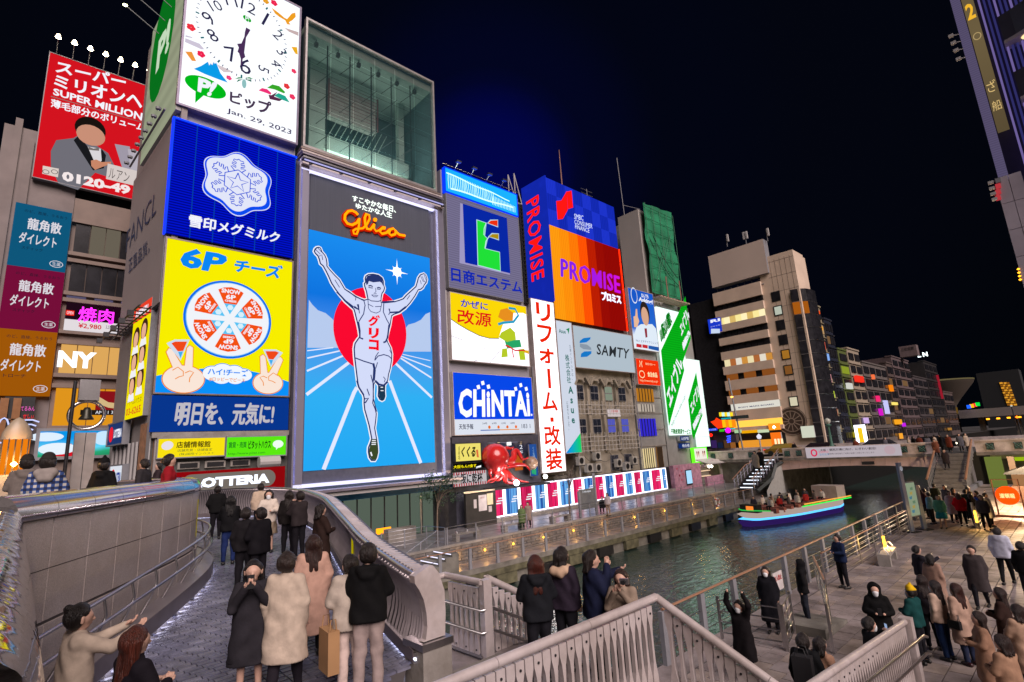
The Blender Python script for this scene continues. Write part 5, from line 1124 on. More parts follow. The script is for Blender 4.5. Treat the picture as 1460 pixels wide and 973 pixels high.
# ---- grey building with the doctor board
w = empty('clinic_building', 'slim grey tiled building with lit windows under the red sign', 'building'); GB = mat('grey_tile', (.26, .26, .25), .6, var=.12, ns=1.2)
box('wall', w, 47.75, 32.5, -5.1, 52.9, 44, 17.0, GB)
for nm, u0_, v0_, u1_, v1_, m_ in (('lit_window', 48.0, 4.5, 51.4, 5.9, glow('d08828', .7)), ('strip_sign', 48.2, 3.4, 51.3, 4.2, ns('d8c8b8', .7)), ('violet_window', 47.95, .8, 51.2, 2.65, glow('3a30e0', .8)), ('menu_sign', 48.0, -2.5, 50.3, -.5, glow('f0d8a0', .9)), ('doorway', 50.7, -2.6, 51.9, -.4, glow('a87848', .4))):
    f = board(nm, w, u0_, v0_, u1_, v1_, m_, FAC, -.49, -.4)
    for k in range(1, 6): u_ = u0_ + (u1_ - u0_) * k / 6; board('mullion', f, u_ - .04, v0_, u_ + .04, v1_, M_DARK, FAC, -.39, -.34)
for k in range(7): board('string_course', w, 47.76, -.2 + k * 1.75 - .1, 52.88, -.2 + k * 1.75, M_CONC, FAC, -.49, -.42)
e = sign('doctor_billboard', 'blue lit billboard of a doctor in white coat raising one finger', 47.95, 10.2, 52.9, 17.1, gradglow('ask_blue', ((0, 'e8f0fa'), (.22, 'dce8f8'), (.34, '2a6ad0'), (1, '1458c8')), 2, 10.2, 17.1), frame=M_ALU, fw=.05)
d2 = lambda x, y: FAC.uv(730 + x / 4.633, 400 + y / 4.633)
flat('coat_picture', e, [d2(*p) for p in ((800, 380), (820, 310), (850, 290), (925, 290), (950, 320), (965, 405))], ns('e0ecf8'), d=.03); blob('head_picture', e, d2(876, 215), .92, 1.35, ns('2c221e'), d=.04); blob('face_picture', e, d2(876, 238), .72, 1.1, ns('d8a88c'), d=.05)
flat('tie_picture', e, [d2(*p) for p in ((872, 318), (888, 318), (892, 375), (880, 380))], ns('902838'), d=.05); flat('hand_picture', e, [d2(*p) for p in ((800, 240), (812, 235), (815, 190), (824, 190), (828, 240), (838, 270), (825, 310), (805, 310))], ns('e8b898'), d=.05)
blob('round_badge', e, d2(805, 100), .62, .95, ns('e4f0ff'), d=.03); blob('round_badge_fill', e, d2(805, 100), .52, .82, ns('1858c8'), d=.04)
text('lettering', e, 'なんでも', 0, 0, 0, 0, W_, bold=.03, quad=[d2(852, 112), d2(900, 122), d2(900, 95), d2(852, 84)]); text('lettering', e, 'Asking!', 0, 0, 0, 0, W_, bold=.04, quad=[d2(835, 145), d2(928, 168), d2(928, 130), d2(835, 108)])
text('lettering', e, 'No.1 エキサイクリニック', 0, 0, 0, 0, ns('304878'), quad=[d2(818, 405), d2(962, 425), d2(962, 410), d2(818, 388)])
for k in range(2): flat('red_tab', e, [d2(820 + k * 40, 440 + k * 5), d2(855 + k * 40, 446 + k * 5), d2(855 + k * 40, 424 + k * 5), d2(820 + k * 40, 418 + k * 5)], ns('c82830'), d=.03)
flat('blue_tab', e, [d2(900, 452), d2(968, 468), d2(968, 442), d2(900, 430)], ns('2058a8'), d=.03)
e = sign('food_company_sign', 'red lit square sign with pale line drawings and web address below the doctor', 48.0, 6.3, 52.4, 9.1, glow('f03008', 1.05), cat='shop sign', frame=M_ALU, fw=.04)
text('lettering', e, '食治食品', 50.0, 7.2, 51.9, 7.75, ns('ffe8b0'), bold=.03); text('lettering', e, 'http://www.hdj.co.jp/', 48.4, 6.55, 51.9, 6.85, ns('ffe8b0')); text('lettering', e, '健康食品の総合メーカー', 49.8, 8.5, 51.8, 8.75, ns('ffe8b0'))
ribbon('outline_mark', e, [[(48.9 + .5 * math.cos(R(a)), 7.4 + .38 * math.sin(R(a))) for a in range(0, 361, 30)], [(48.6, 8.2), (48.8, 8.6), (48.7, 8.9)], [(49.1, 8.2), (49.0, 8.6), (49.2, 8.9)]], .1, ns('ffe8b0'), d=.03)

# ---- tower under green netting
w = empty('netted_tower', 'grey tower side beside scaffolding wrapped in green netting', 'building')
box('wall', w, 52.85, 32.6, 10, 56, 35.6, 28.2, mat('plain_wall', (.38, .36, .34), .7, var=.06, ns=.3)); box('body', w, 56.02, 33.2, -5.1, 60.5, 42, 28.8, M_GREY)
gn = mat('green_netting', (.01, .20, .09), .8, var=.35, ns=.5, bump=.4, bs=3)
mb = MB(); n = 12; V0_ = []
for j in range(n + 1):
    for i in range(7):
        z = 17.4 + 11.4 * j / n + (.5 * (i / 6) if j == n else 0); mb.v.append((52.95 + 6.6 * i / 6, 31.9 + .12 * math.sin(i * 2.1 + j) + .08 * math.cos(j * 1.7), z))
for j in range(n):
    for i in range(6): a = j * 7 + i; mb.f.append((a, a + 1, a + 8, a + 7)); mb.m.append(mb.mi(gn))
mb.build('green_net', w, True); mb = MB(); fm = mat('net_frame', (.02, .13, .07), .7)
for k in range(8): mb.tube([(53, 31.72, 17.5 + k * 1.55), (59.5, 31.72, 17.5 + k * 1.55)], .035, fm, 4)
for k in range(5): mb.tube([(53.1 + k * 1.6, 31.7, 17), (53.1 + k * 1.6, 31.7, 28.8)], .035, fm, 4)
for k in range(3): mb.tube([(53.3 + k * 1.5, 31.69, 18 + k * 2), (56.5 + k, 31.69, 24 + k)], .03, fm, 4)
mb.build('scaffold_tube', w); mb = MB()
for k in range(10): mb.box(52.9 + k * .68, 30.9, 16.6, 53.4 + k * .68, 32.4, 16.75, mat('timber', (.35, .27, .2), .8))
mb.build('scaffold_deck', w); mb = MB()
for x in (54.5, 57.5): mb.tube([(x, 30.9, 16.4), (x, 30.9, 19.3)], .07, mat('rust', (0, 0, 0)), 5)
mb.build('scaffold_post', w)
w = empty('roof_aerial', 'thin aerial with crossbars on the grey tower side', 'aerial', (53.2, 34.8, 28.2)); mb = MB(); mb.tube([(0, 0, 0), (-.3, 0, 8)], .05, M_GREY, 5); mb.tube([(0, 0, 1.5), (3, -.5, 1.6)], .04, M_GREY, 4); mb.build('mast', w, True)
# ---- green rental boards
GP = glow('08b018', 1.1, wave=('Z', 1.1, .3)); WP = glow('d8ece4', 1.5)
w = empty('green_billboard', 'tall white and green lit board with slanted white lettering', 'billboard')
e1 = lambda x, y: FAC.uv(930 + x / 3.742, 400 + y / 3.742)
for i in range(5):
    for j in range(12):
        u0_ = 53.45 + i * 1.06; v0_ = .75 + j * 1.25; board('tile', w, u0_, v0_, u0_ + 1.04, v0_ + 1.23, WP, FAC, -.3, 0)
flat('green_band', w, [e1(*p) for p in ((45, 375), (150, 150), (175, 85), (205, 310), (160, 440), (170, 480), (88, 780), (72, 640))], GP, d=.03)
text('lettering', w, 'エイブル', 0, 0, 0, 0, W_, d=.06, bold=.045, quad=[e1(95, 690), e1(165, 450), e1(128, 395), e1(68, 590)]); text('lettering', w, 'エイブル', 0, 0, 0, 0, W_, d=.06, bold=.045, quad=[e1(155, 305), e1(200, 190), e1(175, 145), e1(142, 235)])
text('lettering', w, 'いい暮らしいい部屋で', 0, 0, 0, 0, ns('087818'), d=.05, bold=.03, quad=[e1(48, 335), e1(105, 225), e1(85, 165), e1(35, 260)]); text('lettering', w, 'http://www.able.co.jp/', 0, 0, 0, 0, ns('284838'), d=.05, quad=[e1(105, 790), e1(178, 625), e1(172, 605), e1(98, 765)])
text('lettering', w, '不動産賃貸サービス', 0, 0, 0, 0, ns('087818'), d=.05, bold=.03, quad=[e1(98, 818), e1(203, 822), e1(203, 795), e1(98, 792)]); text('lettering', w, '株式会社エイブル', 0, 0, 0, 0, W_, d=.06, bold=.03, quad=[e1(165, 375), e1(202, 285), e1(192, 265), e1(158, 335)])
w = empty('green_billboard', 'narrower second green and white lit board right of the big slanted one', 'billboard')
for i in range(3):
    for j in range(9): u0_ = 58.85 + i * 1.0; v0_ = -.75 + j * 1.18; board('tile', w, u0_, v0_, u0_ + .98, v0_ + 1.16, WP, FAC, -.1, .12)
flat('green_band', w, [e1(*p) for p in ((185, 640), (228, 490), (262, 720), (215, 850), (205, 820))], GP, d=.15); text('lettering', w, 'エイブル', 0, 0, 0, 0, W_, d=.2, bold=.045, quad=[e1(205, 720), e1(250, 600), e1(232, 545), e1(192, 660)]); text('lettering', w, '株式会社エイブル', 0, 0, 0, 0, W_, d=.2, bold=.03, quad=[e1(215, 800), e1(262, 700), e1(252, 680), e1(208, 770)])
w = empty('board_tower', 'plain grey building body behind the green slanted boards', 'building'); box('wall', w, 53.1, 32.5, -5.1, 61.8, 33.1, 16.2, GB)
e = sign('arrow_sign', 'pair of small blue street direction signs under the green boards', 55.2, .05, 57.2, .6, glow('1c3c88', .6), cat='sign'); board('lower_sign', e, 55.2, -.75, 57.2, -.2, glow('1c3c88', .6), FAC, -.3, 0); text('lettering', e, '太左衛門橋', 55.4, .15, 57, .5, W_); text('lettering', e, '相合橋', 55.4, -.65, 57, -.3, W_)
e = sign('ice_cream_sign', 'small lit sign with green glowing rim showing ice cream cones', 57.9, -2.4, 60.8, -.9, glow('f4ece0', 1.), cat='shop sign', frame=glow('60f020', 1.6), fw=.12)
for x in (58.5, 58.9, 59.9, 60.3): flat('cone_picture', e, [(x - .12, -1.4), (x + .12, -1.4), (x, -2.0)], ns('c05828'), d=.03); blob('scoop_picture', e, (x, -1.35), .14, .14, ns('8a3020'), d=.04, n=10)

# ================================================================== promenade level: octopus restaurant, striped panels, kiosk
oc = empty('octopus_sculpture', 'giant glossy red octopus sculpture with curling arms mounted on the façade', 'sculpture', (28.2, 31.0, -1.2))
RM = mat('red_lacquer', (.55, .02, .02), .22, var=.1, spec=.7); o0 = Vector((28.2, 31.0, -1.2)); OY = Plane((0, 30.9, 0), (1, 0, 0)); q1 = lambda x, y, d=0: OY.p(*OY.uv(640 + x / 10.81, 620 + y / 10.81), d) - o0
mb = MB(); c = q1(710, 370); mb.lathe([(.02, 1.12), (.45, 1.05), (.85, .78), (1.08, .3), (1.08, -.1), (.85, -.5), (.55, -.85), (.3, -1.1), (0, -1.2)], tuple(c), RM, 20); h = mb.build('head', oc, True)
arms = [((800, 450), (850, 420), (880, 330), (860, 250), (900, 205), (950, 215), (985, 195), .32), ((840, 430), (930, 420), (990, 350), (1010, 270), (1060, 250), (1085, 300), (1110, 370), (1170, 380), (1235, 352), .34), ((820, 500), (930, 480), (1060, 465), (1160, 465), (1215, 490), (1245, 555), .26),
        ((800, 520), (880, 600), (960, 660), (1040, 690), (1120, 715), (1225, 735), .32), ((770, 520), (840, 620), (860, 700), (920, 740), (1020, 740), (1060, 700), .30), ((760, 530), (740, 610), (700, 680), (640, 700), (600, 745), .22), ((680, 500), (630, 540), (620, 600), (660, 650), (690, 720), .2), ((790, 540), (810, 620), (780, 690), (740, 710), .2), ((720, 520), (720, 600), (690, 660), (700, 720), (640, 740), .18)]
for a in arms:
    P = smooth([q1(x, y, .12 * math.sin(i * 1.3)) for i, (x, y) in enumerate(a[:-1])], 4); n = len(P); mb = MB(); mb.tube(P, [a[-1] * (1 - .85 * k / (n - 1)) for k in range(n)], RM, 10); mb.build('arm', oc, True)
for x in (805,): c = q1(x, 485, .5); mb = MB(); mb.lathe([(0, .22), (.18, .15), (.24, 0), (.18, -.15), (0, -.22)], tuple(c), RM, 12); ey = mb.build('eye', oc, True); mb = MB(); mb.lathe([(0, .1), (.1, 0), (0, -.1)], tuple(c + Vector((.08, -.2, 0))), M_BLACK, 10); mb.build('pupil', ey, True)
def ball(name, label, c, r, m, cat, n=14, sq=1): e = empty(name, label, cat, c); mb = MB(); mb.lathe([(r * math.sin(math.pi * k / 8), r * math.cos(math.pi * k / 8)) for k in range(9)], (0, 0, 0), m, n, sq); mb.build('body', e, True); return e
ol = bpy.data.lights.new('octopus_light', 'POINT'); ol.energy = 90; ol.color = (1, .9, .85); ol.shadow_soft_size = .2
for q_ in ((26.6, 30.2, -2.0), (30.6, 29.8, -1.9)): l = bpy.data.objects.new('octopus_light', ol); COL.objects.link(l); l.parent = oc; l.location = Vector(q_) - o0
ball('globe_lamp', 'speckled brown globe with black drips beside the octopus arms', (30.5, 31.2, -1.0), .55, mat('brown_globe', (.3, .2, .14), .3, var=.5, ns=4), 'globe')
ball('spot_lamp', 'bright white spotlight shining under the octopus', (28.2, 30.6, -2.35), .22, glow('f4f8ff', 9), 'light', 10)
e = ball('spot_lamp', 'blazing white spotlight at the right corner over the striped panels', (31.2, 30.4, -2.1), .16, glow('ffffff', 26), 'light', 10)
w = empty('octopus_restaurant', 'dark restaurant front behind the octopus with round portholes', 'building'); box('wall', w, 23.3, 32.0, -5.1, 32.3, 32.39, 1.3, mat('dark_wall', (.05, .05, .07), .5, var=.3)); mb = MB()
box('counter', w, 26.0, 30.9, -2.75, 32.2, 31.99, -2.6, M_DARK)
for k in range(5): blob('porthole', w, (27.2 + k * .98, .2 - .02 * k), .5, .55, mat('porthole_glass', (.04, .05, .1), .15, .3, spec=.9), d=.03, n=18)
for k in range(3): mb.tube([(26.6 + k * 1.2, 31.9, .75), (26.9 + k * 1.2, 31.2, .7)], .03, M_STEEL, 5); mb.box(26.8 + k * 1.2, 31.0, .5, 27.05 + k * 1.2, 31.25, .75, M_WHITE if k == 1 else M_STEEL)
mb.build('clip_lamp', w); text('floor_lettering', w, '2F', 30.0, -.3, 30.35, .5, W_, d=.05, vert=True)
box('warm_window', w, 29.4, 31.9, -1.5, 30.2, 31.99, -.3, glow('d06820', .7))
NP2 = Plane((0, 31.2, 0), (1, 0, 0)); r1 = lambda x, y: NP2.uv(640 + x / 10.81, 620 + y / 10.81)
e = sign('yellow_menu_sign', 'square yellow lit sign with black brush writing above the striped banner', *r1(105, 415), *r1(485, 130), glow('f0e070', 1.0), NP2, cat='shop sign', depth=.3, frame=M_DARK, fw=.04)
text('brush_lettering', e, 'くくる', 0, 0, 0, 0, ns('181408'), NP2, bold=.04, quad=[r1(185, 350), r1(405, 350), r1(410, 175), r1(190, 185)], shear=.15); text('small_lettering', e, '道頓堀', 0, 0, 0, 0, ns('181408'), NP2, vert=True, quad=[r1(140, 385), r1(170, 385), r1(165, 180), r1(140, 185)]); flat('red_seal', e, [r1(430, 350), r1(460, 350), r1(445, 230), r1(415, 235)], ns('e07040'), NP2)
e = sign('black_banner', 'black signboard with yellow brush writing between yellow sign and striped banner', *r1(62, 540), *r1(575, 415), glow('0c0a0a', .5), NP2, cat='shop sign', depth=.2, frame=M_DARK, fw=.03); text('brush_lettering', e, '大阪もん!!食す', 0, 0, 0, 0, ns('f0e010'), NP2, bold=.03, quad=[r1(70, 525), r1(420, 500), r1(420, 450), r1(72, 475)]); flat('white_tag', e, [r1(420, 525), r1(495, 500), r1(495, 470), r1(415, 495)], W_, NP2); 
e = sign('striped_banner', 'white banner with red striped edges and black writing 大阪に乾杯', *r1(75, 810), *r1(575, 545), glow('cfc8cc', .85), NP2, cat='banner', depth=.12); (ua, va), (ub, vb) = r1(75, 810), r1(575, 545)
for k in range(14):
    for z in (va, vb - .2): u_ = ua + (ub - ua) * k / 14; flat('red_stripe', e, [(u_, z), (u_ + .1, z), (u_ + .1, z + .2), (u_, z + .2)], ns('b01828'), NP2)
text('lettering', e, '大阪に乾杯', 0, 0, 0, 0, ns('100c10'), NP2, bold=.02, quad=[r1(95, 755), r1(515, 745), r1(515, 585), r1(95, 610)])
e = sign('blue_banner', 'narrow blue hanging banner with vertical writing right of the octopus', *r1(1265, 640), *r1(1345, 145), glow('2858a8', .8), NP2, cat='banner', depth=.1); text('lettering', e, 'くくる道頓堀', 0, 0, 0, 0, ns('a0c0e0'), NP2, vert=True, quad=[r1(1290, 440), r1(1335, 440), r1(1315, 190), r1(1275, 190)]); flat('green_patch', e, [r1(1275, 600), r1(1345, 620), r1(1340, 500), r1(1270, 450)], ns('30a870'), NP2)
w = empty('notice_wall', 'black boarded wall with white paper notices below the striped banner', 'wall'); box('board', w, 23.5, 30.9, -5.1, 26.3, 31.1, -2.75, mat('black_boarding', (.03, .028, .026), .5, var=.2)); box('header', w, 23.3, 30.85, -2.74, 26.2, 31.15, -2.6, M_STEEL)
for x0, z0, x1, z1, c in ((24.65, -4.05, 25.4, -2.95, 'd8d0d0'), (25.45, -3.7, 26.0, -2.9, 'e8d8b0'), (25.55, -4.2, 25.85, -3.8, 'c8c0c0'), (24.2, -3.8, 24.45, -3.2, 'c8c0c0')): board('paper_notice', w, x0, z0, x1, z1, mat('paper_' + c, lin(c), .7), Plane((0, 30.9, 0), (1, 0, 0)), 0, .02)
text('notice_lettering', w, 'お知らせ', 24.8, -3.2, 25.2, -3.08, ns('c03040', .6), Plane((0, 30.9, 0), (1, 0, 0)), .03)

PG = {}
for nm, cols in (('pink', ('d8084c', 'f03070', 'a00438', 'f0407c')), ('blue', ('1848a8', '70b8f0', '0c3080', '3878d0'))):
    m_ = bpy.data.materials.new('curtain_print_' + nm); m_.use_nodes = True; t = m_.node_tree; t.nodes.clear(); PG[nm] = m_
    e_ = t.nodes.new('ShaderNodeEmission'); o_ = t.nodes.new('ShaderNodeOutputMaterial'); tc = t.nodes.new('ShaderNodeTexCoord'); mp = t.nodes.new('ShaderNodeMapping'); mp.inputs['Scale'].default_value = (3.2, .01, .02)
    n_ = t.nodes.new('ShaderNodeTexNoise'); n_.inputs['Scale'].default_value = 1.6; n_.inputs['Detail'].default_value = 2; r_ = t.nodes.new('ShaderNodeValToRGB')
    for q, (p, c) in enumerate(zip((.3, .45, .55, .68), cols)):
        el = r_.color_ramp.elements[q] if q < 2 else r_.color_ramp.elements.new(p); el.position = p; el.color = lin(c) + (1,)
    t.links.new(tc.outputs['Object'], mp.inputs[0]); t.links.new(mp.outputs[0], n_.inputs[0]); t.links.new(n_.outputs['Fac'], r_.inputs[0]); t.links.new(r_.outputs[0], e_.inputs[0]); t.links.new(e_.outputs[0], o_.inputs[0]); e_.inputs[1].default_value = 1.1
PP = Plane((0, 31.75, 0), (1, 0, 0)); edges = [PP.uv(630 + x * .2878, 580 + (400 - (x - 228) * .11) * .2878)[0] for x in (228, 305, 378, 450, 512, 575, 640, 695, 748, 800, 850, 900, 943, 985, 1030, 1082, 1108)]
ordn = ['first from the octopus end', 'second from the octopus end', 'third from the octopus end', 'fourth, left of the white column', 'fifth, under the tall red lettered sign', 'sixth, right of the tall sign', 'seventh, behind the thin tree', 'eighth, left of the information board', 'ninth, partly behind the information board', 'tenth, just right of the information board', 'eleventh, behind the seated pair', 'sixth from the kiosk end', 'fifth from the kiosk end', 'fourth from the kiosk end', 'second from the kiosk end', 'last one, beside the kiosk']
for k in range(16):
    a, b_ = edges[k] + .05, edges[k + 1] - .05; col = 'pink' if k % 2 == 0 else 'blue'
    e = sign('curtain_lightbox', '%s curtain print light panel with white edge, %s' % (col, ordn[k]), a + .1, -4.72, b_ - .1, -2.72, PG[col], PP, cat='light panel', depth=.15, frame=glow('f4f0ff', 2.2), fw=.09, group='pink and blue light panels')
    for q, (x0, x1) in enumerate(((.45, .8), (.5, .95), (.6, .9))): flat('lettering_bar', e, [(a + (b_ - a) * x0, -3.85 + q * .18), (a + (b_ - a) * x1, -3.85 + q * .18), (a + (b_ - a) * x1, -3.76 + q * .18), (a + (b_ - a) * x0, -3.76 + q * .18)], W_, PP, .03)
w = empty('panel_fence_wall', 'dark low wall carrying the striped light panels', 'wall'); box('backing', w, 26.0, 31.95, -5.1, 52.0, 32.15, -2.6, M_DARK); box('kerb', w, 26.0, 31.4, -5.1, 52.0, 31.94, -4.86, M_CONC)
# kiosk
w = empty('pink_kiosk', 'pink painted kiosk front with blossoms and lit screen at the promenade end', 'kiosk'); PK = mat('pink_boarding', (.42, .22, .30), .6, var=.3, ns=3)
box('wall', w, 52.2, 31.5, -5.1, 58.0, 32.0, -2.5, PK); box('lit_screen', w, 54.6, 31.4, -4.6, 55.7, 31.49, -3.2, glow('a8d8f8', 1.1)); box('screen_frame', w, 54.5, 31.43, -4.75, 55.8, 31.48, -3.1, M_BLACK)
for k in range(9): blob('blossom', w, (52.6 + random.random() * 5, -4.6 + random.random() * 1.9), .12, .12, mat('blossom_red', (.5, .06, .12), .6), d=.02, P=Plane((0, 31.5, 0), (1, 0, 0)), n=7)
w = empty('snack_stall', 'white rounded snack stall with warm lit shelves next to the pink kiosk', 'kiosk'); SW = mat('stall_white', (.5, .46, .45), .4)
box('counter', w, 58.1, 30.9, -5.1, 62.0, 31.2, -4.1, PK); box('back', w, 58.1, 32.6, -5.1, 62.0, 32.9, -2.4, glow('c89080', .55)); mb = MB(); mb.tube([(58.0, 31.2, -2.9), (60.0, 31.2, -2.35), (61.8, 31.2, -2.5), (62.2, 31.2, -3.1), (62.3, 31.2, -5.1)], .22, SW, 8); mb.build('arch', w, True); mb = MB(); mb.slab((58, 30.4, -2.75), (1, 0, 0), (0, .95, .3), 4.1, 2.4, .1, SW); mb.build('awning', w)
for k in range(3): box('shelf', w, 59.6, 32.2, -4.2 + k * .6, 61.6, 32.55, -4.12 + k * .6, glow('ffd8b0', 1.0))
for x in (58.9, 59.5): mb = MB(); mb.lathe([(0, .22), (.22, 0), (0, -.22)], (x, 30.9, -3.0), glow('fff0d8', 4), 10); mb.build('globe', w, True)

# information board, trees, lifebuoy
e = empty('information_board', 'grey two post information board on the promenade before the panels', 'sign', (32.0, 26.9, -5.1))
for x in (-.95, .95): box('post', e, x - .09, -.08, 0, x + .09, .08, 1.9 if x < 0 else 3.1, M_GREY)
box('panel', e, -.86, -.05, .55, .86, .05, 2.0, mat('board_grey', (.14, .15, .16), .4)); text('lettering', e, 'ⓘ Information', -.6, 1.75, .4, 1.92, W_, Plane((0, 0, 0), (1, 0, 0)), .06)
def tree(name, label, loc, h, r, n, sparse=False, seed=1, leafm=None):
    g = empty(name, label, 'tree', loc); rnd = random.Random(seed); tm = mat('bark', (.16, .12, .09), .9, var=.3, ns=8)
    mb = MB(); top = Vector((.1, 0, h * .62)); mb.tube([(0, 0, 0), (.04, .02, h * .3), top], [.075, .06, .045], tm, 7)
    for k in range(9):
        a = rnd.random() * 6.28; e_ = top + Vector((math.cos(a) * r * rnd.uniform(.5, 1), math.sin(a) * r * rnd.uniform(.5, 1), rnd.uniform(.1, .38) * h)); mb.tube([top - Vector((0, 0, rnd.random() * .5)), (top + e_) / 2 + Vector((0, 0, .12)), e_], [.03, .02, .008], tm, 5)
    mb.build('trunk', g, True); mb = MB(); lm = leafm or [mat('leaf_dark', (.03, .07, .035), .6, var=.3), mat('leaf_light', (.07, .14, .05), .5, var=.3)]
    cl = [Vector((rnd.gauss(0, .5) * r, rnd.gauss(0, .5) * r, h * .8 + rnd.gauss(0, .35) * r)) for _ in range(14)]
    for k in range(n):
        c = rnd.choice(cl); p = c + Vector((rnd.gauss(0, .22), rnd.gauss(0, .22), rnd.gauss(0, .18))) * r; a = Vector((rnd.gauss(0, 1), rnd.gauss(0, 1), rnd.gauss(0, .6))).normalized(); b_ = a.cross(Vector((0, 0, 1))).normalized(); s = rnd.uniform(.05, .1)
        mb.face([p - a * s, p + b_ * s * .5, p + a * s, p - b_ * s * .5], lm[rnd.random() < .4])
    mb.build('crown', g, kind='stuff'); return g
tree('street_tree', 'small green leafy tree on the promenade before the dark shutter', (18.9, 27.8, -5.1), 3.9, 1.05, 1500, seed=3)
tree('street_tree', 'thin nearly bare tree standing before the striped panels', (29.9, 26.9, -5.1), 3.9, .75, 260, seed=5, leafm=[mat('leaf_dry', (.12, .10, .09), .8), mat('leaf_dry2', (.2, .17, .15), .8)])
e = empty('lifebuoy', 'white and red lifebuoy hung on the walkway railing', 'lifebuoy', (46.4, 24.0, -5.5)); mb = MB(); mb.tube([(.32 * math.cos(R(a)), 0, .32 * math.sin(R(a))) for a in range(0, 360, 20)], .09, mat('buoy_white', (.6, .6, .58), .5), 8, closed=True); mb.build('ring', e, True)
for k in range(4): a = 45 + 90 * k; mb = MB(); mb.tube([(.32 * math.cos(R(a + t_)), 0, .32 * math.sin(R(a + t_))) for t_ in (-10, 0, 10)], .1, mat('buoy_red', (.5, .05, .03), .5), 8); mb.build('band', e, True)
# ================================================================== left side: curved corner building, roof board, bell, lantern
LP = Plane((0, 48, 0), (1, 0, 0)); lq = lambda x, y: LP.uv(x, y)
l1 = lambda x, y: LP.uv(x / 3.243, y / 3.243); l2 = lambda x, y: LP.uv(x / 3.243, 280 + y / 3.243); l3 = lambda x, y: LP.uv(x / 3.243, 540 + y / 3.243)
TN = mat('tan_tile', (.20, .145, .12), .6, var=.15, ns=.8)
w = empty('corner_building', 'tan tiled corner building with banded windows and a lit barbecue restaurant floor', 'building')
box('wall', w, 1.12, 48.4, -5, 6.2, 60, 20.6, TN); box('left_wall', w, -3.2, 48.5, -5, 1.1, 60, 25.2, mat('tan_pier', (.19, .155, .15), .65, var=.15, ns=.8)); box('top_storey', w, 1.12, 49.5, 20.6, 6.0, 60, 24, M_DARK)
for k, x in enumerate((-2.35, -1.6)): box('corner_fin', w, x - .3, 48.35, 4, x + .1, 48.6, 25.8 - k * 1.5, mat('tan_pier', (0, 0, 0)))
rows = [(135, 268, 'd'), (318, 450, 'd'), (500, 625, 'n'), (692, 822, 'y'), (890, 975, 'o')]
for (ya, yb, s_) in rows:
    z1 = l2(430, ya)[1]; z0 = l2(430, yb)[1]; zc = (z0 + z1) / 2
    if s_ == 'o': z0 = z1 - 2.6
    m_ = {'d': mat('office_glass', (.018, .018, .022), .2, var=.4, ns=1.5, spec=.2), 'n': glow('2a1020', .6), 'y': glow('e8b060', .9), 'o': glow('f0a020', .85)}[s_]
    for k in range(5): board('window', w, 1.35 + k * .92, z0, 1.35 + k * .92 + .86, z1, (glow('a89c88', .35) if s_ == 'd' and k in (1, 2) and ya < 200 else m_), LP, -.35, -.2)
    for zz in (z1 + .02, z0 - .3): board('sill_band', w, 1.1, zz, 6.1, zz + .28, TN, LP, -.39, -.02)
for k in range(3): board('lower_wall_light', w, 1.3 + k * 1.6, l2(430, 460)[1] - .35, 2.4 + k * 1.6, l2(430, 460)[1] + .1, glow('8078a0', .4), LP, -.35, -.25)
text('neon_lettering', w, '焼肉', *l2(360, 578), *l2(528, 528), glow('ff30f0', 2.0), LP, .06, bold=.02); board('open_sign', w, *l2(303, 548), *l2(345, 530), glow('e02818', 1.2), LP, -.1, 0); text('open_lettering', w, 'OPEN', *l2(308, 545), *l2(340, 534), W_, LP, .02)
board('price_strip', w, *l2(293, 618), *l2(545, 590), ns('e8e0e4', .95), LP, -.15, .0); text('price_lettering', w, '¥2,980', *l2(360, 612), *l2(470, 596), ns('d02030'), LP, .03, bold=.02); text('price_lettering', w, '3,278円', *l2(488, 615), *l2(530, 600), ns('303050'), LP, .03)
text('shop_lettering', w, 'NY', *l2(262, 790), *l2(448, 725), glow('f4fcff', 1.6), LP, .06, bold=.05)
board('red_wave_sign', w, *l3(440, 145), *l3(540, 60), ns('a01820', .7), LP, -.1, .05); flat('cream_wave', w, [l3(*p) for p in ((450, 80), (500, 110), (540, 115), (540, 140), (500, 135), (450, 115))], ns('e8c890', .8), LP, .07); board('clock_strip', w, *l3(370, 168), *l3(540, 146), glow('2a2420', .6), LP, -.1, .05); text('clock_lettering', w, 'AM 11 30', *l3(440, 164), *l3(535, 150), W_, LP, .08)
e = sign('video_screen', 'wide bright blue and green video screen behind the bell column', *l3(172, 365), *l3(532, 240), gradglow('video_picture', ((0, '10582c'), (.35, '28a070'), (.55, '60d0f0'), (1, '0890e0')), 2, l3(172, 365)[1], l3(172, 240)[1], 1.1, noise=.5), LP, frame=M_GREY, fw=.2)
sh = [l3(*p) for p in ((245, 345), (275, 335), (300, 320), (330, 300), (345, 335), (340, 360), (250, 360))]; flat('red_picture', e, sh, ns('d81828'), LP); blob('white_picture', e, l3(265, 325), 1.0, .4, ns('e8f4ff'), P=LP); blob('cloud_picture', e, l3(215, 270), .9, .3, ns('e0f0ff'), P=LP, d=.04); blob('cloud_picture', e, l3(480, 275), .6, .5, ns('c8e8ff'), P=LP, d=.04)
w2 = empty('neon_shop_window', 'black shop window with pink and white neon outlines under the orange banner', 'shop'); (ua, va), (ub, vb) = l3(-20, 400), l3(165, 88)
board('panel', w2, ua, va, ub, vb, M_BLACK, LP, -.2, 0.3); Pn = Plane((0, 47.6, 0), (1, 0, 0)); nn_ = lambda x, y: Pn.uv(x / 3.243, 540 + y / 3.243)
for k in range(3): board('mullion', w2, *nn_(58 - 60 * k + 2, 400), *nn_(64 - 60 * k, 90), mat('copper', (.4, .2, .1), .3, .8), Pn, 0, .05)
board('mullion', w2, *nn_(0, 192), *nn_(165, 186), mat('copper', (0, 0, 0)), Pn, 0, .05)
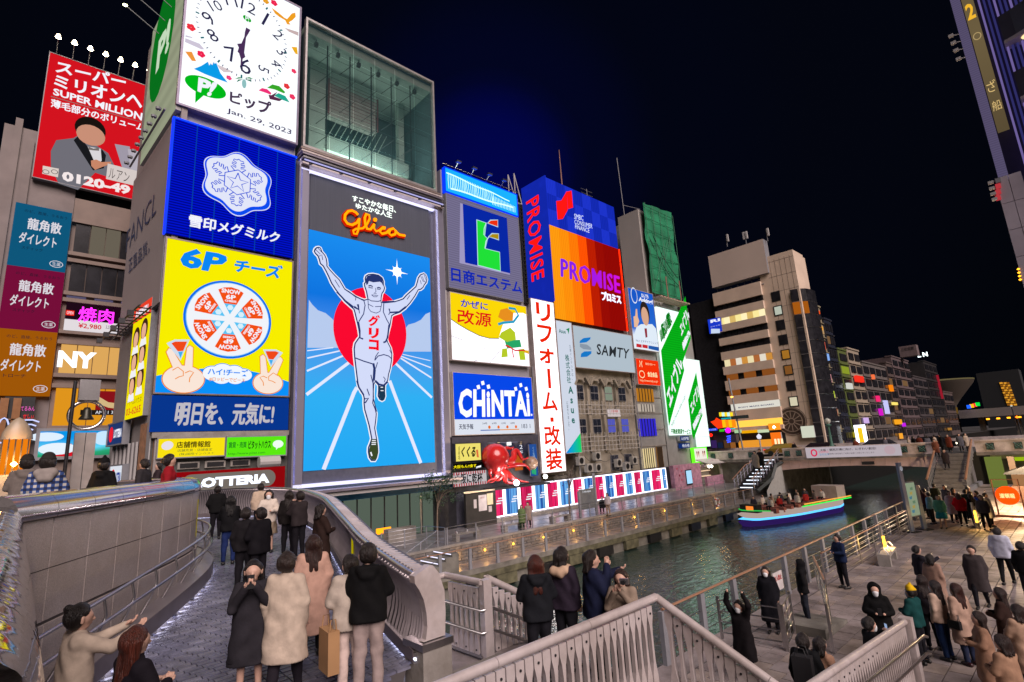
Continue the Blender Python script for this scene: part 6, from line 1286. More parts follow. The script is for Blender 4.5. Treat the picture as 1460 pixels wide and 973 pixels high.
text('neon_lettering', w2, 'てるみん', *nn_(95, 150), *nn_(162, 130), ns('f060c0', 1.3), Pn, .06); text('neon_lettering', w2, 'せしぃ', *nn_(105, 185), *nn_(158, 165), ns('f01828', 1.4), Pn, .06); L = [[(nn_(125, 275)[0] + r * math.cos(R(a)), nn_(125, 275)[1] + r * 1.2 * math.sin(R(a))) for a in range(60, 300, 20)] for r in (1.0, .75, .5)] + [[(nn_(12, 240)[0] + .28 * math.cos(R(a)), nn_(12, 240)[1] + .8 * math.sin(R(a))) for a in range(0, 361, 30)]]
ribbon('neon_outline', w2, L, .09, ns('c0c8f8', 1.3), Pn, .06)
bn = empty('triple_banner', 'three stacked blue, magenta and orange banners with white lettering on the corner building', 'banner')
b6 = lambda x, y: LP.uv(x / 3.243, 280 + y / 3.243)
for k, (c, ya, yb) in enumerate((('1878a8', 45, 335), ('a01850', 335, 622), ('d87810', 622, 925))):
    z1 = b6(170, ya)[1]; z0 = b6(170, yb)[1]; board('banner_panel', bn, -2.0, z0 + .03, 1.05, z1 - .03, glow(c, .5), LP, -.3, 0.05); h = z1 - z0
    text('banner_lettering', bn, '龍角散', -1.25, z0 + h * .6, .55, z0 + h * .78, ns('e8e4ec', .9), LP, .08, bold=.02); text('banner_lettering', bn, 'ダイレクト', -1.6, z0 + h * .36, .4, z0 + h * .54, ns('e8e4ec', .9), LP, .08, bold=.02); text('banner_small_lettering', bn, 'のど、直接、うるおう', -1.5, z0 + h * .86, .8, z0 + h * .91, ns('182038', .6), LP, .08); text('banner_small_lettering', bn, 'スティック' if k < 2 else 'トローチ', -1.4, z0 + h * .27, -.3, z0 + h * .32, ns('182038', .6), LP, .08)
    text('seal_lettering', bn, '生薬', .3, z0 + h * .08, .75, z0 + h * .14, ns('e8e4ec', .9), LP, .08); ribbon('seal_ring', bn, [[(.52 + .36 * math.cos(R(a)), z0 + h * .11 + .24 * math.sin(R(a))) for a in range(0, 361, 30)]], .04, ns('e8e4ec', .9), LP, .08)
e = sign('roof_billboard', 'huge red roof billboard with a man in a grey tuxedo pointing', -1.35, 21.35, 4.95, 31.7, glow('d81420', .95), LP, frame=M_GREY, fw=.05)
rT = lambda *a: [l1(*p) for p in a]
text('kana_lettering', e, 'スーパー', 0, 0, 0, 0, W_, LP, bold=.03, quad=rT((255, 335), (580, 410), (583, 355), (260, 280))); text('kana_lettering', e, 'ミリオンヘア', 0, 0, 0, 0, W_, LP, bold=.03, quad=rT((248, 400), (730, 530), (735, 455), (250, 345)))
text('lettering', e, 'SUPER MILLION', 0, 0, 0, 0, W_, LP, bold=.03, quad=rT((245, 440), (655, 560), (660, 525), (247, 408))); ribbon('rule', e, [rT((235, 447), (660, 568))], .06, M_BLACK, LP, .03); text('kana_lettering', e, '薄毛部分のボリューム', 0, 0, 0, 0, W_, LP, bold=.02, quad=rT((235, 495), (665, 610), (667, 575), (238, 458)))
TX = ns('7c7a84', .8); flat('jacket_picture', e, rT((235, 700), (260, 650), (340, 640), (365, 625), (470, 690), (500, 710), (540, 790), (620, 820), (560, 840), (440, 800), (360, 880), (270, 850), (235, 770)), TX, LP, .03)
flat('lapel_picture', e, rT((340, 650), (365, 628), (405, 680), (450, 760), (470, 690), (490, 720), (480, 780), (430, 790)), ns('202024', .7), LP, .04); flat('shirt_picture', e, rT((405, 680), (465, 690), (470, 745), (445, 770)), ns('e4e0e4', .9), LP, .05); flat('bow_tie_picture', e, rT((408, 680), (432, 690), (458, 685), (458, 700), (432, 698), (410, 695)), M_BLACK, LP, .06)
blob('head_picture', e, l1(418, 600), .95, 1.02, ns('201814', .7), P=LP, d=.05); blob('face_picture', e, l1(420, 628), .88, .85, ns('d89a80', .85), P=LP, d=.065, rot=-10); flat('hand_picture', e, rT((420, 745), (445, 740), (470, 752), (515, 750), (512, 760), (470, 775), (440, 788), (422, 770)), ns('d89070', .85), LP, .06)
text('phone_lettering', e, '0120-49', 0, 0, 0, 0, ns('f4e8e8'), LP, .08, bold=.05, quad=rT((285, 838), (600, 905), (603, 862), (288, 792))); flat('tag_picture', e, rT((195, 805), (268, 822), (272, 782), (198, 768)), ns('e8d8d0', .9), LP, .04); ribbon('ring_mark', e, [[(l1(x, 795)[0] + .18 * math.cos(R(a)), l1(x, 797)[1] + .16 * math.sin(R(a))) for a in range(0, 361, 40)] for x in (212, 252)], .05, M_BLACK, LP, .06)
flat('bottle_picture', e, rT((530, 668), (600, 680), (605, 790), (565, 780)), ns('b0a8b8', .8), LP, .05); flat('bottle_picture', e, rT((590, 690), (655, 705), (650, 810), (605, 800)), ns('c8c0cc', .8), LP, .055); board('name_tag', e, *l1(490, 828), *l1(640, 795), ns('e0d4d0', .9), LP, .0, .07); text('kana_lettering', e, 'ルアン', *l1(500, 825), *l1(600, 803), M_BLACK, LP, .09)
fl = empty('roof_floodlights', 'row of blazing warm floodlights on arms along the top of the red roof billboard', 'lamp rail')
fd = bpy.data.lights.new('flood', 'SPOT'); fd.energy = 500; fd.color = (1, .8, .55); fd.spot_size = R(100)
for k in range(8):
    p = Vector((-1.0 + k * .95, 46.9, 32.5 - .0)); mb = MB(); mb.tube([(p.x, 47.9, 31.7), (p.x, 47.4, 32.4), tuple(p)], .03, M_GREY, 5); mb.lathe([(.02, .12), (.2, .05), (.2, -.05)], tuple(p), M_GREY, 8); h = mb.build('flood_lamp', fl); mb = MB(); mb.lathe([(0, -.07), (.18, -.06)], tuple(p), glow('fff0c0', 30), 8); mb.lathe([(0, .13), (.1, .1), (.13, 0)], tuple(p - Vector((0, .15, 0))), glow('ffe0b0', 16), 8); mb.build('lens', h)
for k in range(4): p = Vector((2.5, 33.5 + k * 1.7, 28 + k * .3)); mb = MB(); mb.tube([tuple(PS.p(-6 + k * 1.5, 29.4, 0)), tuple(PS.p(-6 + k * 1.5, 30.4, 2.0))], .03, M_GREY, 5); mb.lathe([(0, -.1), (.14, 0), (0, .1)], tuple(PS.p(-6 + k * 1.5, 30.4, 2.0)), glow('f8ffc0', 12), 8); mb.build('flood_arm', fl)
# bell in a ring on a steel column, orange lantern
bc = empty('bell_column', 'steel column topped by a steel ring holding a dark bronze bell', 'monument', (1.18, 18, -1.36))
box('column', bc, -.2, -.12, 0, .24, .12, 2.5, mat('column_steel', (.5, .46, .44), .3, .6, var=.15, ns=3)); box('seam', bc, .015, -.125, 0, .03, -.12, 2.5, M_BLACK); box('column_head', bc, -.22, -.15, 3.35, .22, .15, 3.9, M_STEEL)
mb = MB(); mb.tube([(.0 + .37 * math.cos(R(a)), 0, 2.97 + .37 * math.sin(R(a))) for a in range(0, 360, 12)], .045, M_STEEL, 8, closed=True); mb.build('ring', bc, True)
mb = MB(); mb.lathe([(0, .2), (.06, .19), (.1, .1), (.11, -.02), (.16, -.1), (.17, -.13), (0, -.11)], (0, 0, 2.98), mat('bronze', (.05, .05, .04), .4, .7), 16); mb.build('bell', bc, True)
e = empty('thin_pole', 'thin dark pole just left of the bell column', 'pole', (.83, 17.5, -1.36)); mb = MB(); mb.tube([(0, 0, 0), (.02, 0, 3.8)], .04, M_DARK, 6); mb.build('pole', e, True)
ln = empty('orange_lantern', 'pointed orange glowing lantern with latticed sides at the far left', 'lantern', (-.12, 16, -1.36)); OL = glow('f08010', 1.0)
box('pier', ln, -.4, -.25, 0, .35, .25, 1.5, M_CONC); box('glow_box', ln, -.22, -.14, 1.5, .24, .14, 2.25, OL)
mb = MB(); mb.lathe([(.27, 2.25), (.25, 2.4), (.18, 2.55), (.09, 2.68), (0, 2.74)], (0.01, 0, 0), mat('lantern_cap', (.35, .28, .2), .4), 12, .6); mb.build('cap', ln, True)
for k in range(5): box('bar', ln, -.22 + k * .105, -.16, 1.5, -.195 + k * .105, -.145, 2.25, M_DARK)
mb = MB(); mb.lathe([(0, -.06), (.06, 0), (0, .06)], (.02, -.2, 1.72), glow('ffe060', 40), 8); mb.build('bulb', ln)
ll = bpy.data.lights.new('lantern_light', 'POINT'); ll.energy = 60; ll.color = (1, .5, .15); ll.shadow_soft_size = .1; l = bpy.data.objects.new('lantern_light', ll); COL.objects.link(l); l.parent = ln; l.location = (.0, -.5, 1.8)
e = empty('far_parapet', 'steel topped parapet across the far side of the upper deck', 'parapet', (0, 0, 0)); box('body', e, -6, 20.6, -1.36, 2.2, 20.8, -.55, M_GREYL); mb = MB(); mb.tube([(-6, 20.7, -.5), (2.2, 20.7, -.5)], .07, M_STEEL, 8); mb.build('rail', e, True)

# ================================================================== the far road bridge with its stairs
BX = Plane((62, 0, 0), (0, -1, 0)); bq = lambda x, y: BX.uv(x, y)
M_BR = mat('bridge_parapet', (.78, .66, .63), .75, dirt=.4, var=.18, ns=.7, bump=.3, bs=6)
br = empty('road_bridge', 'pinkish steel girder road bridge with pale parapet and green grilles across the canal', 'bridge')
def yrun(nm, par, y0, y1, x0, x1, z0, z1, m): return box(nm, par, x0, y0, z0, x1, y1, z1, m)
for y0, y1 in ((-60, 7.4), (10.1, 23.7), (26.2, 60)): yrun('parapet', br, y0, y1, 62, 62.35, -2.42, -1.5, M_BR); yrun('parapet_cap', br, y0, y1, 61.93, 62.42, -1.5, -1.38, M_BR); yrun('cornice', br, y0, y1, 61.75, 62.3, -2.68, -2.43, mat('stained_cornice', (.22, .19, .17), .8, var=.5, ns=1.5))
yrun('parapet', br, -60, 60, 77.6, 78, -2.42, -1.4, M_BR); yrun('deck', br, 8.5, 24.5, 62.3, 77.8, -2.7, -2.42, M_ASPH)
mb = MB(); n = 24; i = mb.mi(M_PINK); zz = lambda t: -3.72 + .35 * math.sin(math.pi * t)
for k in range(n + 1): y = 9.9 + (24.2 - 9.9) * k / n; mb.v += [(61.95, y, zz(k / n)), (61.95, y, -2.69), (62.25, y, -2.69), (62.25, y, zz(k / n))]
for k in range(n):
    for q in range(4): a = k * 4; mb.f.append((a + q, a + 4 + q, a + 4 + (q + 1) % 4, a + (q + 1) % 4)); mb.m.append(i)
mb.build('girder', br)
for k in range(15): y = 10.3 + k * .98; box('stiffener', br, 61.88, y, zz((y - 9.9) / 14.3) + .03, 61.95, y + .05, -2.7, M_PINK)
yrun('soffit', br, 9.9, 24.2, 62.3, 77.5, -3.3, -2.75, M_CONCD); yrun('abutment', br, 24.2, 34, 62.2, 78, -9, -2.75, M_CONCD); yrun('abutment', br, -20, 9.8, 62.2, 78, -9, -2.75, M_CONCD)
gs = mat('green_grille', (.03, .12, .09), .5)
for y in (23.2, 22.0, 20.6, 12.6, 11.2, 6.4, 4.6, 2.6, 27.2, 29.6, 31.8):
    g = box('grille', br, 61.9, y - .28, -2.25, 61.99, y + .28, -1.65, M_DARK); mb = MB()
    mb.tube([(61.88, y - .26, -2.23), (61.88, y + .26, -1.67)], .03, gs, 4); mb.tube([(61.88, y - .26, -1.67), (61.88, y + .26, -2.23)], .03, gs, 4); mb.tube([(61.88, y + .2 * math.cos(R(a)), -1.95 + .2 * math.sin(R(a))) for a in range(0, 360, 45)], .03, gs, 4, closed=True); mb.build('grille_bars', g)
BB = Plane((61.7, 0, 0), (0, -1, 0)); bb = lambda x, y: BB.uv(x, y)
(ua, va), (ub, vb) = bb(1150, 652), bb(1283, 633)
e = sign('bridge_banner', 'long white banner with black writing hung on the road bridge parapet', ua, -2.5, ub, -1.42, glow('c8bcc4', .8), BB, cat='banner', depth=.05)
text('banner_lettering', e, '大阪・関西万博に向け、にぎわい創出!', ua + (ub - ua) * .17, -1.85, ub - 2.0, -1.6, ns('181418'), BB, .02, bold=.015); text('small_lettering', e, '道頓堀川遊歩道をご利用の皆様へお知らせいたします', ua + (ub - ua) * .25, -2.2, ub - 2.2, -2.05, ns('302830'), BB, .02)
ribbon('ring_emblem', e, [[(ua + .8 + .26 * math.cos(R(a)), -1.97 + .32 * math.sin(R(a))) for a in range(0, 361, 30)]], .14, ns('d81850'), BB, .02); text('emblem_lettering', e, 'EXPO', ua + 1.3, -2.0, ua + 2.2, -1.8, ns('d85878'), BB, .02); text('emblem_lettering', e, '2025', ua + 1.3, -2.25, ua + 2.2, -2.08, ns('5888b8'), BB, .02); blob('round_emblem', e, (ub - .9, -1.95), .45, .42, ns('b8a0a8'), P=BB)
board('name_plate', br, *bb(1229, 663), *bb(1246, 658), M_BLACK, BB, -.1, 0)
# left bank stairs (lit nosings) and its tiled cheek wall
sl_ = empty('bank_stairs', 'dark steel stairs with lit nosings climbing from the far bank to the road bridge', 'stairs', (54.5, 24.1, -5.1))
for k in range(18):
    s = box('step', sl_, k * .41, 0, -.1 + k * .15, k * .41 + .42, 1.9, .05 + k * .15, M_DARK)
    if k % 2: box('step_light', s, k * .41 - .03, .3, -.05 + k * .15, k * .41 - .01, 1.6, .03 + k * .15, glow('e8f0ff', 1.8))
for y in (-.05, 1.95):
    mb = MB(); mb.tube([(-.4, y, 1.0), (3.2, y, 2.3), (4.0, y, 2.35), (7.4, y, 3.7)], .05, M_WOODR, 6); mb.build('handrail', sl_, True); mb = MB()
    for k in range(9): mb.box(k * .85, y - .03, k * .31, k * .85 + .06, y + .03, k * .31 + 1.1, M_STEEL)
    for q in (.4, .7): mb.tube([(-.2, y, q + .1), (7.4, y, 2.75 + q)], .025, M_GREY, 4)
    mb.build('balustrade', sl_)
mb = MB(); mb.face([(2.6, -.12, -2.2), (7.4, -.12, -2.2), (7.4, -.12, 2.0), (5.4, -.12, 1.6), (4.0, -.12, .4), (2.6, -.12, -.4)], mat('tiled_cheek', (.38, .38, .36), .5, var=.1)); mb.build('cheek_wall', sl_); mb = MB(); mb.tube([(.2, -.2, -.2), (3.4, -.2, .55), (4.1, -.2, .75), (5.6, -.2, 2.0), (7.5, -.2, 2.2)], .2, mat('stringer', (.05, .06, .06), .5), 4); mb.build('stringer', sl_)
# right bank stairs
sr = empty('bank_stairs', 'grey stairs with brown rails rising to the road bridge behind the crowd', 'stairs', (55.0, 7.7, -5.13))
for k in range(17): box('step', sr, k * .36, 0, 0, k * .36 + .37, 2.2, .16 * (k + 1), mat('step_stone', (.13, .12, .12), .7, var=.2) if k % 2 else mat('step_stone_light', (.17, .16, .16), .7, var=.2))
for y in (-.15, 2.3):
    box('cheek_wall', sr, 0, y - .12, 0, 6.9, y + .12, .3, M_GREY); mb = MB(); mb.tube([(-.3, y, 1.0), (6.9, y, 3.8)], .09, M_WOODR, 6); mb.build('handrail', sr, True); mb = MB()
    for k in range(12): mb.box(k * .58, y - .03, k * .24, k * .58 + .08, y + .03, k * .24 + 1.1, M_GREY)
    mb.build('balustrade', sr)
gu = empty('underpass', 'green lit underpass with beams below the right end of the road bridge', 'building'); box('green_lit_pillar', gu, 58.5, 5.6, -5.1, 59.2, 6.6, -2.7, glow('98a850', .45)); box('beam', gu, 61.5, 1, -3.0, 62.1, 6.5, -2.7, mat('beam_green', (.14, .14, .05), .6)); box('back_wall', gu, 61.9, -20, -5.1, 62.15, 7.0, -3.0, mat('dark_olive', (.06, .06, .03), .7, var=.4)); box('green_strip', gu, 60.5, 1.5, -3.15, 60.6, 5.0, -2.85, glow('a8c818', .8)); box('brown_post', gu, 50.0, 4.1, -5.1, 50.3, 4.45, -2.3, mat('post_brown', (.12, .06, .035), .5))  # pillar is no lamp: its glow stands in for green light on it
st_ = empty('stall_hut', 'small dark roofed stall with pale lit screen and shelves under the bridge end', 'kiosk', (48, 3.2, -5.1)); box('counter', st_, 0, -1.2, 0, 1.4, 1.2, 1.0, mat('stall_wood', (.14, .07, .045), .6)); mb = MB(); mb.prism([(-.2, -1.4), (1.6, -1.4), (1.6, 1.4), (-.2, 1.4)], 1.75, 1.85, M_DARK); mb.face([(-.2, -1.4, 1.85), (-.2, 1.4, 1.85), (-.2, 0, 2.4)], M_DARK); mb.face([(-.2, -1.4, 1.85), (-.2, 0, 2.4), (1.6, 0, 2.4), (1.6, -1.4, 1.85)], M_DARK); mb.face([(-.2, 1.4, 1.85), (1.6, 1.4, 1.85), (1.6, 0, 2.4), (-.2, 0, 2.4)], M_DARK); mb.build('roof', st_); box('lit_screen', st_, -.3, -.3, 1.45, -.22, .4, 1.8, glow('78d8e8', .9)); sl = bpy.data.lights.new('stall_light', 'POINT'); sl.energy = 3500; sl.color = (1, .72, .42); sl.shadow_soft_size = .3; l = bpy.data.objects.new('stall_light', sl); COL.objects.link(l); l.parent = st_; l.location = (-3.2, .6, 2.9)
box('lit_shelf', st_, .3, -1.1, 1.0, 1.3, 1.1, 1.7, glow('c89060', .6))
rl = empty('red_lantern_sign', 'round glowing red orange lantern sign in front of the stall hut', 'sign', (40.5, 3.95, -5.1)); mb = MB(); mb.tube([(0, .55, 0), (0, .55, 2.0), (0, -.55, 2.0), (0, -.55, 0)], .04, mat('post_brown', (0, 0, 0)), 5); mb.build('stand', rl, True); mb = MB(); mb.lathe([(0, -.12), (.42, -.11), (.5, -.04), (.5, .04), (.42, .11), (0, .12)], (0, 0, 0), glow('ff4808', 1.6), 24); sl = bpy.data.lights.new('lantern_light', 'POINT'); sl.energy = 160; sl.color = (1, .45, .2); sl.shadow_soft_size = .4; l = bpy.data.objects.new('lantern_light', sl); COL.objects.link(l); l.parent = rl; l.location = (-1.0, 0, 1.6)
o = mb.build('lantern_disc', rl, True); o.rotation_euler = (0, R(90), 0); o.location = (-.1, 0, 1.15); PL = Plane((40.22, 3.95, -3.95), (0, -1, 0)); o = text('lantern_lettering', rl, '道頓堀', -.3, -.12, .3, .12, ns('ffe090', 1.3), Plane((-.28, 0, 1.15), (0, -1, 0)), 0, bold=.03); box('base', rl, -.2, -.8, 0, .9, .8, .12, mat('stall_wood', (0, 0, 0)))
# mesh barrier by crowd with blue jacket, tall map sign
gate('mesh_barrier', 'steel mesh barrier with brown rail between the crowd and the red lantern', (35.4, 4.75, -5.1), (44.0, 5.3, -5.1), 1.1, 6)
ms = empty('map_sign', 'tall blue grey two legged map sign standing at the plaza edge', 'sign', (33.4, 7.1, -5.1), R(-18)); gm_ = mat('sign_blue_grey', (.16, .2, .28), .4, .3)
for x, h in ((-.15, 3.4), (.95, 2.2)): box('leg', ms, x - .12, -.06, 0, x + .16, .06, h, gm_); box('foot', ms, x - .25, -.3, 0, x + .3, .3, .05, M_DARK)
box('map_panel', ms, .05, -.04, .75, .8, .04, 2.35, glow('a8b898', .6)); box('map_frame', ms, .0, .0, .7, .85, .06, 2.4, M_GREY); PM = Plane((0, -.05, 0), (1, 0, 0)); 
for k in range(6): flat('map_patch', ms, [(.12 + .1 * (k % 3), .9 + k * .22), (.3 + .12 * (k % 3), .9 + k * .22), (.35 + .1 * (k % 3), 1.05 + k * .22), (.1 + .1 * (k % 3), 1.02 + k * .22)], ns(('5890a8', 'c8b060', '789878')[k % 3], .6), PM)
text('mark_lettering', ms, 'ⓘ', -.18, 3.0, .02, 3.2, W_, Plane((0, -.061, 0), (1, 0, 0)), .02)
box('notice_plate', None, 21.5, 8.3, -4.9, 21.53, 8.32, -4.88, M_GREY) if False else None
e = empty('notice_plate', 'small white notice with red writing wired to the waterside railing', 'notice', (18.6, 7.9, -4.9)); box('plate', e, -.35, -.02, 0, .35, .02, .55, mat('notice_white', (.6, .56, .56), .5)); text('notice_lettering', e, '立入禁止', -.28, .3, .28, .46, mat('notice_red', (.5, .03, .03), .5), Plane((0, -.02, 0), (1, 0, 0)), .01, bold=.02)

# bridge lamp, cars, traffic things
bl_ = empty('street_lamp', 'green cast iron street lamp with round head on the road bridge', 'street lamp', (63.0, 19.0, -2.42)); mb = MB(); GL_ = mat('lamp_green', (.05, .14, .11), .5); mb.lathe([(.7, 0), (.6, .5), (.3, .9), (.14, 1.3), (.1, 3.0), (.16, 3.1), (.3, 3.2), (.3, 3.25), (.08, 3.35)], (0, 0, 0), GL_, 10); mb.build('post', bl_, True); mb = MB(); mb.lathe([(.1, 3.3), (.3, 3.55), (.3, 3.8), (0, 4.0)], (0, 0, 0), mat('lamp_glass', (.4, .42, .38), .3), 10); mb.build('globe', bl_, True)
def car(loc, rz, label, c, lit='fff0d0'):
    g = empty('car', label, 'car', loc, rz, 'cars on the road bridge'); m_ = mat('car_paint_' + c, lin(c), .25, .4, var=.05); prof = [(-2.1, .35), (-2.15, .8), (-1.5, .9), (-.9, 1.42), (.7, 1.45), (1.35, .95), (2.1, .82), (2.2, .35)]
    mb = MB(); n = len(prof); i = mb.mi(m_); mb.v += [(x, -.85 if z < 1 else -.68, z) for x, z in prof] + [(x, .85 if z < 1 else .68, z) for x, z in prof]; mb.f += [tuple(range(n)), tuple(range(2 * n - 1, n - 1, -1))] + [(q, q + n, (q + 1) % n + n, (q + 1) % n) for q in range(n)]; mb.m += [i] * (n + 2); mb.build('body', g)
    for s in (-1, 1): mb = MB(); mb.face([(-1.3, s * .8, .95), (1.1, s * .8, .95), (.6, s * .71, 1.36), (-.8, s * .71, 1.36)], M_BLACK); mb.build('side_window', g)
    for x in (-1.35, 1.35):
        for s in (-1, 1): mb = MB(); mb.tube([(x, s * .7, .33), (x, s * .9, .33)], .33, M_BLACK, 12); mb.build('wheel', g)
    for s in (-1, 1): box('headlight', g, 2.15, s * .6 - .15, .6, 2.22, s * .6 + .15, .75, glow(lit, 6)); box('tail_light', g, -2.2, s * .6 - .15, .7, -2.12, s * .6 + .15, .85, glow('ff1008', 4))
for y, rz, c, lb in ((21.3, 90, '181a1c', 'black car on the road bridge left of the green lamp'), (15.6, 90, '3c3e44', 'grey car with headlights crossing the bridge centre'), (11.8, -90, '202228', 'dark car on the bridge near the right stairs'), (26.5, -90, 'a0782c', 'yellowish taxi turning at the left end of the bridge')): car((66.5 if rz > 0 else 70, y, -2.42), R(rz), lb, c)

# ================================================================== beige corner building across the bridge
CP = Plane((80, 0, 0), (0, -1, 0)); c4 = lambda x, y: CP.uv(980 + x * .2261, 300 + y * .2261); c5 = lambda x, y: c4(x, y + 796)
BG = mat('beige_tile', (.64, .51, .40), .6, var=.08, ns=.5); BG2 = mat('beige_band', (.68, .54, .43), .6, var=.08, ns=.6)
w = empty('corner_tower', 'beige tiled tower with ribbon windows, round wheel emblem and blank roof board', 'building')
uL, uR0 = c4(175, 600)[0], c4(470, 560)[0]; uM, uB = c4(655, 255)[0], c4(715, 300)[0]
box('body', w, 80.5, -uM, -2.4, 84.6, -uR0 - .02, c4(600, 258)[1], BG); box('left_body', w, 80.6, -uR0 + .01, -2.4, 96, 42.0, c4(320, 520)[1] + .3, M_DARK)
mb = MB(); z1 = c4(655, 255)[1]; mb.prism([(80.5, -uM + .01), (82.6, 24.6), (84.5, 24.6), (84.5, -uM + .01)][::-1], -2.4, z1 - .3, BG); mb.build('chamfer', w)
fl_ = [(c4(320, 568)[1], c4(320, 605)[1], 0), (c4(320, 655)[1], c4(320, 700)[1], 1), (c4(320, 745)[1], c4(320, 787)[1], 0), (c4(320, 835)[1], c4(320, 878)[1], 0), (c5(350, 129)[1], c5(350, 174)[1], 2), (c5(360, 225)[1], c5(360, 265)[1], 3), (c5(390, 325)[1], c5(390, 362)[1], 3), (c5(400, 415)[1], c5(400, 458)[1], 4), (c5(450, 522)[1], c5(450, 565)[1], 5)]
zprev = c4(320, 500)[1] + .4
for k, (za, zb, kind) in enumerate(fl_):
    board('floor_band', w, uL - .2, za, uR0 + .1, zprev, BG2, CP, -.6, 0)
    n = 8
    for q in range(n):
        a = uL + (uR0 - uL) * q / n; m_ = mat('office_glass', (0, 0, 0))
        if kind == 1: m_ = glow(('e8d890', 'f0e0b0', 'c8a860')[q % 3], 1.2)
        if kind == 2: m_ = glow(('f0e0b0', 'd09040', 'e8e0d0', 'b06838')[(q * 3) % 4], .95)
        if kind == 3 and q % 3 != 2: m_ = glow('a86028', .6)
        if kind == 4: m_ = glow('e8e4d8', .9)
        if kind == 5: m_ = glow('f8b848', 1.5)
        board('window', w, a + .04, zb, a + (uR0 - uL) / n - .04, za, m_, CP, -.58, -.35)
    if k == 7: text('window_lettering', w, 'BODY MAKE BOARD', uL + 1.2, zb + .3, uR0 - .8, za - .5, ns('282c60'), CP, -.3, bold=.02)
    zprev = zb
board('floor_band', w, uL - .2, 1.0, uR0 + .1, zprev, BG2, CP, -.6, 0)
for k, (a, b_, c) in enumerate(((c5(300, 610), c5(342, 588), 'a8d0a0'), (c5(345, 612), c5(443, 588), 'f0a808'), (c5(446, 608), c5(508, 585), 'c8d8b0'))): board('shop_fascia', w, a[0], a[1], b_[0], b_[1], glow(c, 1.0), CP, -.3, .1)
for k in range(6): a = c5(310, 0)[0] + k * .95; board('shop_window', w, c5(320, 670)[0] + k * .9, -2.4, c5(320, 670)[0] + k * .9 + .84, -.4, glow('e89830', 1.0), CP, -.5, -.1)
e = sign('restaurant_portal', 'bright orange lit restaurant entrance with lanterns at the corner tower foot', c5(533, 680)[0], -2.3, c5(600, 680)[0], c5(560, 605)[1], glow('f07018', 1.1), CP, cat='shop sign'); board('sign_box', e, c5(520, 600)[0], c5(550, 590)[1], c5(590, 600)[0], c5(550, 548)[1], glow('f89020', 1.2), CP, -.2, .2); mb = MB(); p = CP.p(*c5(552, 572), .3); mb.lathe([(0, -.2), (.2, 0), (0, .2)], tuple(p), glow('ffe8a0', 30), 8); mb.build('bulb', e)
for k in range(3): u_ = c5(548, 640)[0] + k * .45; board('lantern', e, u_, -2.0, u_ + .25, -.4, glow('ffe8b8', 1.2), CP, 0, .1)
# wall windows, wheel emblem
for x, y, c in ((550, 540, 0), (565, 630, 'c8d0c0'), (580, 722, 0), (597, 815, 0), (613, 908, 'b07828'), (630, 1006, '8a5828'), (646, 1106, 0), (663, 1206, 'e8e0c0')):
    a, b_ = c4(x, y); f = board('window_frame', w, a - .62, b_ - .75, a + .62, b_ + .75, M_DARK, CP, -.5, -.44); board('pane', f, a - .48, b_ - .6, a + .48, b_ + .6, glow(c, .8) if c else mat('office_glass', (0, 0, 0)), CP, -.44, -.42)
for k in range(11):
    zz_ = c4(600, 300)[1] - k * 2.35; board('tile_joint', w, -28.7, zz_, uM, zz_ + .04, mat('tile_joint', (.2, .15, .12), .8), CP, -.5, -.485)
for k in range(5): board('tile_joint', w, -28.3 + k * .72, 1.5, -28.26 + k * .72, z1 - .4, mat('tile_joint', (0, 0, 0)), CP, -.5, -.485)
wc = c5(650, 535); blob('wheel_disc', w, wc, 2.0, 2.0, mat('wheel_brown', (.05, .03, .02), .6), P=CP, d=-.44, n=36); wr = mat('wheel_cream', (.32, .25, .2), .6)
ribbon('wheel_rim', w, [[(wc[0] + r * math.cos(R(a)), wc[1] + r * math.sin(R(a))) for a in range(0, 361, 15)] for r in (1.9, 1.45, .4)] + [[(wc[0] + .4 * math.cos(R(a)), wc[1] + .4 * math.sin(R(a))), (wc[0] + 1.45 * math.cos(R(a)), wc[1] + 1.45 * math.sin(R(a)))] for a in range(0, 360, 30)], .12, wr, CP, -.4)
e = sign('convenience_sign', 'cluster of white and yellow lit window signs right of the wheel emblem', *c5(725, 640), *c5(795, 562), glow('d8dcc8', .9), CP, cat='shop sign', depth=.2)
e2 = sign('blank_billboard', 'large empty beige roof billboard on the corner tower', *c4(158, 490), *c4(475, 180), mat('blank_board', (.58, .48, .42), .6, var=.05, ns=.3), CP, depth=1.6, side=M_GREY); mb = MB(); zb_ = c4(320, 470)[1]
for k in range(9): mb.tube([CP.p(uL + .5 + k * 1.1, zb_ - 1.6, -.6), CP.p(uL + .5 + k * 1.1, zb_ + .3, -.6)], .06, M_DARK, 4)
mb.tube([CP.p(uL, zb_ - .8, -.4), CP.p(uR0 + .5, zb_ - .8, -.4)], .08, M_GREY, 4); mb.build('stand_lattice', e2)
for k, x in enumerate((235, 355, 490)):
    a, b_ = c4(x, 200 - k * 18); g = empty('phone_antenna', ('phone antenna panel at the left end of the blank roof board', 'pair of phone antenna panels over the middle of the blank roof board', 'phone antenna panel at the right end of the blank roof board')[k], 'antenna', tuple(CP.p(a, b_, -.8))); box('mast', g, -.05, -.05, -.6, .05, .05, 1.2, M_GREY); box('panel', g, -.15, -.35, .2, .15, -.1, 1.4, M_GREYL)
    if k == 1: box('panel', g, -.15, .1, .2, .15, .35, 1.4, M_GREYL)
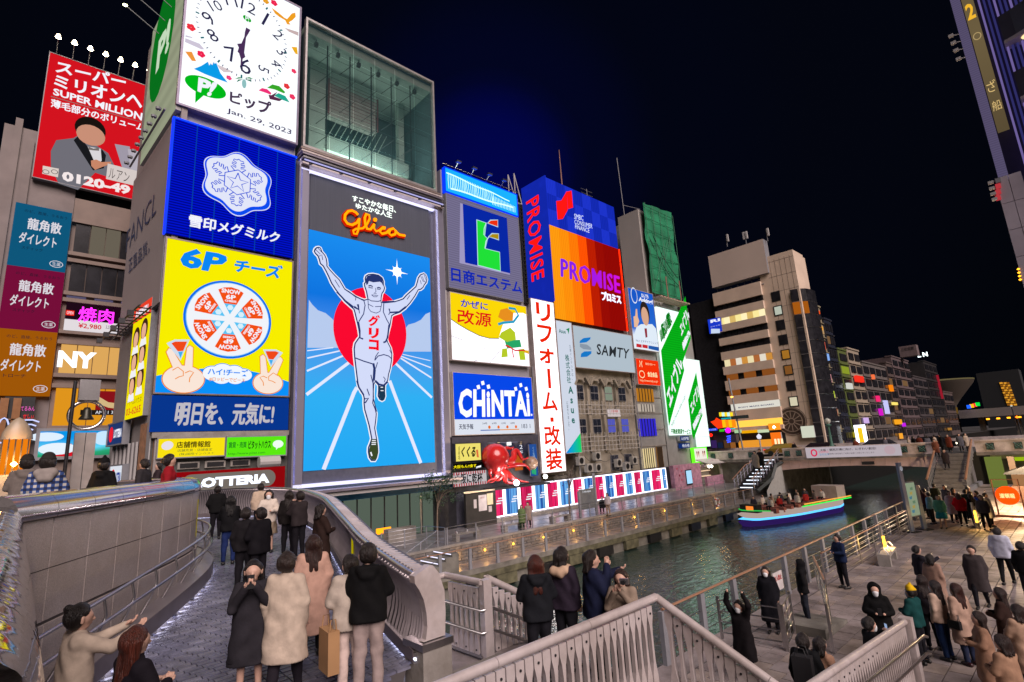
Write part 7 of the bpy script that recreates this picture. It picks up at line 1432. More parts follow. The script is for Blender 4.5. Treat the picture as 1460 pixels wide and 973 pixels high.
# dark glass corner shaft of the tower
mb = MB(); i = mb.mi(mat('office_glass', (0, 0, 0)))
cs = empty('glass_shaft', 'dark rounded glass corner shaft with steel bands on the canal corner of the beige tower', 'building')
CU_ = [(80.2, 26.0), (80.5, 25.1), (81.4, 24.3), (82.8, 24.0), (84.4, 24.0)]; zt = c4(690, 490)[1]
for k in range(12):
    z0 = -2.4 + (zt + 2.4) * k / 12; h = (zt + 2.4) / 12
    for q in range(4):
        (xa, ya), (xb, yb) = CU_[q], CU_[q + 1]; mb = MB(); lit = (k == 10 and q < 2); mb.face([(xa, ya, z0 + .15), (xb, yb, z0 + .15), (xb, yb, z0 + h), (xa, ya, z0 + h)], glow('c06818', .7) if lit else mat('office_glass', (0, 0, 0))); mb.build('pane', cs)
    mb = MB(); mb.tube([(x, y, z0 + .07) for x, y in CU_], .07, M_STEEL, 4); mb.build('band', cs)
mb = MB(); mb.prism([(81.2, 25.4), (84.3, 24.2), (84.3, 27), (81.2, 27)], -2.4, zt, M_DARK); mb.build('core', cs)
# neon cluster and dark blocks left of the corner tower
def block(name, label, x0, y0, x1, y1, z1, m, wins=None, z0=-2.4): g = empty(name, label, 'building'); box('wall', g, x0, y0, z0, x1, y1, z1, m); return g
DK = mat('night_wall', (.045, .036, .04), .8, var=.2, ns=.4); DK2 = mat('night_wall_warm', (.075, .052, .048), .8, var=.2, ns=.4)
rnd = random.Random(4)
g = block('stepped_apartments', 'dark stepped apartment block between the green boards and the beige tower', 78, 42.4, 95, 60, 22, DK)
for j in range(9): box('balcony', g, 77.2, 42.6, -1 + j * 2.4, 77.95, 45.6, -.2 + j * 2.4, DK2); box('balcony', g, 77.1, 46.2, -1 + j * 2.4, 77.95, 52, -.2 + j * 2.4, DK2)
for j in range(10):
    for k in range(4): board('window', g, -45.2 - k * 2.2, -.1 + j * 2.4, -44.2 - k * 2.2, 1.2 + j * 2.4, glow('c09060', .35) if rnd.random() < .12 else M_BLACK, Plane((78, 0, 0), (0, -1, 0)), 0, .05)
e = sign('blue_karaoke_sign', 'blue lit vertical sign with white letters beside the beige tower top', *c4(140, 780), *c4(208, 672), glow('1838c8', 1.), CP, depth=.4, cat='shop sign'); text('lettering', e, 'RI', *c4(148, 712), *c4(205, 680), W_, CP, .05, bold=.04); text('lettering', e, 'ジャンカ', *c4(148, 740), *c4(206, 720), W_, CP, .05); flat('white_field', e, [c4(150, 778), c4(206, 775), c4(206, 748), c4(150, 748)], ns('c8d8f0'), CP, .04)
NPn = Plane((76, 0, 0), (0, -1, 0)); n5 = lambda x, y: NPn.uv(1010 + x / 6.636, 570 + y / 6.636)
ne = empty('neon_cluster', 'cluster of red, yellow, cyan and magenta neon shop signs left of the beige tower', 'shop sign')
board('post_frame', ne, *n5(40, 420), *n5(240, 330), DK, NPn, -1.5, -.6)
flat('red_star_sign', ne, [n5(*p) for p in ((20, 210), (60, 195), (75, 170), (110, 190), (150, 200), (145, 265), (90, 275), (50, 240))], glow('f83810', 1.3), NPn, 0); 
for k in range(5): board('yellow_bulb_panel', ne, *n5(108 + k * 25, 160), *n5(126 + k * 25, 120), glow(('f0d020', 'c0e8e0')[k % 2], 1.2), NPn, -.1, .1)
for k in range(4): board('orange_bulb_panel', ne, *n5(140 + k * 30, 265), *n5(162 + k * 30, 190), glow(('f0b010', 'f08010')[k % 2], 1.3), NPn, -.1, .1)
board('cyan_strip', ne, *n5(125, 188), *n5(210, 168), glow('10a8b8', 1.), NPn, -.1, .1); board('blue_sign', ne, *n5(0, 298), *n5(80, 270), glow('1840e0', 1.2), NPn, -.1, .1); text('lettering', ne, 'あっぷる', *n5(5, 293), *n5(75, 275), W_, NPn, .15); blob('magenta_ball', ne, n5(190, 292), .45, .4, glow('e010e8', 1.5), P=NPn, d=.12); board('green_sign', ne, *n5(108, 305), *n5(145, 280), glow('40c020', 1.), NPn, -.1, .1); board('cyan_strip', ne, *n5(150, 285), *n5(250, 270), glow('20d0d0', 1.2), NPn, -.1, .05)
L = [[n5(175 + (k % 2) * 6, 350 + k * 18), n5(215, 342 + k * 18)] for k in range(4)]; ribbon('blue_tube', ne, L, .18, glow('3858ff', 1.6), NPn, .1); blob('red_signal', ne, n5(28, 336), .25, .25, glow('ff2010', 2.0), P=NPn, d=.1)
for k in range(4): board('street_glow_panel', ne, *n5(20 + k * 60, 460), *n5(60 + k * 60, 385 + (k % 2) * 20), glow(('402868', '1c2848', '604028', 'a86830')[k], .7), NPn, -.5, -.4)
sp = empty('signal_pole', 'dark traffic signal pole in front of the neon cluster', 'pole', (66, 29.8, -2.42)); mb = MB(); mb.tube([(0, 0, 0), (0, .6, 10)], .1, M_GREY, 6); mb.build('pole', sp, True); box('signal', sp, -.2, -1.2, 4.8, .1, .9, 5.2, M_DARK); mb = MB(); mb.lathe([(0, -.2), (.2, 0), (0, .2)], (0, .5, 7.6), glow('ffa040', 5), 8); mb.build('lamp', sp)
wl = empty('street_lamp', 'white headed lamp on the bridge at the top of the far bank stairs', 'street lamp', (61.8, 25.9, -2.4)); mb = MB(); mb.tube([(0, 0, 0), (0, 0, 2.2)], .08, M_GREYL, 6); mb.build('post', wl, True); mb = MB(); mb.lathe([(.2, 2.2), (.3, 2.5), (0, 2.8)], (0, 0, 0), glow('d8d8e8', 1.2), 8); mb.build('head', wl)

# ================================================================== canal side row beyond the bridge
def row(x0, x1, z1, y, label, wallm, fl, cols, litp, lit, sgn=None, seed=0, name='canal_building', wm=None):
    g = empty(name, label, 'building'); rr = random.Random(seed); Pc = Plane((0, y, 0), (1, 0, 0)); wm = wm or mat('office_glass', (0, 0, 0))
    box('wall', g, x0, y, -2.4, x1, y + 14, z1, wallm); H = (z1 + 1.6) / fl
    for j in range(fl):
        for i in range(cols):
            a = x0 + (x1 - x0) * (i + .12) / cols; b_ = x0 + (x1 - x0) * (i + .88) / cols; z0 = -1.8 + j * H
            m_ = glow(rr.choice(lit), .8) if rr.random() < litp else wm
            f = board('window', g, a, z0 + .25 * H, b_, z0 + .8 * H, m_, Pc, .0, .12)
        if j: board('floor_line', g, x0, -1.8 + j * H - .12, x1, -1.8 + j * H, wallm, Pc, 0, .22)
    box('parapet_cap', g, x0 - .1, y - .15, z1, x1 + .1, y + 1, z1 + .25, wallm)
    for (px, py, w_, h_, c) in (sgn or ()):
        u_, v_ = Pc.uv(px, py); board('side_sign', g, u_ - w_ / 2, v_ - h_ / 2, u_ + w_ / 2, v_ + h_ / 2, glow(c, 1.1), Pc, .1, .5)
    return g
OG = ('e8a848', '806040')
row(84.7, 90, 19.2, 25.4, 'olive brown building stacked with small yellow and green shop signs next to the glass shaft', mat('olive_wall', (.22, .19, .12), .7, var=.15), 9, 2, .2, ('e8c030', 'c8a070'), [(1152, 432, .7, 1.2, 'e8e030'), (1156, 454, .7, 2, 'a0d8e0'), (1162, 446, 1.3, .5, 'f05018'), (1160, 475, .7, 2, 'a0d8d8'), (1166, 469, 1.3, .5, 'f0a020'), (1164, 497, .7, 1.8, 'a8e8c0'), (1170, 494, 1.1, 1.2, 'f06850'), (1168, 518, .7, 2, 'f8d878'), (1176, 510, .9, 1, '80a8e8'), (1172, 541, .7, 1.8, '90d8a0'), (1178.5, 540, 1.1, 1.2, 'e8a0a8'), (1176, 564, .7, 2, 'f0d818'), (1183, 563, 1.1, 1, 'c8e040'), (1180, 587, .7, 2, 'f0c010'), (1187, 588, 1.1, 1, 'e88868'), (1185, 612, .7, 2.2, 'f84818')], 1)
row(90.2, 93.6, 17.4, 25.2, 'dark glass building with a pale roof band behind the olive building', mat('navy_glass', (.03, .035, .055), .2, var=.2), 9, 3, .03, OG, None, 2)
row(93.8, 98.2, 12.9, 25.1, 'building with green painted storeys beside the dark glass block', mat('green_storeys', (.09, .12, .03), .6, var=.2), 7, 1, .12, ('98a830',), [(1208, 551, 2.2, .9, 'c8c8c0')], 3)
row(98.4, 105, 13.4, 25.0, 'cream building with dark windows and a red lettered window sign', mat('cream_wall', (.30, .25, .19), .7, var=.15), 7, 2, .06, ('c0b8b8',), [(1222, 541, 4, 1., 'f03020'), (1220, 620, 3.5, .8, 'a09020'), (1232, 600, 1.6, .9, 'c8a8e0')], 4)
row(105.3, 121, 11.6, 24.9, 'grey slab building under the tall blank beige board', mat('grey_slab', (.11, .095, .09), .8, var=.3), 6, 4, .04, OG, [(1249, 569, 1.2, 1., 'f02870'), (1253, 588, 1.2, 1.2, 'd018c0'), (1261, 581, 1.8, 2.4, 'c0c0f0'), (1242, 538, .8, .8, 'f07040')], 5)
row(121.5, 126, 12.6, 24.8, 'dim building with an orange lantern and a row of warm street lights', DK2, 6, 2, .1, OG, [(1268, 554, 1.6, 1.2, 'f08010'), (1273, 576, 3, .5, 'f8e070'), (1278, 602, 4, .9, 'f0a020')], 6)
g = row(126.3, 141, 14.2, 24.7, 'tall dim mauve building with a small name board on the roof', mat('mauve_wall', (.10, .07, .075), .8, var=.2), 8, 3, .05, OG, [(1286, 606, 1.2, .7, 'c020e0'), (1282, 622, 1, 1, 'f0a030')], 8)
QX = Plane((134, 0, 0), (0, -1, 0)); (qa, qb), (qc, qd) = QX.uv(1284, 510), QX.uv(1306, 494); board('roof_board', g, qa, qb, qc, qd + .4, mat('mauve_board', (.16, .12, .125), .7), QX, -2, 0); text('board_lettering', g, '三和実業', qa + .4, qb + 1.2, qc - .4, qb + 1.9, M_BLACK, QX, .05)
row(141.5, 156, 11.0, 24.6, 'low dark block left of the building with lit roof letters', DK, 6, 3, .05, OG, None, 7)
g = row(156.5, 172, 15.4, 24.5, 'dark building with white letters L N lit on its roof edge', mat('black_wall', (.02, .018, .02), .6, var=.3), 8, 3, .03, OG, [(1338, 552, .5, 6, '901828')], 9)
QX = Plane((155, 0, 0), (0, -1, 0)); text('roof_lettering', g, 'L N', *QX.uv(1309, 510), *QX.uv(1322, 502), glow('e8fcff', 3), QX, .1, bold=.04)
row(172.5, 186, 8.6, 24.4, 'low mottled building at the end of the canal side row', DK2, 4, 3, .12, OG, [(1352, 612, 3, .6, 'a07030')], 10)
tb = empty('flared_arena', 'far circular arena with a wide flared roof and lit rim', 'building', (250, 36.5, -2.4)); mb = MB(); mb.lathe([(4.2, 0), (4.2, 9.5), (6, 12), (10.5, 17.5), (10.8, 18.4)], (0, 0, 0), mat('arena_shell', (.05, .038, .028), .8), 28); mb.build('shell', tb, True); mb = MB(); mb.lathe([(10.85, 18.3), (10.9, 18.75), (8, 19.0), (0, 19.3)], (0, 0, 0), glow('b0a070', .3), 28); mb.build('lit_rim', tb, True); mb = MB(); mb.lathe([(4.25, 6.5), (4.3, 8.8)], (0, 0, 0), glow('a07830', .35), 20); mb.build('lit_base', tb)
ot = empty('apartment_tower', 'distant dark apartment tower with a column of orange lit balconies', 'building'); box('wall', ot, 380, 21, -2.4, 395, 38, 27, mat('tower_navy', (.015, .017, .02), .9)); OP = Plane((379.9, 0, 0), (0, -1, 0))
for j in range(10):
    for i in range(4): u_, v_ = OP.uv(1425.5 + i * 3.2 + j * 1.2, 548 + j * 3.4); board('lit_balcony', ot, u_, v_, u_ + 1.2, v_ + .9, glow(('e8a030', '905818')[(i + j) % 2], .9), OP, 0, .2)
ex = empty('expressway', 'pale elevated expressway crossing far down the canal', 'viaduct'); box('deck', ex, 240, -60, 2.2, 252, 31, 5.0, mat('viaduct_pale', (.24, .21, .2), .8)); 
for k in range(6): box('pier', ex, 243, -20 + k * 9, -9, 245, -18.5 + k * 9, 2.2, M_CONCD)
for k in range(8): box('lamp', ex, 239.8, 2 + k * 2.6 + (k // 4) * 3, 1.2, 239.9, 2.9 + k * 2.6 + (k // 4) * 3, 1.7, glow('ffa020', 3))
e = empty('neon_row', 'small strip of blue, yellow, red and green neon letters far down the canal', 'sign'); PX = Plane((238, 0, 0), (0, -1, 0))
for k, c in enumerate(('2060f0', 'f0b010', 'f02030', '10d040')): u_, v_ = PX.uv(1379 + k * 4.2, 583 - k * 1.2); board('letter_block', e, u_, v_, u_ + 1.1, v_ + 1.2, glow(c, 1.3), PX, 0, .2)
for k in range(3):
    p = atX(1332 + k * 2, 628, 110) if k == 0 else atX((1442, 1450)[k - 1], 563 + k * 16, 235)
    g = empty('street_lamp', ('bright orange street lamp at the far end of the road bridge', 'distant white tipped lamp mast on the expressway', 'distant orange lamp at the right edge on the expressway')[k], 'street lamp', tuple(p)); mb = MB(); r = (.3, .35, .45)[k]; mb.lathe([(0, -r), (r, 0), (0, r)], (0, 0, 0), glow(('ff8020', 'd0d0c0', 'ff7018')[k], (9, 1, 4)[k]), 8); mb.build('globe', g); mb = MB(); mb.tube([(0, 0, -p.z - 2.4 if k == 0 else -8), (0, 0, -.1)], .15, M_DARK, 5); mb.build('mast', g)
p = atX(1228, 622, 90); g = empty('lit_sign', 'small white and yellow lit sign standing behind the bridge banner', 'sign', tuple(p)); box('panel', g, -.1, -.7, -1.6, .1, .7, 1.6, glow('f0f4ff', 3)); box('stripe', g, -.16, -.3, -1.4, -.11, .3, 1.2, glow('e8c020', 1.2))

# ================================================================== right edge tower
TP = Plane((30, 0, 0), (0, -1, 0)); t1 = lambda x, y: TP.uv(1260 + x * .4525, y * .4525)
rt = empty('edge_tower', 'purple lit tower with wavy balconies and a gold sign strip cut by the right edge', 'building')
VI = glow('8478a4', .42, wave=('Z', 3, .25)); box('body', rt, 30.6, -30, -2, 44, .62, 26, mat('tower_dark', (.04, .035, .06), .5)); 
zlo = t1(370, 560)[1]; board('violet_strip', rt, -.74, zlo, -.42, 26, VI, TP, -.5, 0)
board('gold_strip', rt, -.38, t1(360, 412)[1], .0, 26, gradglow('gold_leaf', ((0, '6a5a40'), (.5, '94805a'), (1, '7a6848')), 2, 10, 24, .5), TP, -.3, .12)
text('gold_lettering', rt, '2', -.33, t1(268, 72)[1], -.05, t1(268, 18)[1], glow('e8b030', 1.1), TP, .16, bold=.03); text('gold_lettering', rt, 'ざ', -.33, t1(330, 300)[1], -.03, t1(330, 262)[1], glow('d8b878', 1.), TP, .16); text('gold_lettering', rt, '船', -.33, t1(345, 358)[1], -.03, t1(345, 325)[1], glow('d8b878', 1.), TP, .16); text('gold_lettering', rt, '○', -.33, t1(290, 135)[1], -.05, t1(290, 110)[1], glow('b09868', 1.), TP, .16)
for k in range(26): u_ = .12 + k * .155; board('fin', rt, u_, 8.5, u_ + .07, 26, glow(('4a4898', '8a78c0')[k % 3 == 0], .6 if k % 3 == 0 else .4), TP, -.4, .0)
for j in range(7):
    zc = 21.5 - j * 2.75; mb = MB(); n = 14; pts = []
    for k in range(n + 1): u_ = .55 + k * .4; pts.append((30 - .35 - .55 * (.5 + .5 * math.sin(k * .75 - 1.2)), -u_))
    P_ = pts + [(30.3, pts[-1][1]), (30.3, pts[0][1])]; mb.prism(P_[::-1], zc, zc + .14, mat('balcony_pale', (.45, .38, .42), .5)); 
    for a, b_ in zip(pts, pts[1:]): mb.face([(a[0], a[1], zc + .14), (b_[0], b_[1], zc + .14), (b_[0] - .15, b_[1], zc + 1.25), (a[0] - .15, a[1], zc + 1.25)], mat('balcony_dark', (.05, .045, .07), .4))
    mb.build('balcony', rt); mb = MB(); mb.lathe([(0, 0), (.22, -.03), (.24, 0)], (29.75, -1.3, zc - .01), glow('e8c890', 1.6), 12); mb.build('downlight', rt)
PB = mat('pale_block', (.40, .36, .42), .5, var=.06); z2_ = t1(372, 560)[1]
for j in range(6):
    for i in range(2): board('white_tile', rt, -.85 + i * .42, z2_ - 1.2 * (j + 1) + .02, -.85 + i * .42 + .4, z2_ - 1.2 * j, PB, TP, -.6, .1)
for k in range(4):
    u_, v_ = t1(365, 570 + k * 18); mb = MB(); mb.box(29.8, -u_ - .05, v_ - .12, 29.95, -u_ + .12, v_ + .08, glow('d04048', .7) if k else M_GREY); mb.build('red_panel', rt)
for nm, ys_ in (('upper', (120, 142, 165, 192)), ('lower', (580, 598, 615, 632))):
    for k, y in enumerate(ys_):
        x = 215 + k * 8 if nm == 'upper' else 340 + k * 4; a = TP.p(*t1(x, y), .2); b_ = TP.p(-.74, t1(x + 40, y - 20)[1], .0); mb = MB(); mb.tube([a, b_], .018, M_GREYL, 5); mb.box(a.x - .08, a.y - .08, a.z - .06, a.x + .08, a.y + .1, a.z + .05, M_GREYL); mb.build('arm_lamp', rt)
for k in range(4): u_, v_ = t1(425 + k * 2, 850 + k * 11); mb = MB(); mb.lathe([(0, -.05), (.06, 0), (0, .05)], (29.9, -u_, v_), glow('ffa020', 4), 6); mb.build('amber_lamp', rt)

# ================================================================== tour boat
bt = empty('tour_boat', 'open tour boat with white upper hull, blue light band and purple lower hull', 'boat', (52.6, 19.9, -7.3), math.atan2(-3.3, 17.0))
LB, WB = 14.6, 3.5
def hull(z0, z1, w0, w1, m, name, par=bt):
    mb = MB(); i = mb.mi(m); n = 16
    for k in range(n + 1):
        t = k / n; x = -LB / 2 + LB * t; tap = math.sin(math.pi * min(1, .08 + t * 2.0) / 2) ** .7 if t < .5 else math.sin(math.pi * min(1, .1 + (1 - t) * 3.5) / 2) ** .6 if t > .86 else 1
        xs = x - (.35 if k == 0 else 0) * (z1 > -.5)
        mb.v += [(x + (.6 if k == 0 else 0), -w0 / 2 * tap, z0), (xs, -w1 / 2 * tap, z1), (xs, w1 / 2 * tap, z1), (x + (.6 if k == 0 else 0), w0 / 2 * tap, z0)]
    for k in range(n):
        for q in range(4): a = k * 4; mb.f.append((a + q, a + 4 + q, a + 4 + (q + 1) % 4, a + (q + 1) % 4)); mb.m.append(i)
    mb.f += [(0, 1, 2, 3), (4 * n + 3, 4 * n + 2, 4 * n + 1, 4 * n)]; mb.m += [i, i]; return mb.build(name, par, True)
hull(-.4, .45, 2.9, WB, glow('4a2c8c', .35), 'lower_hull'); hull(.46, .62, WB + .02, WB + .06, glow('58b8ff', 1.7), 'light_band'); hull(.63, 1.05, WB, WB + .1, glow('d8c0b4', .62), 'upper_hull')  # both hulls emit so the boat looks lit; only the band is a lamp
for k in range(2): mb = MB(); mb.tube([(-1.5 + k * .3, -1.78, 1.15 + k * .16), (6.8, -1.7, 1.15 + k * .16)], .05, glow(('28e048', 'e0a040')[k], 1.5), 6); mb.build('side_light', bt)
mb = MB(); mb.tube([(-5.8, -1.5, 1.2), (-7.1, -.3, 1.3), (-7.1, .3, 1.3), (-5.8, 1.5, 1.2)], .05, glow('30c050', 1.0), 6); mb.build('bow_light', bt); box('bow_panel', bt, -6.6, -.8, 1.06, -5.9, .8, 1.7, mat('boat_white', (0, 0, 0))); box('orange_mark', bt, -6.62, -.5, 1.2, -6.61, .2, 1.6, glow('f08030', 1.2)); box('deck_house', bt, 5.4, -1.2, 1.06, 6.9, 1.2, 2.3, mat('boat_cabin', (.35, .3, .28), .5)); box('seat_row', bt, -5.2, -.3, .8, 5.0, .3, 1.35, mat('boat_seat', (.3, .1, .08), .6))
for k in range(9): box('cross_seat', bt, -5 + k * 1.1, -1.5, .9, -4.6 + k * 1.1, 1.5, 1.3, mat('boat_seat', (0, 0, 0)))
# ================================================================== people: each garment and body is meshed from a smooth distance field round a posed skeleton
def nets(prims, h, k=.035, lo=None, hi=None, cut=(), wob=0., sq=.8):
    A = np.array(prims, dtype=np.float32); a = A[:, :3]; b = A[:, 3:6]; ra = A[:, 6]; rb = A[:, 7]
    mn = np.minimum(a - ra[:, None], b - rb[:, None]).min(0) - 2.2 * h; mx = np.maximum(a + ra[:, None], b + rb[:, None]).max(0) + 2.2 * h
    if lo is not None: mn[2] = max(mn[2], lo - 2 * h)
    if hi is not None: mx[2] = min(mx[2], hi + 2 * h)
    ax = [np.arange(mn[i], mx[i] + h, h, dtype=np.float32) for i in range(3)]; X, Y, Z = np.meshgrid(*ax, indexing='ij')
    D = None
    def cone(q):
        pa = (X - q[0], Y - q[1], Z - q[2]); ba = (q[3] - q[0], q[4] - q[1], q[5] - q[2]); L = ba[0] ** 2 + ba[1] ** 2 + ba[2] ** 2 + 1e-9
        t = np.clip((pa[0] * ba[0] + pa[1] * ba[1] + pa[2] * ba[2]) / L, 0, 1)
        return np.sqrt((pa[0] - ba[0] * t) ** 2 + (pa[1] - ba[1] * t) ** 2 + (pa[2] - ba[2] * t) ** 2) - (q[6] + (q[7] - q[6]) * t)
    for q in A:
        d = cone(q)
        if D is None: D = d
        else: e = np.maximum(k - np.abs(D - d), 0) / k; D = np.minimum(D, d) - e * e * k * .25
    if wob: D = D + wob * (.9 * np.sin(X * 19 + Y * 23 + 2.2 * np.sin(Z * 7 + X * 5)) + .8 * np.sin(Z * 24 + X * 15 + 2.5 * np.sin(Y * 9 + X * 6)))
    for q in cut: D = np.maximum(D, -cone(q))
    if lo is not None: D = np.maximum(D, lo - Z)
    if hi is not None: D = np.maximum(D, Z - hi)
    S = D < 0; n = [s - 1 for s in D.shape]; P = np.zeros(n + [3], np.float32); C = np.zeros(n, np.float32)
    cs = [(0, 0, 0), (1, 0, 0), (0, 1, 0), (1, 1, 0), (0, 0, 1), (1, 0, 1), (0, 1, 1), (1, 1, 1)]
    sl = lambda M, c: M[c[0]:c[0] + n[0], c[1]:c[1] + n[1], c[2]:c[2] + n[2]]
    for i in range(8):
        for j in (1, 2, 4):
            if i & j: continue
            c0, c1 = cs[i], cs[i | j]; d0, d1 = sl(D, c0), sl(D, c1); m = (d0 < 0) != (d1 < 0); t = np.where(m, d0 / np.where(m, d0 - d1, 1), 0)
            for x in range(3): P[..., x] += np.where(m, c0[x] + (c1[x] - c0[x]) * t, 0)
            C += m
    act = C > 0; idx = -np.ones(n, np.int64); idx[act] = np.arange(act.sum()); I = np.argwhere(act)
    V = (P[act] / C[act][:, None] + I) * h + mn; F = []
    for x in range(3):
        u, v = [(1, 2), (2, 0), (0, 1)][x]; s0 = [slice(1, -1)] * 3; s1 = [slice(1, -1)] * 3; s0[x] = slice(0, -1); s1[x] = slice(1, None)
        A0, A1 = S[tuple(s0)], S[tuple(s1)]
        for sg in (0, 1):
            E_ = np.argwhere((A0 != A1) & (A0 == bool(sg))); 
            if not len(E_): continue
            off = np.ones(3, int); off[x] = 0; E_ = E_ + off; q = []
            for (du, dv) in ((0, 0), (-1, 0), (-1, -1), (0, -1)):
                c = E_.copy(); c[:, u] += du; c[:, v] += dv; q.append(idx[c[:, 0], c[:, 1], c[:, 2]])
            q = np.stack(q, 1); F.append(q if sg else q[:, ::-1])
    return V, (np.concatenate(F) if F else np.zeros((0, 4), int))
def nmesh(name, parts, m):
    V = []; F = []; o = 0
    for v, f in parts: V.append(v); F.append(f + o); o += len(v)
    V = np.concatenate(V); F = np.concatenate(F); F = F[(F >= 0).all(1)]
    me = bpy.data.meshes.new(name); me.from_pydata(V.tolist(), [], F.tolist()); me.materials.append(m); me.polygons.foreach_set('use_smooth', [True] * len(F)); me.update(); return me
def cloth(c, hi=False):
    return mat('cloth_' + c, lin(c), .85, var=.16, ns=9, bump=.55, bs=8, spec=.2)
SKIN = mat('skin', (.55, .34, .26), .5, var=.06, ns=20, spec=.3); EYE = mat('eye_dark', (.02, .015, .012), .3); LIP = mat('lip', (.4, .13, .11), .5)
ARM = {'down': ((.235, -.03, 1.13), (.22, .05, .89)), 'phone': ((.22, .14, 1.18), (.06, .26, 1.44)), 'front': ((.25, .05, 1.15), (.10, .25, 1.16)), 'up': ((.27, .06, 1.66), (.20, .10, 1.90)), 'pocket': ((.27, -.05, 1.15), (.19, .1, .97)), 'reach': ((.22, .22, 1.28), (.16, .46, 1.38)), 'face': ((.24, .12, 1.16), (.10, .2, 1.5))}
LEG = {'stand': (((.10, .02, .5), (.11, -.01, .09)), ((.10, .0, .5), (.11, -.03, .09))), 'walk': (((.10, .14, .51), (.10, .2, .10)), ((.10, -.02, .5), (.09, -.24, .13))), 'sit': (((.12, .40, .52), (.12, .42, .09)), ((.12, .40, .52), (.12, .42, .09)))}
CACHE = {}
def hand(w, d, h):
    """palm, four curled fingers of different lengths and a side thumb, starting at wrist w along d"""
    w = np.array(w); d = np.array(d) / np.linalg.norm(d); s = np.cross(d, (0, 0, 1)); s = s / (np.linalg.norm(s) + 1e-6); n = np.cross(s, d); pr = [(*(w - d * .02), *(w + d * .03), .024, .028)]
    for i in range(4):
        o = s * (.028 - .019 * i); L = (.034, .04, .037, .028)[i]; b = w + d * .085 + o; pr.append((*(w + d * .02 + o * .7), *b, .014, .0115)); m = b + d * L * .9 + n * .010; pr.append((*b, *m, .0105, .0095)); pr.append((*m, *(m + d * L * .5 + n * .022), .0095, .008))
    b = w + d * .02 + s * .03; m = b + d * .03 + s * .022 + n * .012; pr += [(*b, *m, .014, .011), (*m, *(m + d * .03 + n * .01), .011, .009)]
    return nets(pr, h, .008)
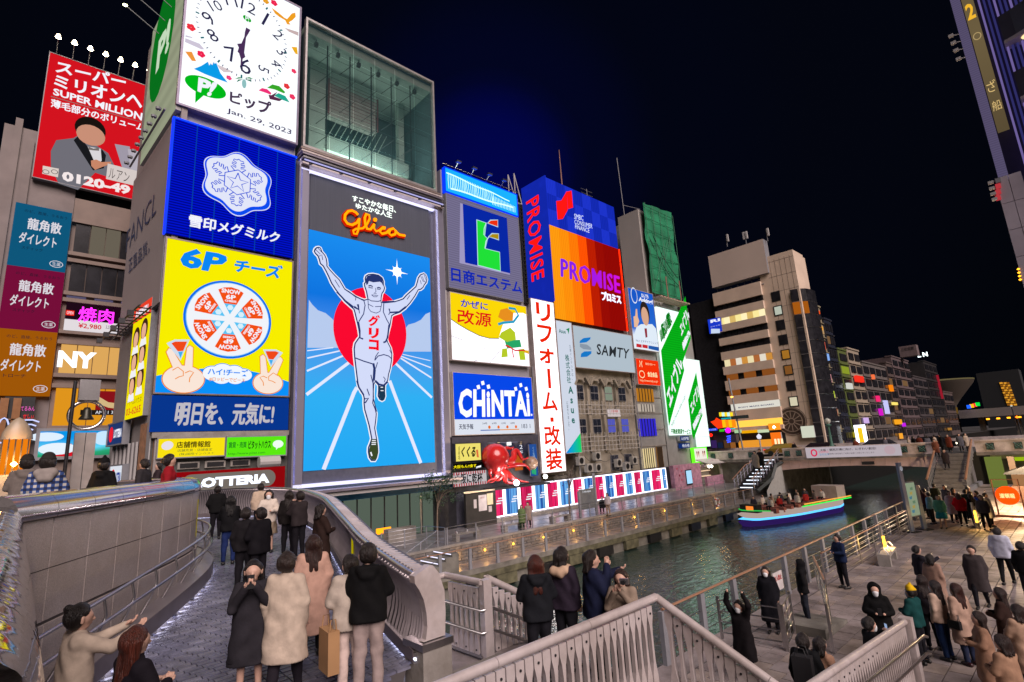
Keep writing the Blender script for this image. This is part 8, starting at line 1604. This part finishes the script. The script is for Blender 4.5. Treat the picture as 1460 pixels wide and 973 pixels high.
def figure(o, h, top, tc, bottom, bc, hair, hc, arms, legs, hood, mask, hat, shoes, face=True, tilt=0.):
    key = (round(h, 3), top, tc, bottom, bc, hair, hc, arms, legs, hood, mask, hat, shoes, tilt)
    if key not in CACHE:
        dz = -.42 if legs == 'sit' else 0.; L = []
        aR, aL = (arms if isinstance(arms, tuple) else (arms, arms)); J = []
        for s, nm in ((1, aR), (-1, aL)): e, w = ARM[nm]; J.append(((s * .165, -.01, 1.40 + dz), (s * e[0], e[1], e[2] + dz), (s * w[0], w[1], w[2] + dz)))
        G = []
        for s, (kn, an) in zip((1, -1), LEG[legs]): G.append(((s * .09, 0, .92 + dz), (s * kn[0], kn[1], kn[2]), (s * an[0], an[1], an[2])))
        z = lambda *q: (q[0], q[1], q[2] + dz, q[3], q[4], q[5] + dz, q[6], q[7]); ty = tilt
        B = [z(0, -.015 + ty, 1.615, 0, .015 + ty, 1.60, .098, .092), z(0, .03 + ty, 1.56, 0, .04 + ty, 1.52, .07, .052), z(0, -.01, 1.36, 0, .0 + ty * .6, 1.52, .058, .052), z(-.09, 0, 1.32, .09, 0, 1.32, .09, .09), z(-.07, 0, 1.0, .07, 0, 1.0, .095, .095), z(0, 0, 1.0, 0, 0, 1.3, .09, .09)]
        for s, e, w in J: B += [(*s, *e, .05, .04), (*e, *w, .038, .027), (*w, *(np.array(w) + (np.array(w) - np.array(e)) * .22), .03, .028)]
        for hp, kn, an in G: B += [(*hp, *kn, .085, .055), (*kn, *an, .052, .035), (an[0], an[1] - .02, .04, an[0], an[1] + .1, .035, .035, .03)]
        bp = [nets(B, h, .03)]
        if h < .022:
            bp.append(nets([z(0, -.015 + ty, 1.615, 0, .015 + ty, 1.60, .1, .094), z(0, .03 + ty, 1.56, 0, .042 + ty, 1.52, .071, .053), z(0, .108 + ty, 1.59, 0, .124 + ty, 1.558, .010, .017), z(-.03, .085 + ty, 1.61, .03, .085 + ty, 1.61, .02, .02), z(0, .095 + ty, 1.528, 0, .097 + ty, 1.527, .014, .014), z(.1, -.005, 1.60, .1, -.005, 1.56, .02, .016), z(-.1, -.005, 1.60, -.1, -.005, 1.56, .02, .016)], .011, .02))
            for s, e, w in J: bp.append(hand(w, np.array(w) - np.array(e) + np.array((-.06 * np.sign(s[0]), .03, .02)), .0065))
        L.append(('body', nmesh('body', bp, SKIN)))
        hem = {'jacket': .84, 'puffer': .80, 'coat': .48, 'longcoat': .32}[top] + dz * (legs == 'sit'); pf = .018 if top == 'puffer' else .0; fl_ = .06 if hem < .6 else .015; T = []
        if legs == 'sit': hem = .44
        for x in (-.08, 0, .08): T.append((x, 0, 1.30 + dz, x * 1.1, -.005, max(hem, .3) - .05, .127 + pf, .13 + pf + fl_))
        T.append(z(-.14, -.01, 1.385, .14, -.01, 1.385, .075 + pf, .075 + pf)); up_ = any(w[2] > 1.3 + dz for _, _, w in J); T.append(z(0, 0, 1.38, 0, 0, 1.42 if up_ else 1.48, .085, .075))
        for s, e, w in J: T += [(*s, *e, .076 + pf, .062 + pf), (*e, *w, .062 + pf, .048 + pf * .5)]
        if hood: T += [z(-.08, -.09, 1.45, .08, -.09, 1.45, .065, .065), z(-.05, -.12, 1.38, .05, -.12, 1.38, .05, .05)]
        if hood == 2: T += [z(0, -.03, 1.62, 0, -.02, 1.5, .135, .13)]
        L.append(({'jacket': 'jacket', 'puffer': 'jacket'}.get(top, 'coat'), nmesh('garment', [nets(T, h, .04, lo=hem, hi=(2.2 if up_ else 1.49 if hood != 2 else 1.8) + dz, cut=[z(0, .17, 1.62, 0, .19, 1.48, .125, .10)] if hood == 2 else [], wob=.006 if h < .03 else 0)], cloth(tc))))
        if bottom == 'skirt': T = [(x, 0, .95, x * 1.4, 0, .5, .12, .17) for x in (-.08, 0, .08)]; L.append(('skirt', nmesh('skirt', [nets(T, h, .04, lo=.52, hi=.97, wob=.008)], cloth(bc))))
        else:
            T = [(-.08, 0, .96 + dz, .08, 0, .96 + dz, .115, .115)]
            for hp, kn, an in G: T += [(*hp, *kn, .105, .075), (*kn, *an, .075, .062 if bottom == 'loose' else .05)]
            L.append(('trousers', nmesh('trousers', [nets(T, h, .03, lo=.085, hi=(1.0 + dz), wob=.005 if h < .03 else 0)], cloth(bc))))
        T = [[(an[0], an[1] - .05, .05, an[0], an[1] + .13, .04, .05, .042)] for hp, kn, an in G]
        for t_ in T: L.append(('shoe', nmesh('shoe', [nets(t_, min(h, .02), .02, lo=.005)], mat('shoe_' + shoes, lin(shoes), .4))))
        hz = dz
        if hair != 'none' and hood != 2:
            H = [z(0, -.03 + ty, 1.625, 0, -.01 + ty, 1.64, .113, .104), z(-.03, -.05 + ty, 1.58, .03, -.05 + ty, 1.58, .085, .085)]
            if hair in ('long', 'bob'):
                zl = 1.22 if hair == 'long' else 1.42
                for x in (-.075, -.03, .03, .075): H.append(z(x, -.05 + ty + .01 * (abs(x) > .05), 1.6, x * 1.25, -.125 + .03 * (abs(x) > .05), zl + .04 * abs(x) * 10, .058, .03))
            if hair == 'bun': H.append(z(0, -.10, 1.70, 0, -.11, 1.71, .045, .045))
            L.append(('hair', nmesh('hair', [nets(H, min(h, .016) if h < .03 else h, .02, cut=[z(0, .15 + ty, 1.60, 0, .16 + ty, 1.40, .115, .11)], wob=.004)], mat('hair_' + hc, lin(hc), .42, var=.6, ns=9, stretch=(10, 10, .5), bump=1., bs=12))))
        if hat: L.append(('hat', nmesh('hat', [nets([z(0, -.02, 1.655, 0, -.01, 1.69, .118, .095)] + ([z(0, .1, 1.655, 0, .16, 1.645, .05, .035)] if hat[0] == 'c' else [z(0, -.02, 1.79, 0, -.02, 1.80, .03, .03)]), min(h, .02), .02, lo=1.635 + dz)], cloth(hat[1:]))))
        if mask: L.append(('mask', nmesh('mask', [nets([z(0, .06 + ty, 1.545, 0, .062 + ty, 1.51, .066, .058)], .012, .02)], mat('mask_white', (.7, .72, .75), .7))))
        if h < .03 and face:
            for s in (-1, 1): mb = MB(); mb.lathe([(0, -.008), (.013, 0), (0, .008)], (s * .034, .088 + ty, 1.60 + dz), EYE, 8); L.append(('eye', mb.mesh('eye', True)))
            if not mask: mb = MB(); mb.lathe([(0, -.007), (.022, 0), (0, .007)], (0, .096 + ty, 1.528 + dz), LIP, 8, .5); L.append(('mouth', mb.mesh('mouth', True)))
        CACHE[key] = L
    for n, me in CACHE[key]: link(n, me, o)
def person(px, py, g, face, label, top='jacket', tc='141418', bottom='slim', bc='15151c', hair='short', hc='1a1210', arms='down', legs='stand', hood=0, mask=0, hat='', shoes='1a1a1a', H=1.66, group=None, tilt=0., at=None):
    """px, py: where the crown of the head stands in view; g: height of the floor the person stands on"""
    if at is None:
        gg = g(12.0) if callable(g) else g
        for _ in range(6): P = atZ(px, py, gg + H * (.76 if legs == 'sit' else 1)); gg = g(P.y) if callable(g) else g
        P.z = gg
    else: P = Vector(at)
    d = math.hypot(P.x, P.y); h = .015 if d < 9 else (.022 if d < 18 else (.034 if d < 34 else .05))
    o = empty('person', label, 'person', P, math.atan2(P.y, P.x) - math.pi / 2 + R(face), group); s = H / 1.73; o.scale = (s, s, s)
    figure(o, h, top, tc, bottom, bc, hair, hc, arms, legs, hood, mask, hat, shoes, tilt=tilt); return o
def item(name, label, cat, base, off, size, m, rot=0, extra=None):
    """something held: off is given in the holder's own frame"""
    M = base.matrix_basis; p = Matrix.Translation(base.location) @ Matrix.Rotation(base.rotation_euler.z, 4, 'Z') @ Vector(off)
    e = empty(name, label, cat, p, base.rotation_euler.z + R(rot)); x, y, z = size; mb = MB(); mb.box(-x / 2, -y / 2, -z / 2, x / 2, y / 2, z / 2, m); mb.build('body', e)
    if extra == 'bag':
        for s in (-1, 1): mb = MB(); mb.tube([(-x * .3, s * y * .4, z / 2), (-x * .2, s * y * .4, z / 2 + .13), (x * .2, s * y * .4, z / 2 + .13), (x * .3, s * y * .4, z / 2)], .008, m, 5); mb.build('strap', e, True)
    if extra == 'phone': mb = MB(); mb.box(-x * .45, -y / 2 - .002, -z * .46, x * .45, -y / 2, z * .46, glow('a0b8e0', .8)); mb.build('screen', e)
    if extra == 'cam': mb = MB(); mb.tube([(0, y / 2, 0), (0, y / 2 + .06, 0)], .03, M_BLACK, 12); mb.build('lens', e, True)
    return e
# --- on the ramp
p = person(525, 776, fz, -5, 'man in a black hoodie and pale grey trousers by the ramp end post', 'jacket', '08080a', 'loose', '9a8a86', tilt=.05, hood=1, arms='front', H=1.78, shoes='d0ccc8')
q = person(500, 792, fz, 20, 'woman in a cream puffer jacket and white trousers beside the black hooded man', 'puffer', 'b0a498', 'loose', 'c8b4ac', hair='short', arms=('down', 'front'), H=1.62, shoes='c8c0bc', tilt=.03)
item('paper_bag', 'large tan paper bag hanging beside the woman in the cream puffer jacket', 'bag', q, (-.26, .02, .55), (.14, .36, .48), mat('kraft_paper', (.36, .2, .09), .8), extra='bag')
person(447, 765, fz, 5, 'woman seen from behind in a pinkish beige long coat with long brown hair', 'longcoat', 'b49080', 'slim', '101014', 'long', '2a1612', H=1.66)
p = person(362, 800, fz, 175, 'woman in a dark grey coat facing us with a phone at her mouth', 'coat', '26242a', 'skirt', '1c1a20', 'long', '120e10', ('phone', 'phone'), H=1.62)
item('phone', 'phone held at her mouth by the woman in the dark grey coat', 'phone', p, (0, .29, 1.42), (.08, .012, .16), M_BLACK, extra='phone'); item('handbag', 'small black handbag with white clasp at the side of the dark grey coat', 'bag', p, (-.26, .08, .72), (.08, .26, .2), M_BLACK, extra='bag')
person(410, 788, fz, -20, 'tall person in a cream coat walking just behind the pink beige coat', 'coat', 'b8a898', 'slim', '1c1820', 'short', '241814', legs='walk', H=1.72)
person(116, 862, fz, -75, 'woman with a dark hair bun in a beige coat at the lower left', 'coat', 'b8a898', hair='bun', hc='120c0a', arms='reach', H=1.6)
person(196, 893, fz, -60, 'woman with long reddish brown hair in a black coat near the bottom left', 'coat', '16121a', hair='long', hc='4a1e12', arms='front', H=1.58)
person(330, 698, fz, 0, 'girl with long black curls, black jacket and blue jeans beside the granite wall end', tc='0c0c10', bc='1c2c5c', hair='long', hc='0c0a0c', arms='phone', H=1.62)
for a in ((352, 712, -15, 'man in a dark jacket carrying a camera strap in the ramp crowd', 'jacket', '141216', 'short', 'down'), (372, 720, 40, 'person in a black puffer with head lowered amid the ramp crowd', 'puffer', '0e0c12', 'short', 'front'), (413, 690, 0, 'long haired woman in a black coat with fawn tips by the parapet curve', 'jacket', '141010', 'long', 'down'),
          (428, 690, 30, 'short person with bright phone near the top of the ribbed parapet', 'jacket', '2a2426', 'short', 'phone'), (458, 722, -60, 'brown haired person in dark brown coat pressed against the ribbed parapet', 'coat', '281a16', 'bob', 'front'), (384, 690, 175, 'masked girl in a white jumper and beige skirt facing us before the red sign', 'jacket', 'c8bcb0', 'long', 'front'),
          (372, 686, 10, 'man in a cream jacket under the glowing letters', 'jacket', 'b8a490', 'short', 'down'), (311, 690, 0, 'person in a black jacket half hidden by the granite wall end', 'jacket', '0a0a0c', 'short', 'pocket')):
    person(a[0], a[1], fz, a[2], a[3], a[4], a[5], hair=a[6], arms=a[7], bottom='skirt' if 'skirt' in a[3] else 'slim', bc='8a7a68' if 'skirt' in a[3] else '121016', mask='mask' in a[3], legs='walk' if 'walk' in a[3] else 'stand', H=1.64)
# --- on the upper deck behind the granite wall
D = -1.36
plaid = person(70, 649, D, -8, 'man in a dark cap and blue white checked shirt with a grey hood', 'jacket', '1c3468', hair='short', arms='front', hood=1, hat='c2a2624', H=1.76)
cm = bpy.data.materials.new('checked_cloth'); cm.use_nodes = True; t = cm.node_tree; tc = t.nodes.new('ShaderNodeTexCoord'); sx = t.nodes.new('ShaderNodeSeparateXYZ'); t.links.new(tc.outputs['Object'], sx.inputs[0]); outs = []
for ax in (0, 2):
    m1 = t.nodes.new('ShaderNodeMath'); m1.operation = 'MULTIPLY'; m1.inputs[1].default_value = 70; m2 = t.nodes.new('ShaderNodeMath'); m2.operation = 'SINE'; m3 = t.nodes.new('ShaderNodeMath'); m3.operation = 'GREATER_THAN'; m3.inputs[1].default_value = 0
    t.links.new(sx.outputs[ax], m1.inputs[0]); t.links.new(m1.outputs[0], m2.inputs[0]); t.links.new(m2.outputs[0], m3.inputs[0]); outs.append(m3)
ad = t.nodes.new('ShaderNodeMath'); ad.operation = 'ADD'; t.links.new(outs[0].outputs[0], ad.inputs[0]); t.links.new(outs[1].outputs[0], ad.inputs[1]); hv = t.nodes.new('ShaderNodeMath'); hv.operation = 'MULTIPLY'; hv.inputs[1].default_value = .5; t.links.new(ad.outputs[0], hv.inputs[0])
rr = t.nodes.new('ShaderNodeValToRGB'); rr.color_ramp.interpolation = 'CONSTANT'; rr.color_ramp.elements[0].color = (.5, .48, .46, 1); rr.color_ramp.elements[1].position = .9; rr.color_ramp.elements[1].color = (.012, .02, .07, 1); e_ = rr.color_ramp.elements.new(.4); e_.color = (.03, .07, .24, 1); t.links.new(hv.outputs[0], rr.inputs[0]); t.links.new(rr.outputs[0], t.nodes['Principled BSDF'].inputs['Base Color']); t.nodes['Principled BSDF'].inputs['Roughness'].default_value = .9
for ch in plaid.children:
    if ch.name.startswith('jacket'): ch.data = ch.data.copy(); ch.data.materials[0] = cm
V, F = nets([(-.08, -.1, 1.44, .08, -.1, 1.44, .08, .08), (-.05, -.14, 1.35, .05, -.14, 1.35, .06, .06), (-.1, .02, 1.45, .1, .02, 1.45, .05, .05)], .016, .05, wob=.004); link('hood', nmesh('hood', [(V, F)], cloth('8c8480')), plaid)
for a in ((40, 651, -5, 'man in a dark cap and grey hooded sweatshirt left of the checked shirt', 'jacket', '6c6460', 'short', 'front', 1, 'c26221f'), (12, 676, 20, 'brown haired woman in a pale pink coat at the left edge of the deck', 'coat', '9c8078', 'long', 'down', 0, ''), (150, 655, -30, 'person in a black knit cap and black coat right of the bell column', 'coat', '0c0c0e', 'short', 'down', 1, 'b0a0a0e'),
          (183, 668, -70, 'bent person in a grey brown jacket behind the polished wall cap', 'jacket', '4a423e', 'short', 'front', 1, ''), (206, 655, 60, 'person in a charcoal jacket on the deck before the yellow board', 'jacket', '2c2a2e', 'short', 'down', 0, ''), (226, 660, 100, 'person in a brownish scarf and dark coat near the yellow small sign', 'coat', '30262a', 'bob', 'front', 0, ''), (243, 648, -90, 'person in a red jacket walking along the deck by the small signs', 'jacket', '8c1420', 'short', 'down', 0, '')):
    person(a[0], a[1], D, a[2], a[3], a[4], a[5], hair=a[6], arms=a[7], hood=a[8], hat=a[9], H=1.84 if a[0] == 40 else 1.72)
# --- four friends on the landing
LG = -3.1; gr = None
person(762, 792, LG, 8, 'girl from behind with long brown hair in a black hoodie on the landing', 'jacket', '14161c', hair='long', hc='40180e', hood=1, arms='front', H=1.64)
p = person(800, 780, LG, -35, 'dark haired girl in a coat with a pale fur hood behind the fence', 'jacket', '2a2230', hair='bob', hc='160c0a', H=1.66); V, F = nets([(-.12, .0, 1.43, -.05, -.14, 1.40, .07, .075), (-.05, -.14, 1.40, .05, -.14, 1.40, .075, .075), (.05, -.14, 1.40, .12, 0, 1.43, .075, .07)], .014, .03, wob=.012); link('fur_collar', nmesh('fur_collar', [(V, F)], cloth('b89c84')), p)
person(842, 785, LG, -75, 'girl in profile in a navy puffer holding up two fingers', 'puffer', '141a34', hair='bob', hc='1c100c', arms=('face', 'reach'), H=1.64)
p = person(884, 812, LG, 165, 'short girl facing us at the fence corner raising a small camera', 'jacket', '8a7a6c', hair='long', hc='2a1610', arms='phone', H=1.44); item('camera', 'small silver camera held up at the fence corner', 'camera', p, (-.12, .3, 1.36), (.12, .04, .07), M_STEEL, extra='cam')
# --- on the plaza
Z = -5.1
person(1052, 856, Z, 150, 'masked person in a dark coat by the railing with both arms raised', 'coat', '0e0a0e', hair='bob', arms='up', mask=1, H=1.62)
person(1090, 808, Z, 170, 'masked girl in a long black coat standing at the steel gate', 'longcoat', '0c0c14', hair='long', mask=1, H=1.66)
person(1138, 798, Z, 95, 'person in a black hooded jacket by the barrier near the water', 'jacket', '0a0a0e', hood=2, bc='20242e', H=1.66)
person(1192, 762, Z, 130, 'man in a navy jacket leaning on the inner railing', 'jacket', '101e3c', arms='front', H=1.72)
p = person(1245, 832, Z, 185, 'masked person in a wide black hooded cloak looking at a phone', 'coat', '050507', hood=2, mask=1, arms='front', H=1.72); item('phone', 'phone held low by the black cloaked person', 'phone', p, (0, .3, 1.2), (.07, .012, .15), M_BLACK, 0, 'phone')
person(1296, 836, Z, 60, 'person in a yellow knit cap and teal fleece jacket', 'jacket', '0c3c3c', hat='bd0a810', arms='front', mask=1, H=1.6)
p = person(1238, 880, Z, -60, 'man with black hair and black jacket lifting a phone by the fence', 'jacket', '0c0c10', arms='phone', mask=1, H=1.66); item('phone', 'phone raised by the black haired man at the lower fence', 'phone', p, (0, .3, 1.46), (.08, .012, .15), M_BLACK, 0, 'phone')
p = person(1143, 903, Z, -15, 'man with a black backpack seen from behind between the two fences', 'jacket', '0c0e12', H=1.7); item('backpack', 'black backpack worn between the two lower fences', 'bag', p, (0, -.22, 1.2), (.3, .18, .42), mat('bag_black', (.015, .015, .018), .6), extra='bag')
person(1168, 908, Z, -40, 'person in a beige jacket right beside the man with the black backpack', 'jacket', 'a8826c', hair='bob', H=1.6)
person(1330, 828, Z, 60, 'masked woman in a cream jacket and blue jeans in the queue', 'jacket', 'b49c8c', bc='14284c', hair='long', hc='1c1010', mask=1, H=1.66)
p = person(1360, 832, Z, 50, 'masked woman in a long beige coat with black shoulder bag', 'coat', 'a88c7c', hair='long', hc='30140e', mask=1, H=1.66, bc='28304a', shoes='301018'); item('handbag', 'black shoulder bag on the long beige coat', 'bag', p, (-.24, -.02, .85), (.07, .26, .17), M_BLACK, extra='bag')
person(1312, 820, Z, 10, 'woman in a black jacket behind the cream jacket woman', 'jacket', '17131a', hair='long', hc='201210', H=1.64)
person(1420, 752, Z, -10, 'man in a thick white hooded jacket and black trousers walking away', 'puffer', 'b8bcd0', bc='0a0a0e', hood=1, legs='walk', H=1.75, shoes='0c0c0c')
person(1453, 772, Z, -10, 'person in a black jacket at the right edge next to the white jacket', 'jacket', '08080c', legs='walk', H=1.7)
person(1383, 778, Z, 170, 'grey clad person walking toward us in the middle of the plaza', 'coat', '3c3638', legs='walk', H=1.68)
person(1306, 778, Z, -60, 'man in a dark jacket pointing with one raised hand near the bench', 'jacket', '181620', arms=('reach', 'down'), H=1.66)
person(1325, 790, Z, -30, 'woman in a beige coat just right of the pointing man', 'coat', '94786a', hair='bob', H=1.6)
for a in ((1422, 838, 80, 'long brown haired woman in a brown coat at the lower right', '2c1c18', 'long'), (1392, 872, 100, 'woman in a tan coat with black hair at the lower right corner', '8c6c58', 'long'), (1448, 862, 40, 'person in a pale beige coat at the right border', 'a08470', 'bob'), (1425, 905, 60, 'woman in a fawn coat closest to the bottom right corner', '967660', 'bob')):
    person(a[0], a[1], Z, a[2], a[3], 'coat', a[4], hair=a[5], hc='22120e', arms='front', H=1.64)
person(1365, 703, Z, -5, 'woman in a bright red puffer jacket at the edge of the crowd', 'puffer', 'b40c1c', hair='long', hc='40201a', arms='pocket', bc='08080a')
person(1336, 706, Z, 170, 'girl in a green jacket and teal skirt facing us in the crowd', 'jacket', '4c8a78', 'skirt', '1c7888', 'long')
person(1322, 702, Z, 60, 'person in a light blue jacket at the left of the crowd', 'jacket', '6ca4cc')
cr = (('black padded jacket', '121014'), ('maroon jacket', '3c1420'), ('grey coat', '4c4a50'), ('white jacket', 'b8b4b8'), ('brown coat', '3c281c'), ('dark green parka', '1c2820'))
where = ('near the map sign', 'at the foot of the stairs', 'behind the red puffer', 'beside the mesh barrier', 'in the back of the crowd')
k = 0
for x, y in ((1308, 692), (1316, 697), (1345, 692), (1352, 700), (1358, 696), (1375, 698), (1382, 704), (1390, 700), (1397, 706), (1404, 703), (1379, 694), (1330, 690)):
    c = cr[k % 6]; person(x, y, Z, (k * 67) % 360, 'person in a %s standing %s, %s' % (c[0], where[0 if x < 1320 else 1 if x < 1350 else 2 if x < 1372 else 3 if x > 1388 else 4], 'hair short' if k % 2 else 'hair long'), 'jacket' if k % 3 else 'coat', c[1], hair='short' if k % 2 else 'long', group='people crowding at the bridge stairs'); k += 1
p = empty('blue_jacket', 'bright blue jacket draped over the mesh barrier by the red lantern', 'jacket', (37.4, 4.9, -4.0)); V, F = nets([(-.3, 0, .1, .3, 0, .05, .16, .2), (-.3, -.1, 0, -.35, -.15, -.4, .12, .1), (.3, -.1, 0, .45, -.15, -.3, .14, .1)], .04, .1, wob=.02); link('cloth', nmesh('cloth', [(V, F)], cloth('1040c0')), p)
# --- promenade, stairs, bridge, boat
person(743, 720, Z, 175, 'woman in a green coat beside the man at the promenade railing', 'coat', '5c7048', bc='18301c', hair='long', H=1.6); person(752, 716, Z, 170, 'man in a beige coat beside the woman at the promenade railing', 'coat', '8c7a70', bc='0c0c10')
person(865, 703, Z, 150, 'person in a white jumper and shorts beside the information board', 'jacket', 'b8b0b4', bc='8a7a70', hair='long'); person(858, 708, Z, 170, 'person in black crouched left of the white jumper by the information board', 'jacket', '121216', legs='sit')
person(1075, 643, -2.6, 150, 'person in a pale coat descending the far bank stairs', 'coat', '8c8478', legs='walk'); person(1082, 640, -2.5, 160, 'person in a dark coat at the top of the far bank stairs', 'coat', '121218', legs='walk')
bl = (('black coat', '101014'), ('red brown coat', '6c3020'), ('grey coat', '505058'), ('cream coat', 'a89888')); k = 0
for x, y in ((1130, 624), (1219, 626), (1262, 628), (1296, 632), (1304, 636), (1312, 634), (1322, 628), (1334, 634), (1342, 632), (1352, 628), (1368, 626), (1378, 630)):
    P = atX(x, y, 63.6 + (k % 3) * .7); P.z = -2.42; c = bl[k % 4]; w_ = ('left of the green lamp', 'right of the green lamp', 'over the banner end', 'left of the right stairs', 'at the top of the right stairs', 'right of the right stairs')[0 if x < 1200 else 1 if x < 1250 else 2 if x < 1290 else 3 if x < 1330 else 4 if x < 1360 else 5]
    person(0, 0, 0, 150 + k * 40, 'person in a %s on the bridge %s' % (c[0], w_), 'coat', c[1], at=P, hair='short' if k % 2 else 'bob', group='people walking on the road bridge'); k += 1
for j, (x, y) in enumerate(((1337, 652), (1350, 662))): P = atX(x, y, 60 - j * 2); P.z = -2.75 - j * .85; P.y = max(8.2, P.y); person(0, 0, 0, 170, 'person coming down the right hand bridge stairs, ' + ('higher step' if j == 0 else 'lower step'), 'coat', '2c2426' if j else '6c4030', at=P, legs='walk')
for k in range(14):
    c = ('b8b4b0', '30303c', '8c1c1c', 'd0c8c0', '4c4444', '9c8878')[k % 6]; s = 1 if k % 2 else -1; x = -4.6 + (k // 2) * 1.35; a = bt.rotation_euler.z; P = bt.location + Vector((x * math.cos(a) - s * .8 * math.sin(a), x * math.sin(a) + s * .8 * math.cos(a), .95))
    person(0, 0, 0, 0, 'boat passenger in a %s, %s side, %s of the boat' % (('white', 'dark', 'red', 'cream', 'grey', 'tan')[k % 6] + ' jacket', 'far' if s > 0 else 'near', ('bow', 'front', 'front half', 'middle', 'rear half', 'rear', 'stern')[k // 2]), 'jacket', c, at=P, legs='sit', group='passengers seated in the tour boat').rotation_euler.z = a + R(90 + k * 30)
# ================================================================== small fittings: pipes, cables, bolts
e = empty('facade_pipes', 'drain pipes and cables running up the gap beside the blue rental board', 'pipes'); 
for k, x in enumerate((22.98, 23.12, 32.28, 37.6, 47.7)): mb = MB(); mb.tube([(x, 32.2, -5), (x, 32.2, 2 + k * 1.7), (x + .12, 32.25, 2.3 + k * 1.7), (x + .12, 32.25, 7.2)], .045 + .015 * (k % 2), (M_GREY, M_GREYL)[k % 2], 6); mb.build('pipe', e, True)
for k in range(6): mb = MB(); a, b_ = Vector((36.5 + k * 1.9, 32.3, -.6 - .15 * (k % 3))), Vector((38.3 + k * 1.9, 32.3, -1.3)); mb.tube([a + (b_ - a) * t + Vector((0, -.05, -.35 * math.sin(math.pi * t))) for t in (0, .25, .5, .75, 1)], .02, M_BLACK, 5); mb.build('cable', e, True)
e = empty('overhead_cable', 'thin dark cables sagging from the netted tower down to the doctor board', 'cable')
for k in range(2): mb = MB(); a, b_ = Vector((53.4, 32, 27 - k * 2)), Vector((58.4, 31.5, 20 - k)); mb.tube([a + (b_ - a) * t + Vector((0, 0, -1.0 * math.sin(math.pi * t))) for t in (0, .2, .4, .6, .8, 1)], .04, M_BLACK, 5); mb.build('cable', e, True)
bolt = MB(); bolt.lathe([(.014, 0), (.014, .01), (.0, .013)], (0, 0, 0), M_DARK, 6); bm2 = bolt.mesh('bolt')
fs = [o for o in COL.objects if o.name.startswith(('stair_fence', 'landing_fence', 'ramp_fence')) and o.parent is None]
for f in fs:
    bs = [c for c in f.children if c.name.startswith('baluster')]
    for c in bs[::2]:
        if c.location.length < 12:
            for z in (.08, .9): b = link('bolt', bm2, f); b.matrix_local = Matrix.Translation(c.location) @ Matrix.Rotation(c.rotation_euler.z, 4, 'Z') @ Matrix.Translation((0, -.02, z)) @ Matrix.Rotation(R(90), 4, 'X')
for x, y, z in ((3.4, 4.36, 1.1), (5.0, 4.36, 1.1)): pass
# leaflets and litter, manhole on the plaza
e = empty('manhole_cover', 'round iron manhole cover set in the plaza paving', 'manhole', (18.2, 3.2, -5.09)); mb = MB(); mb.lathe([(.33, 0), (.33, .012), (.29, .016), (0, .016)], (0, 0, 0), mat('iron', (.05, .045, .04), .5, .6), 20); mb.build('lid', e)
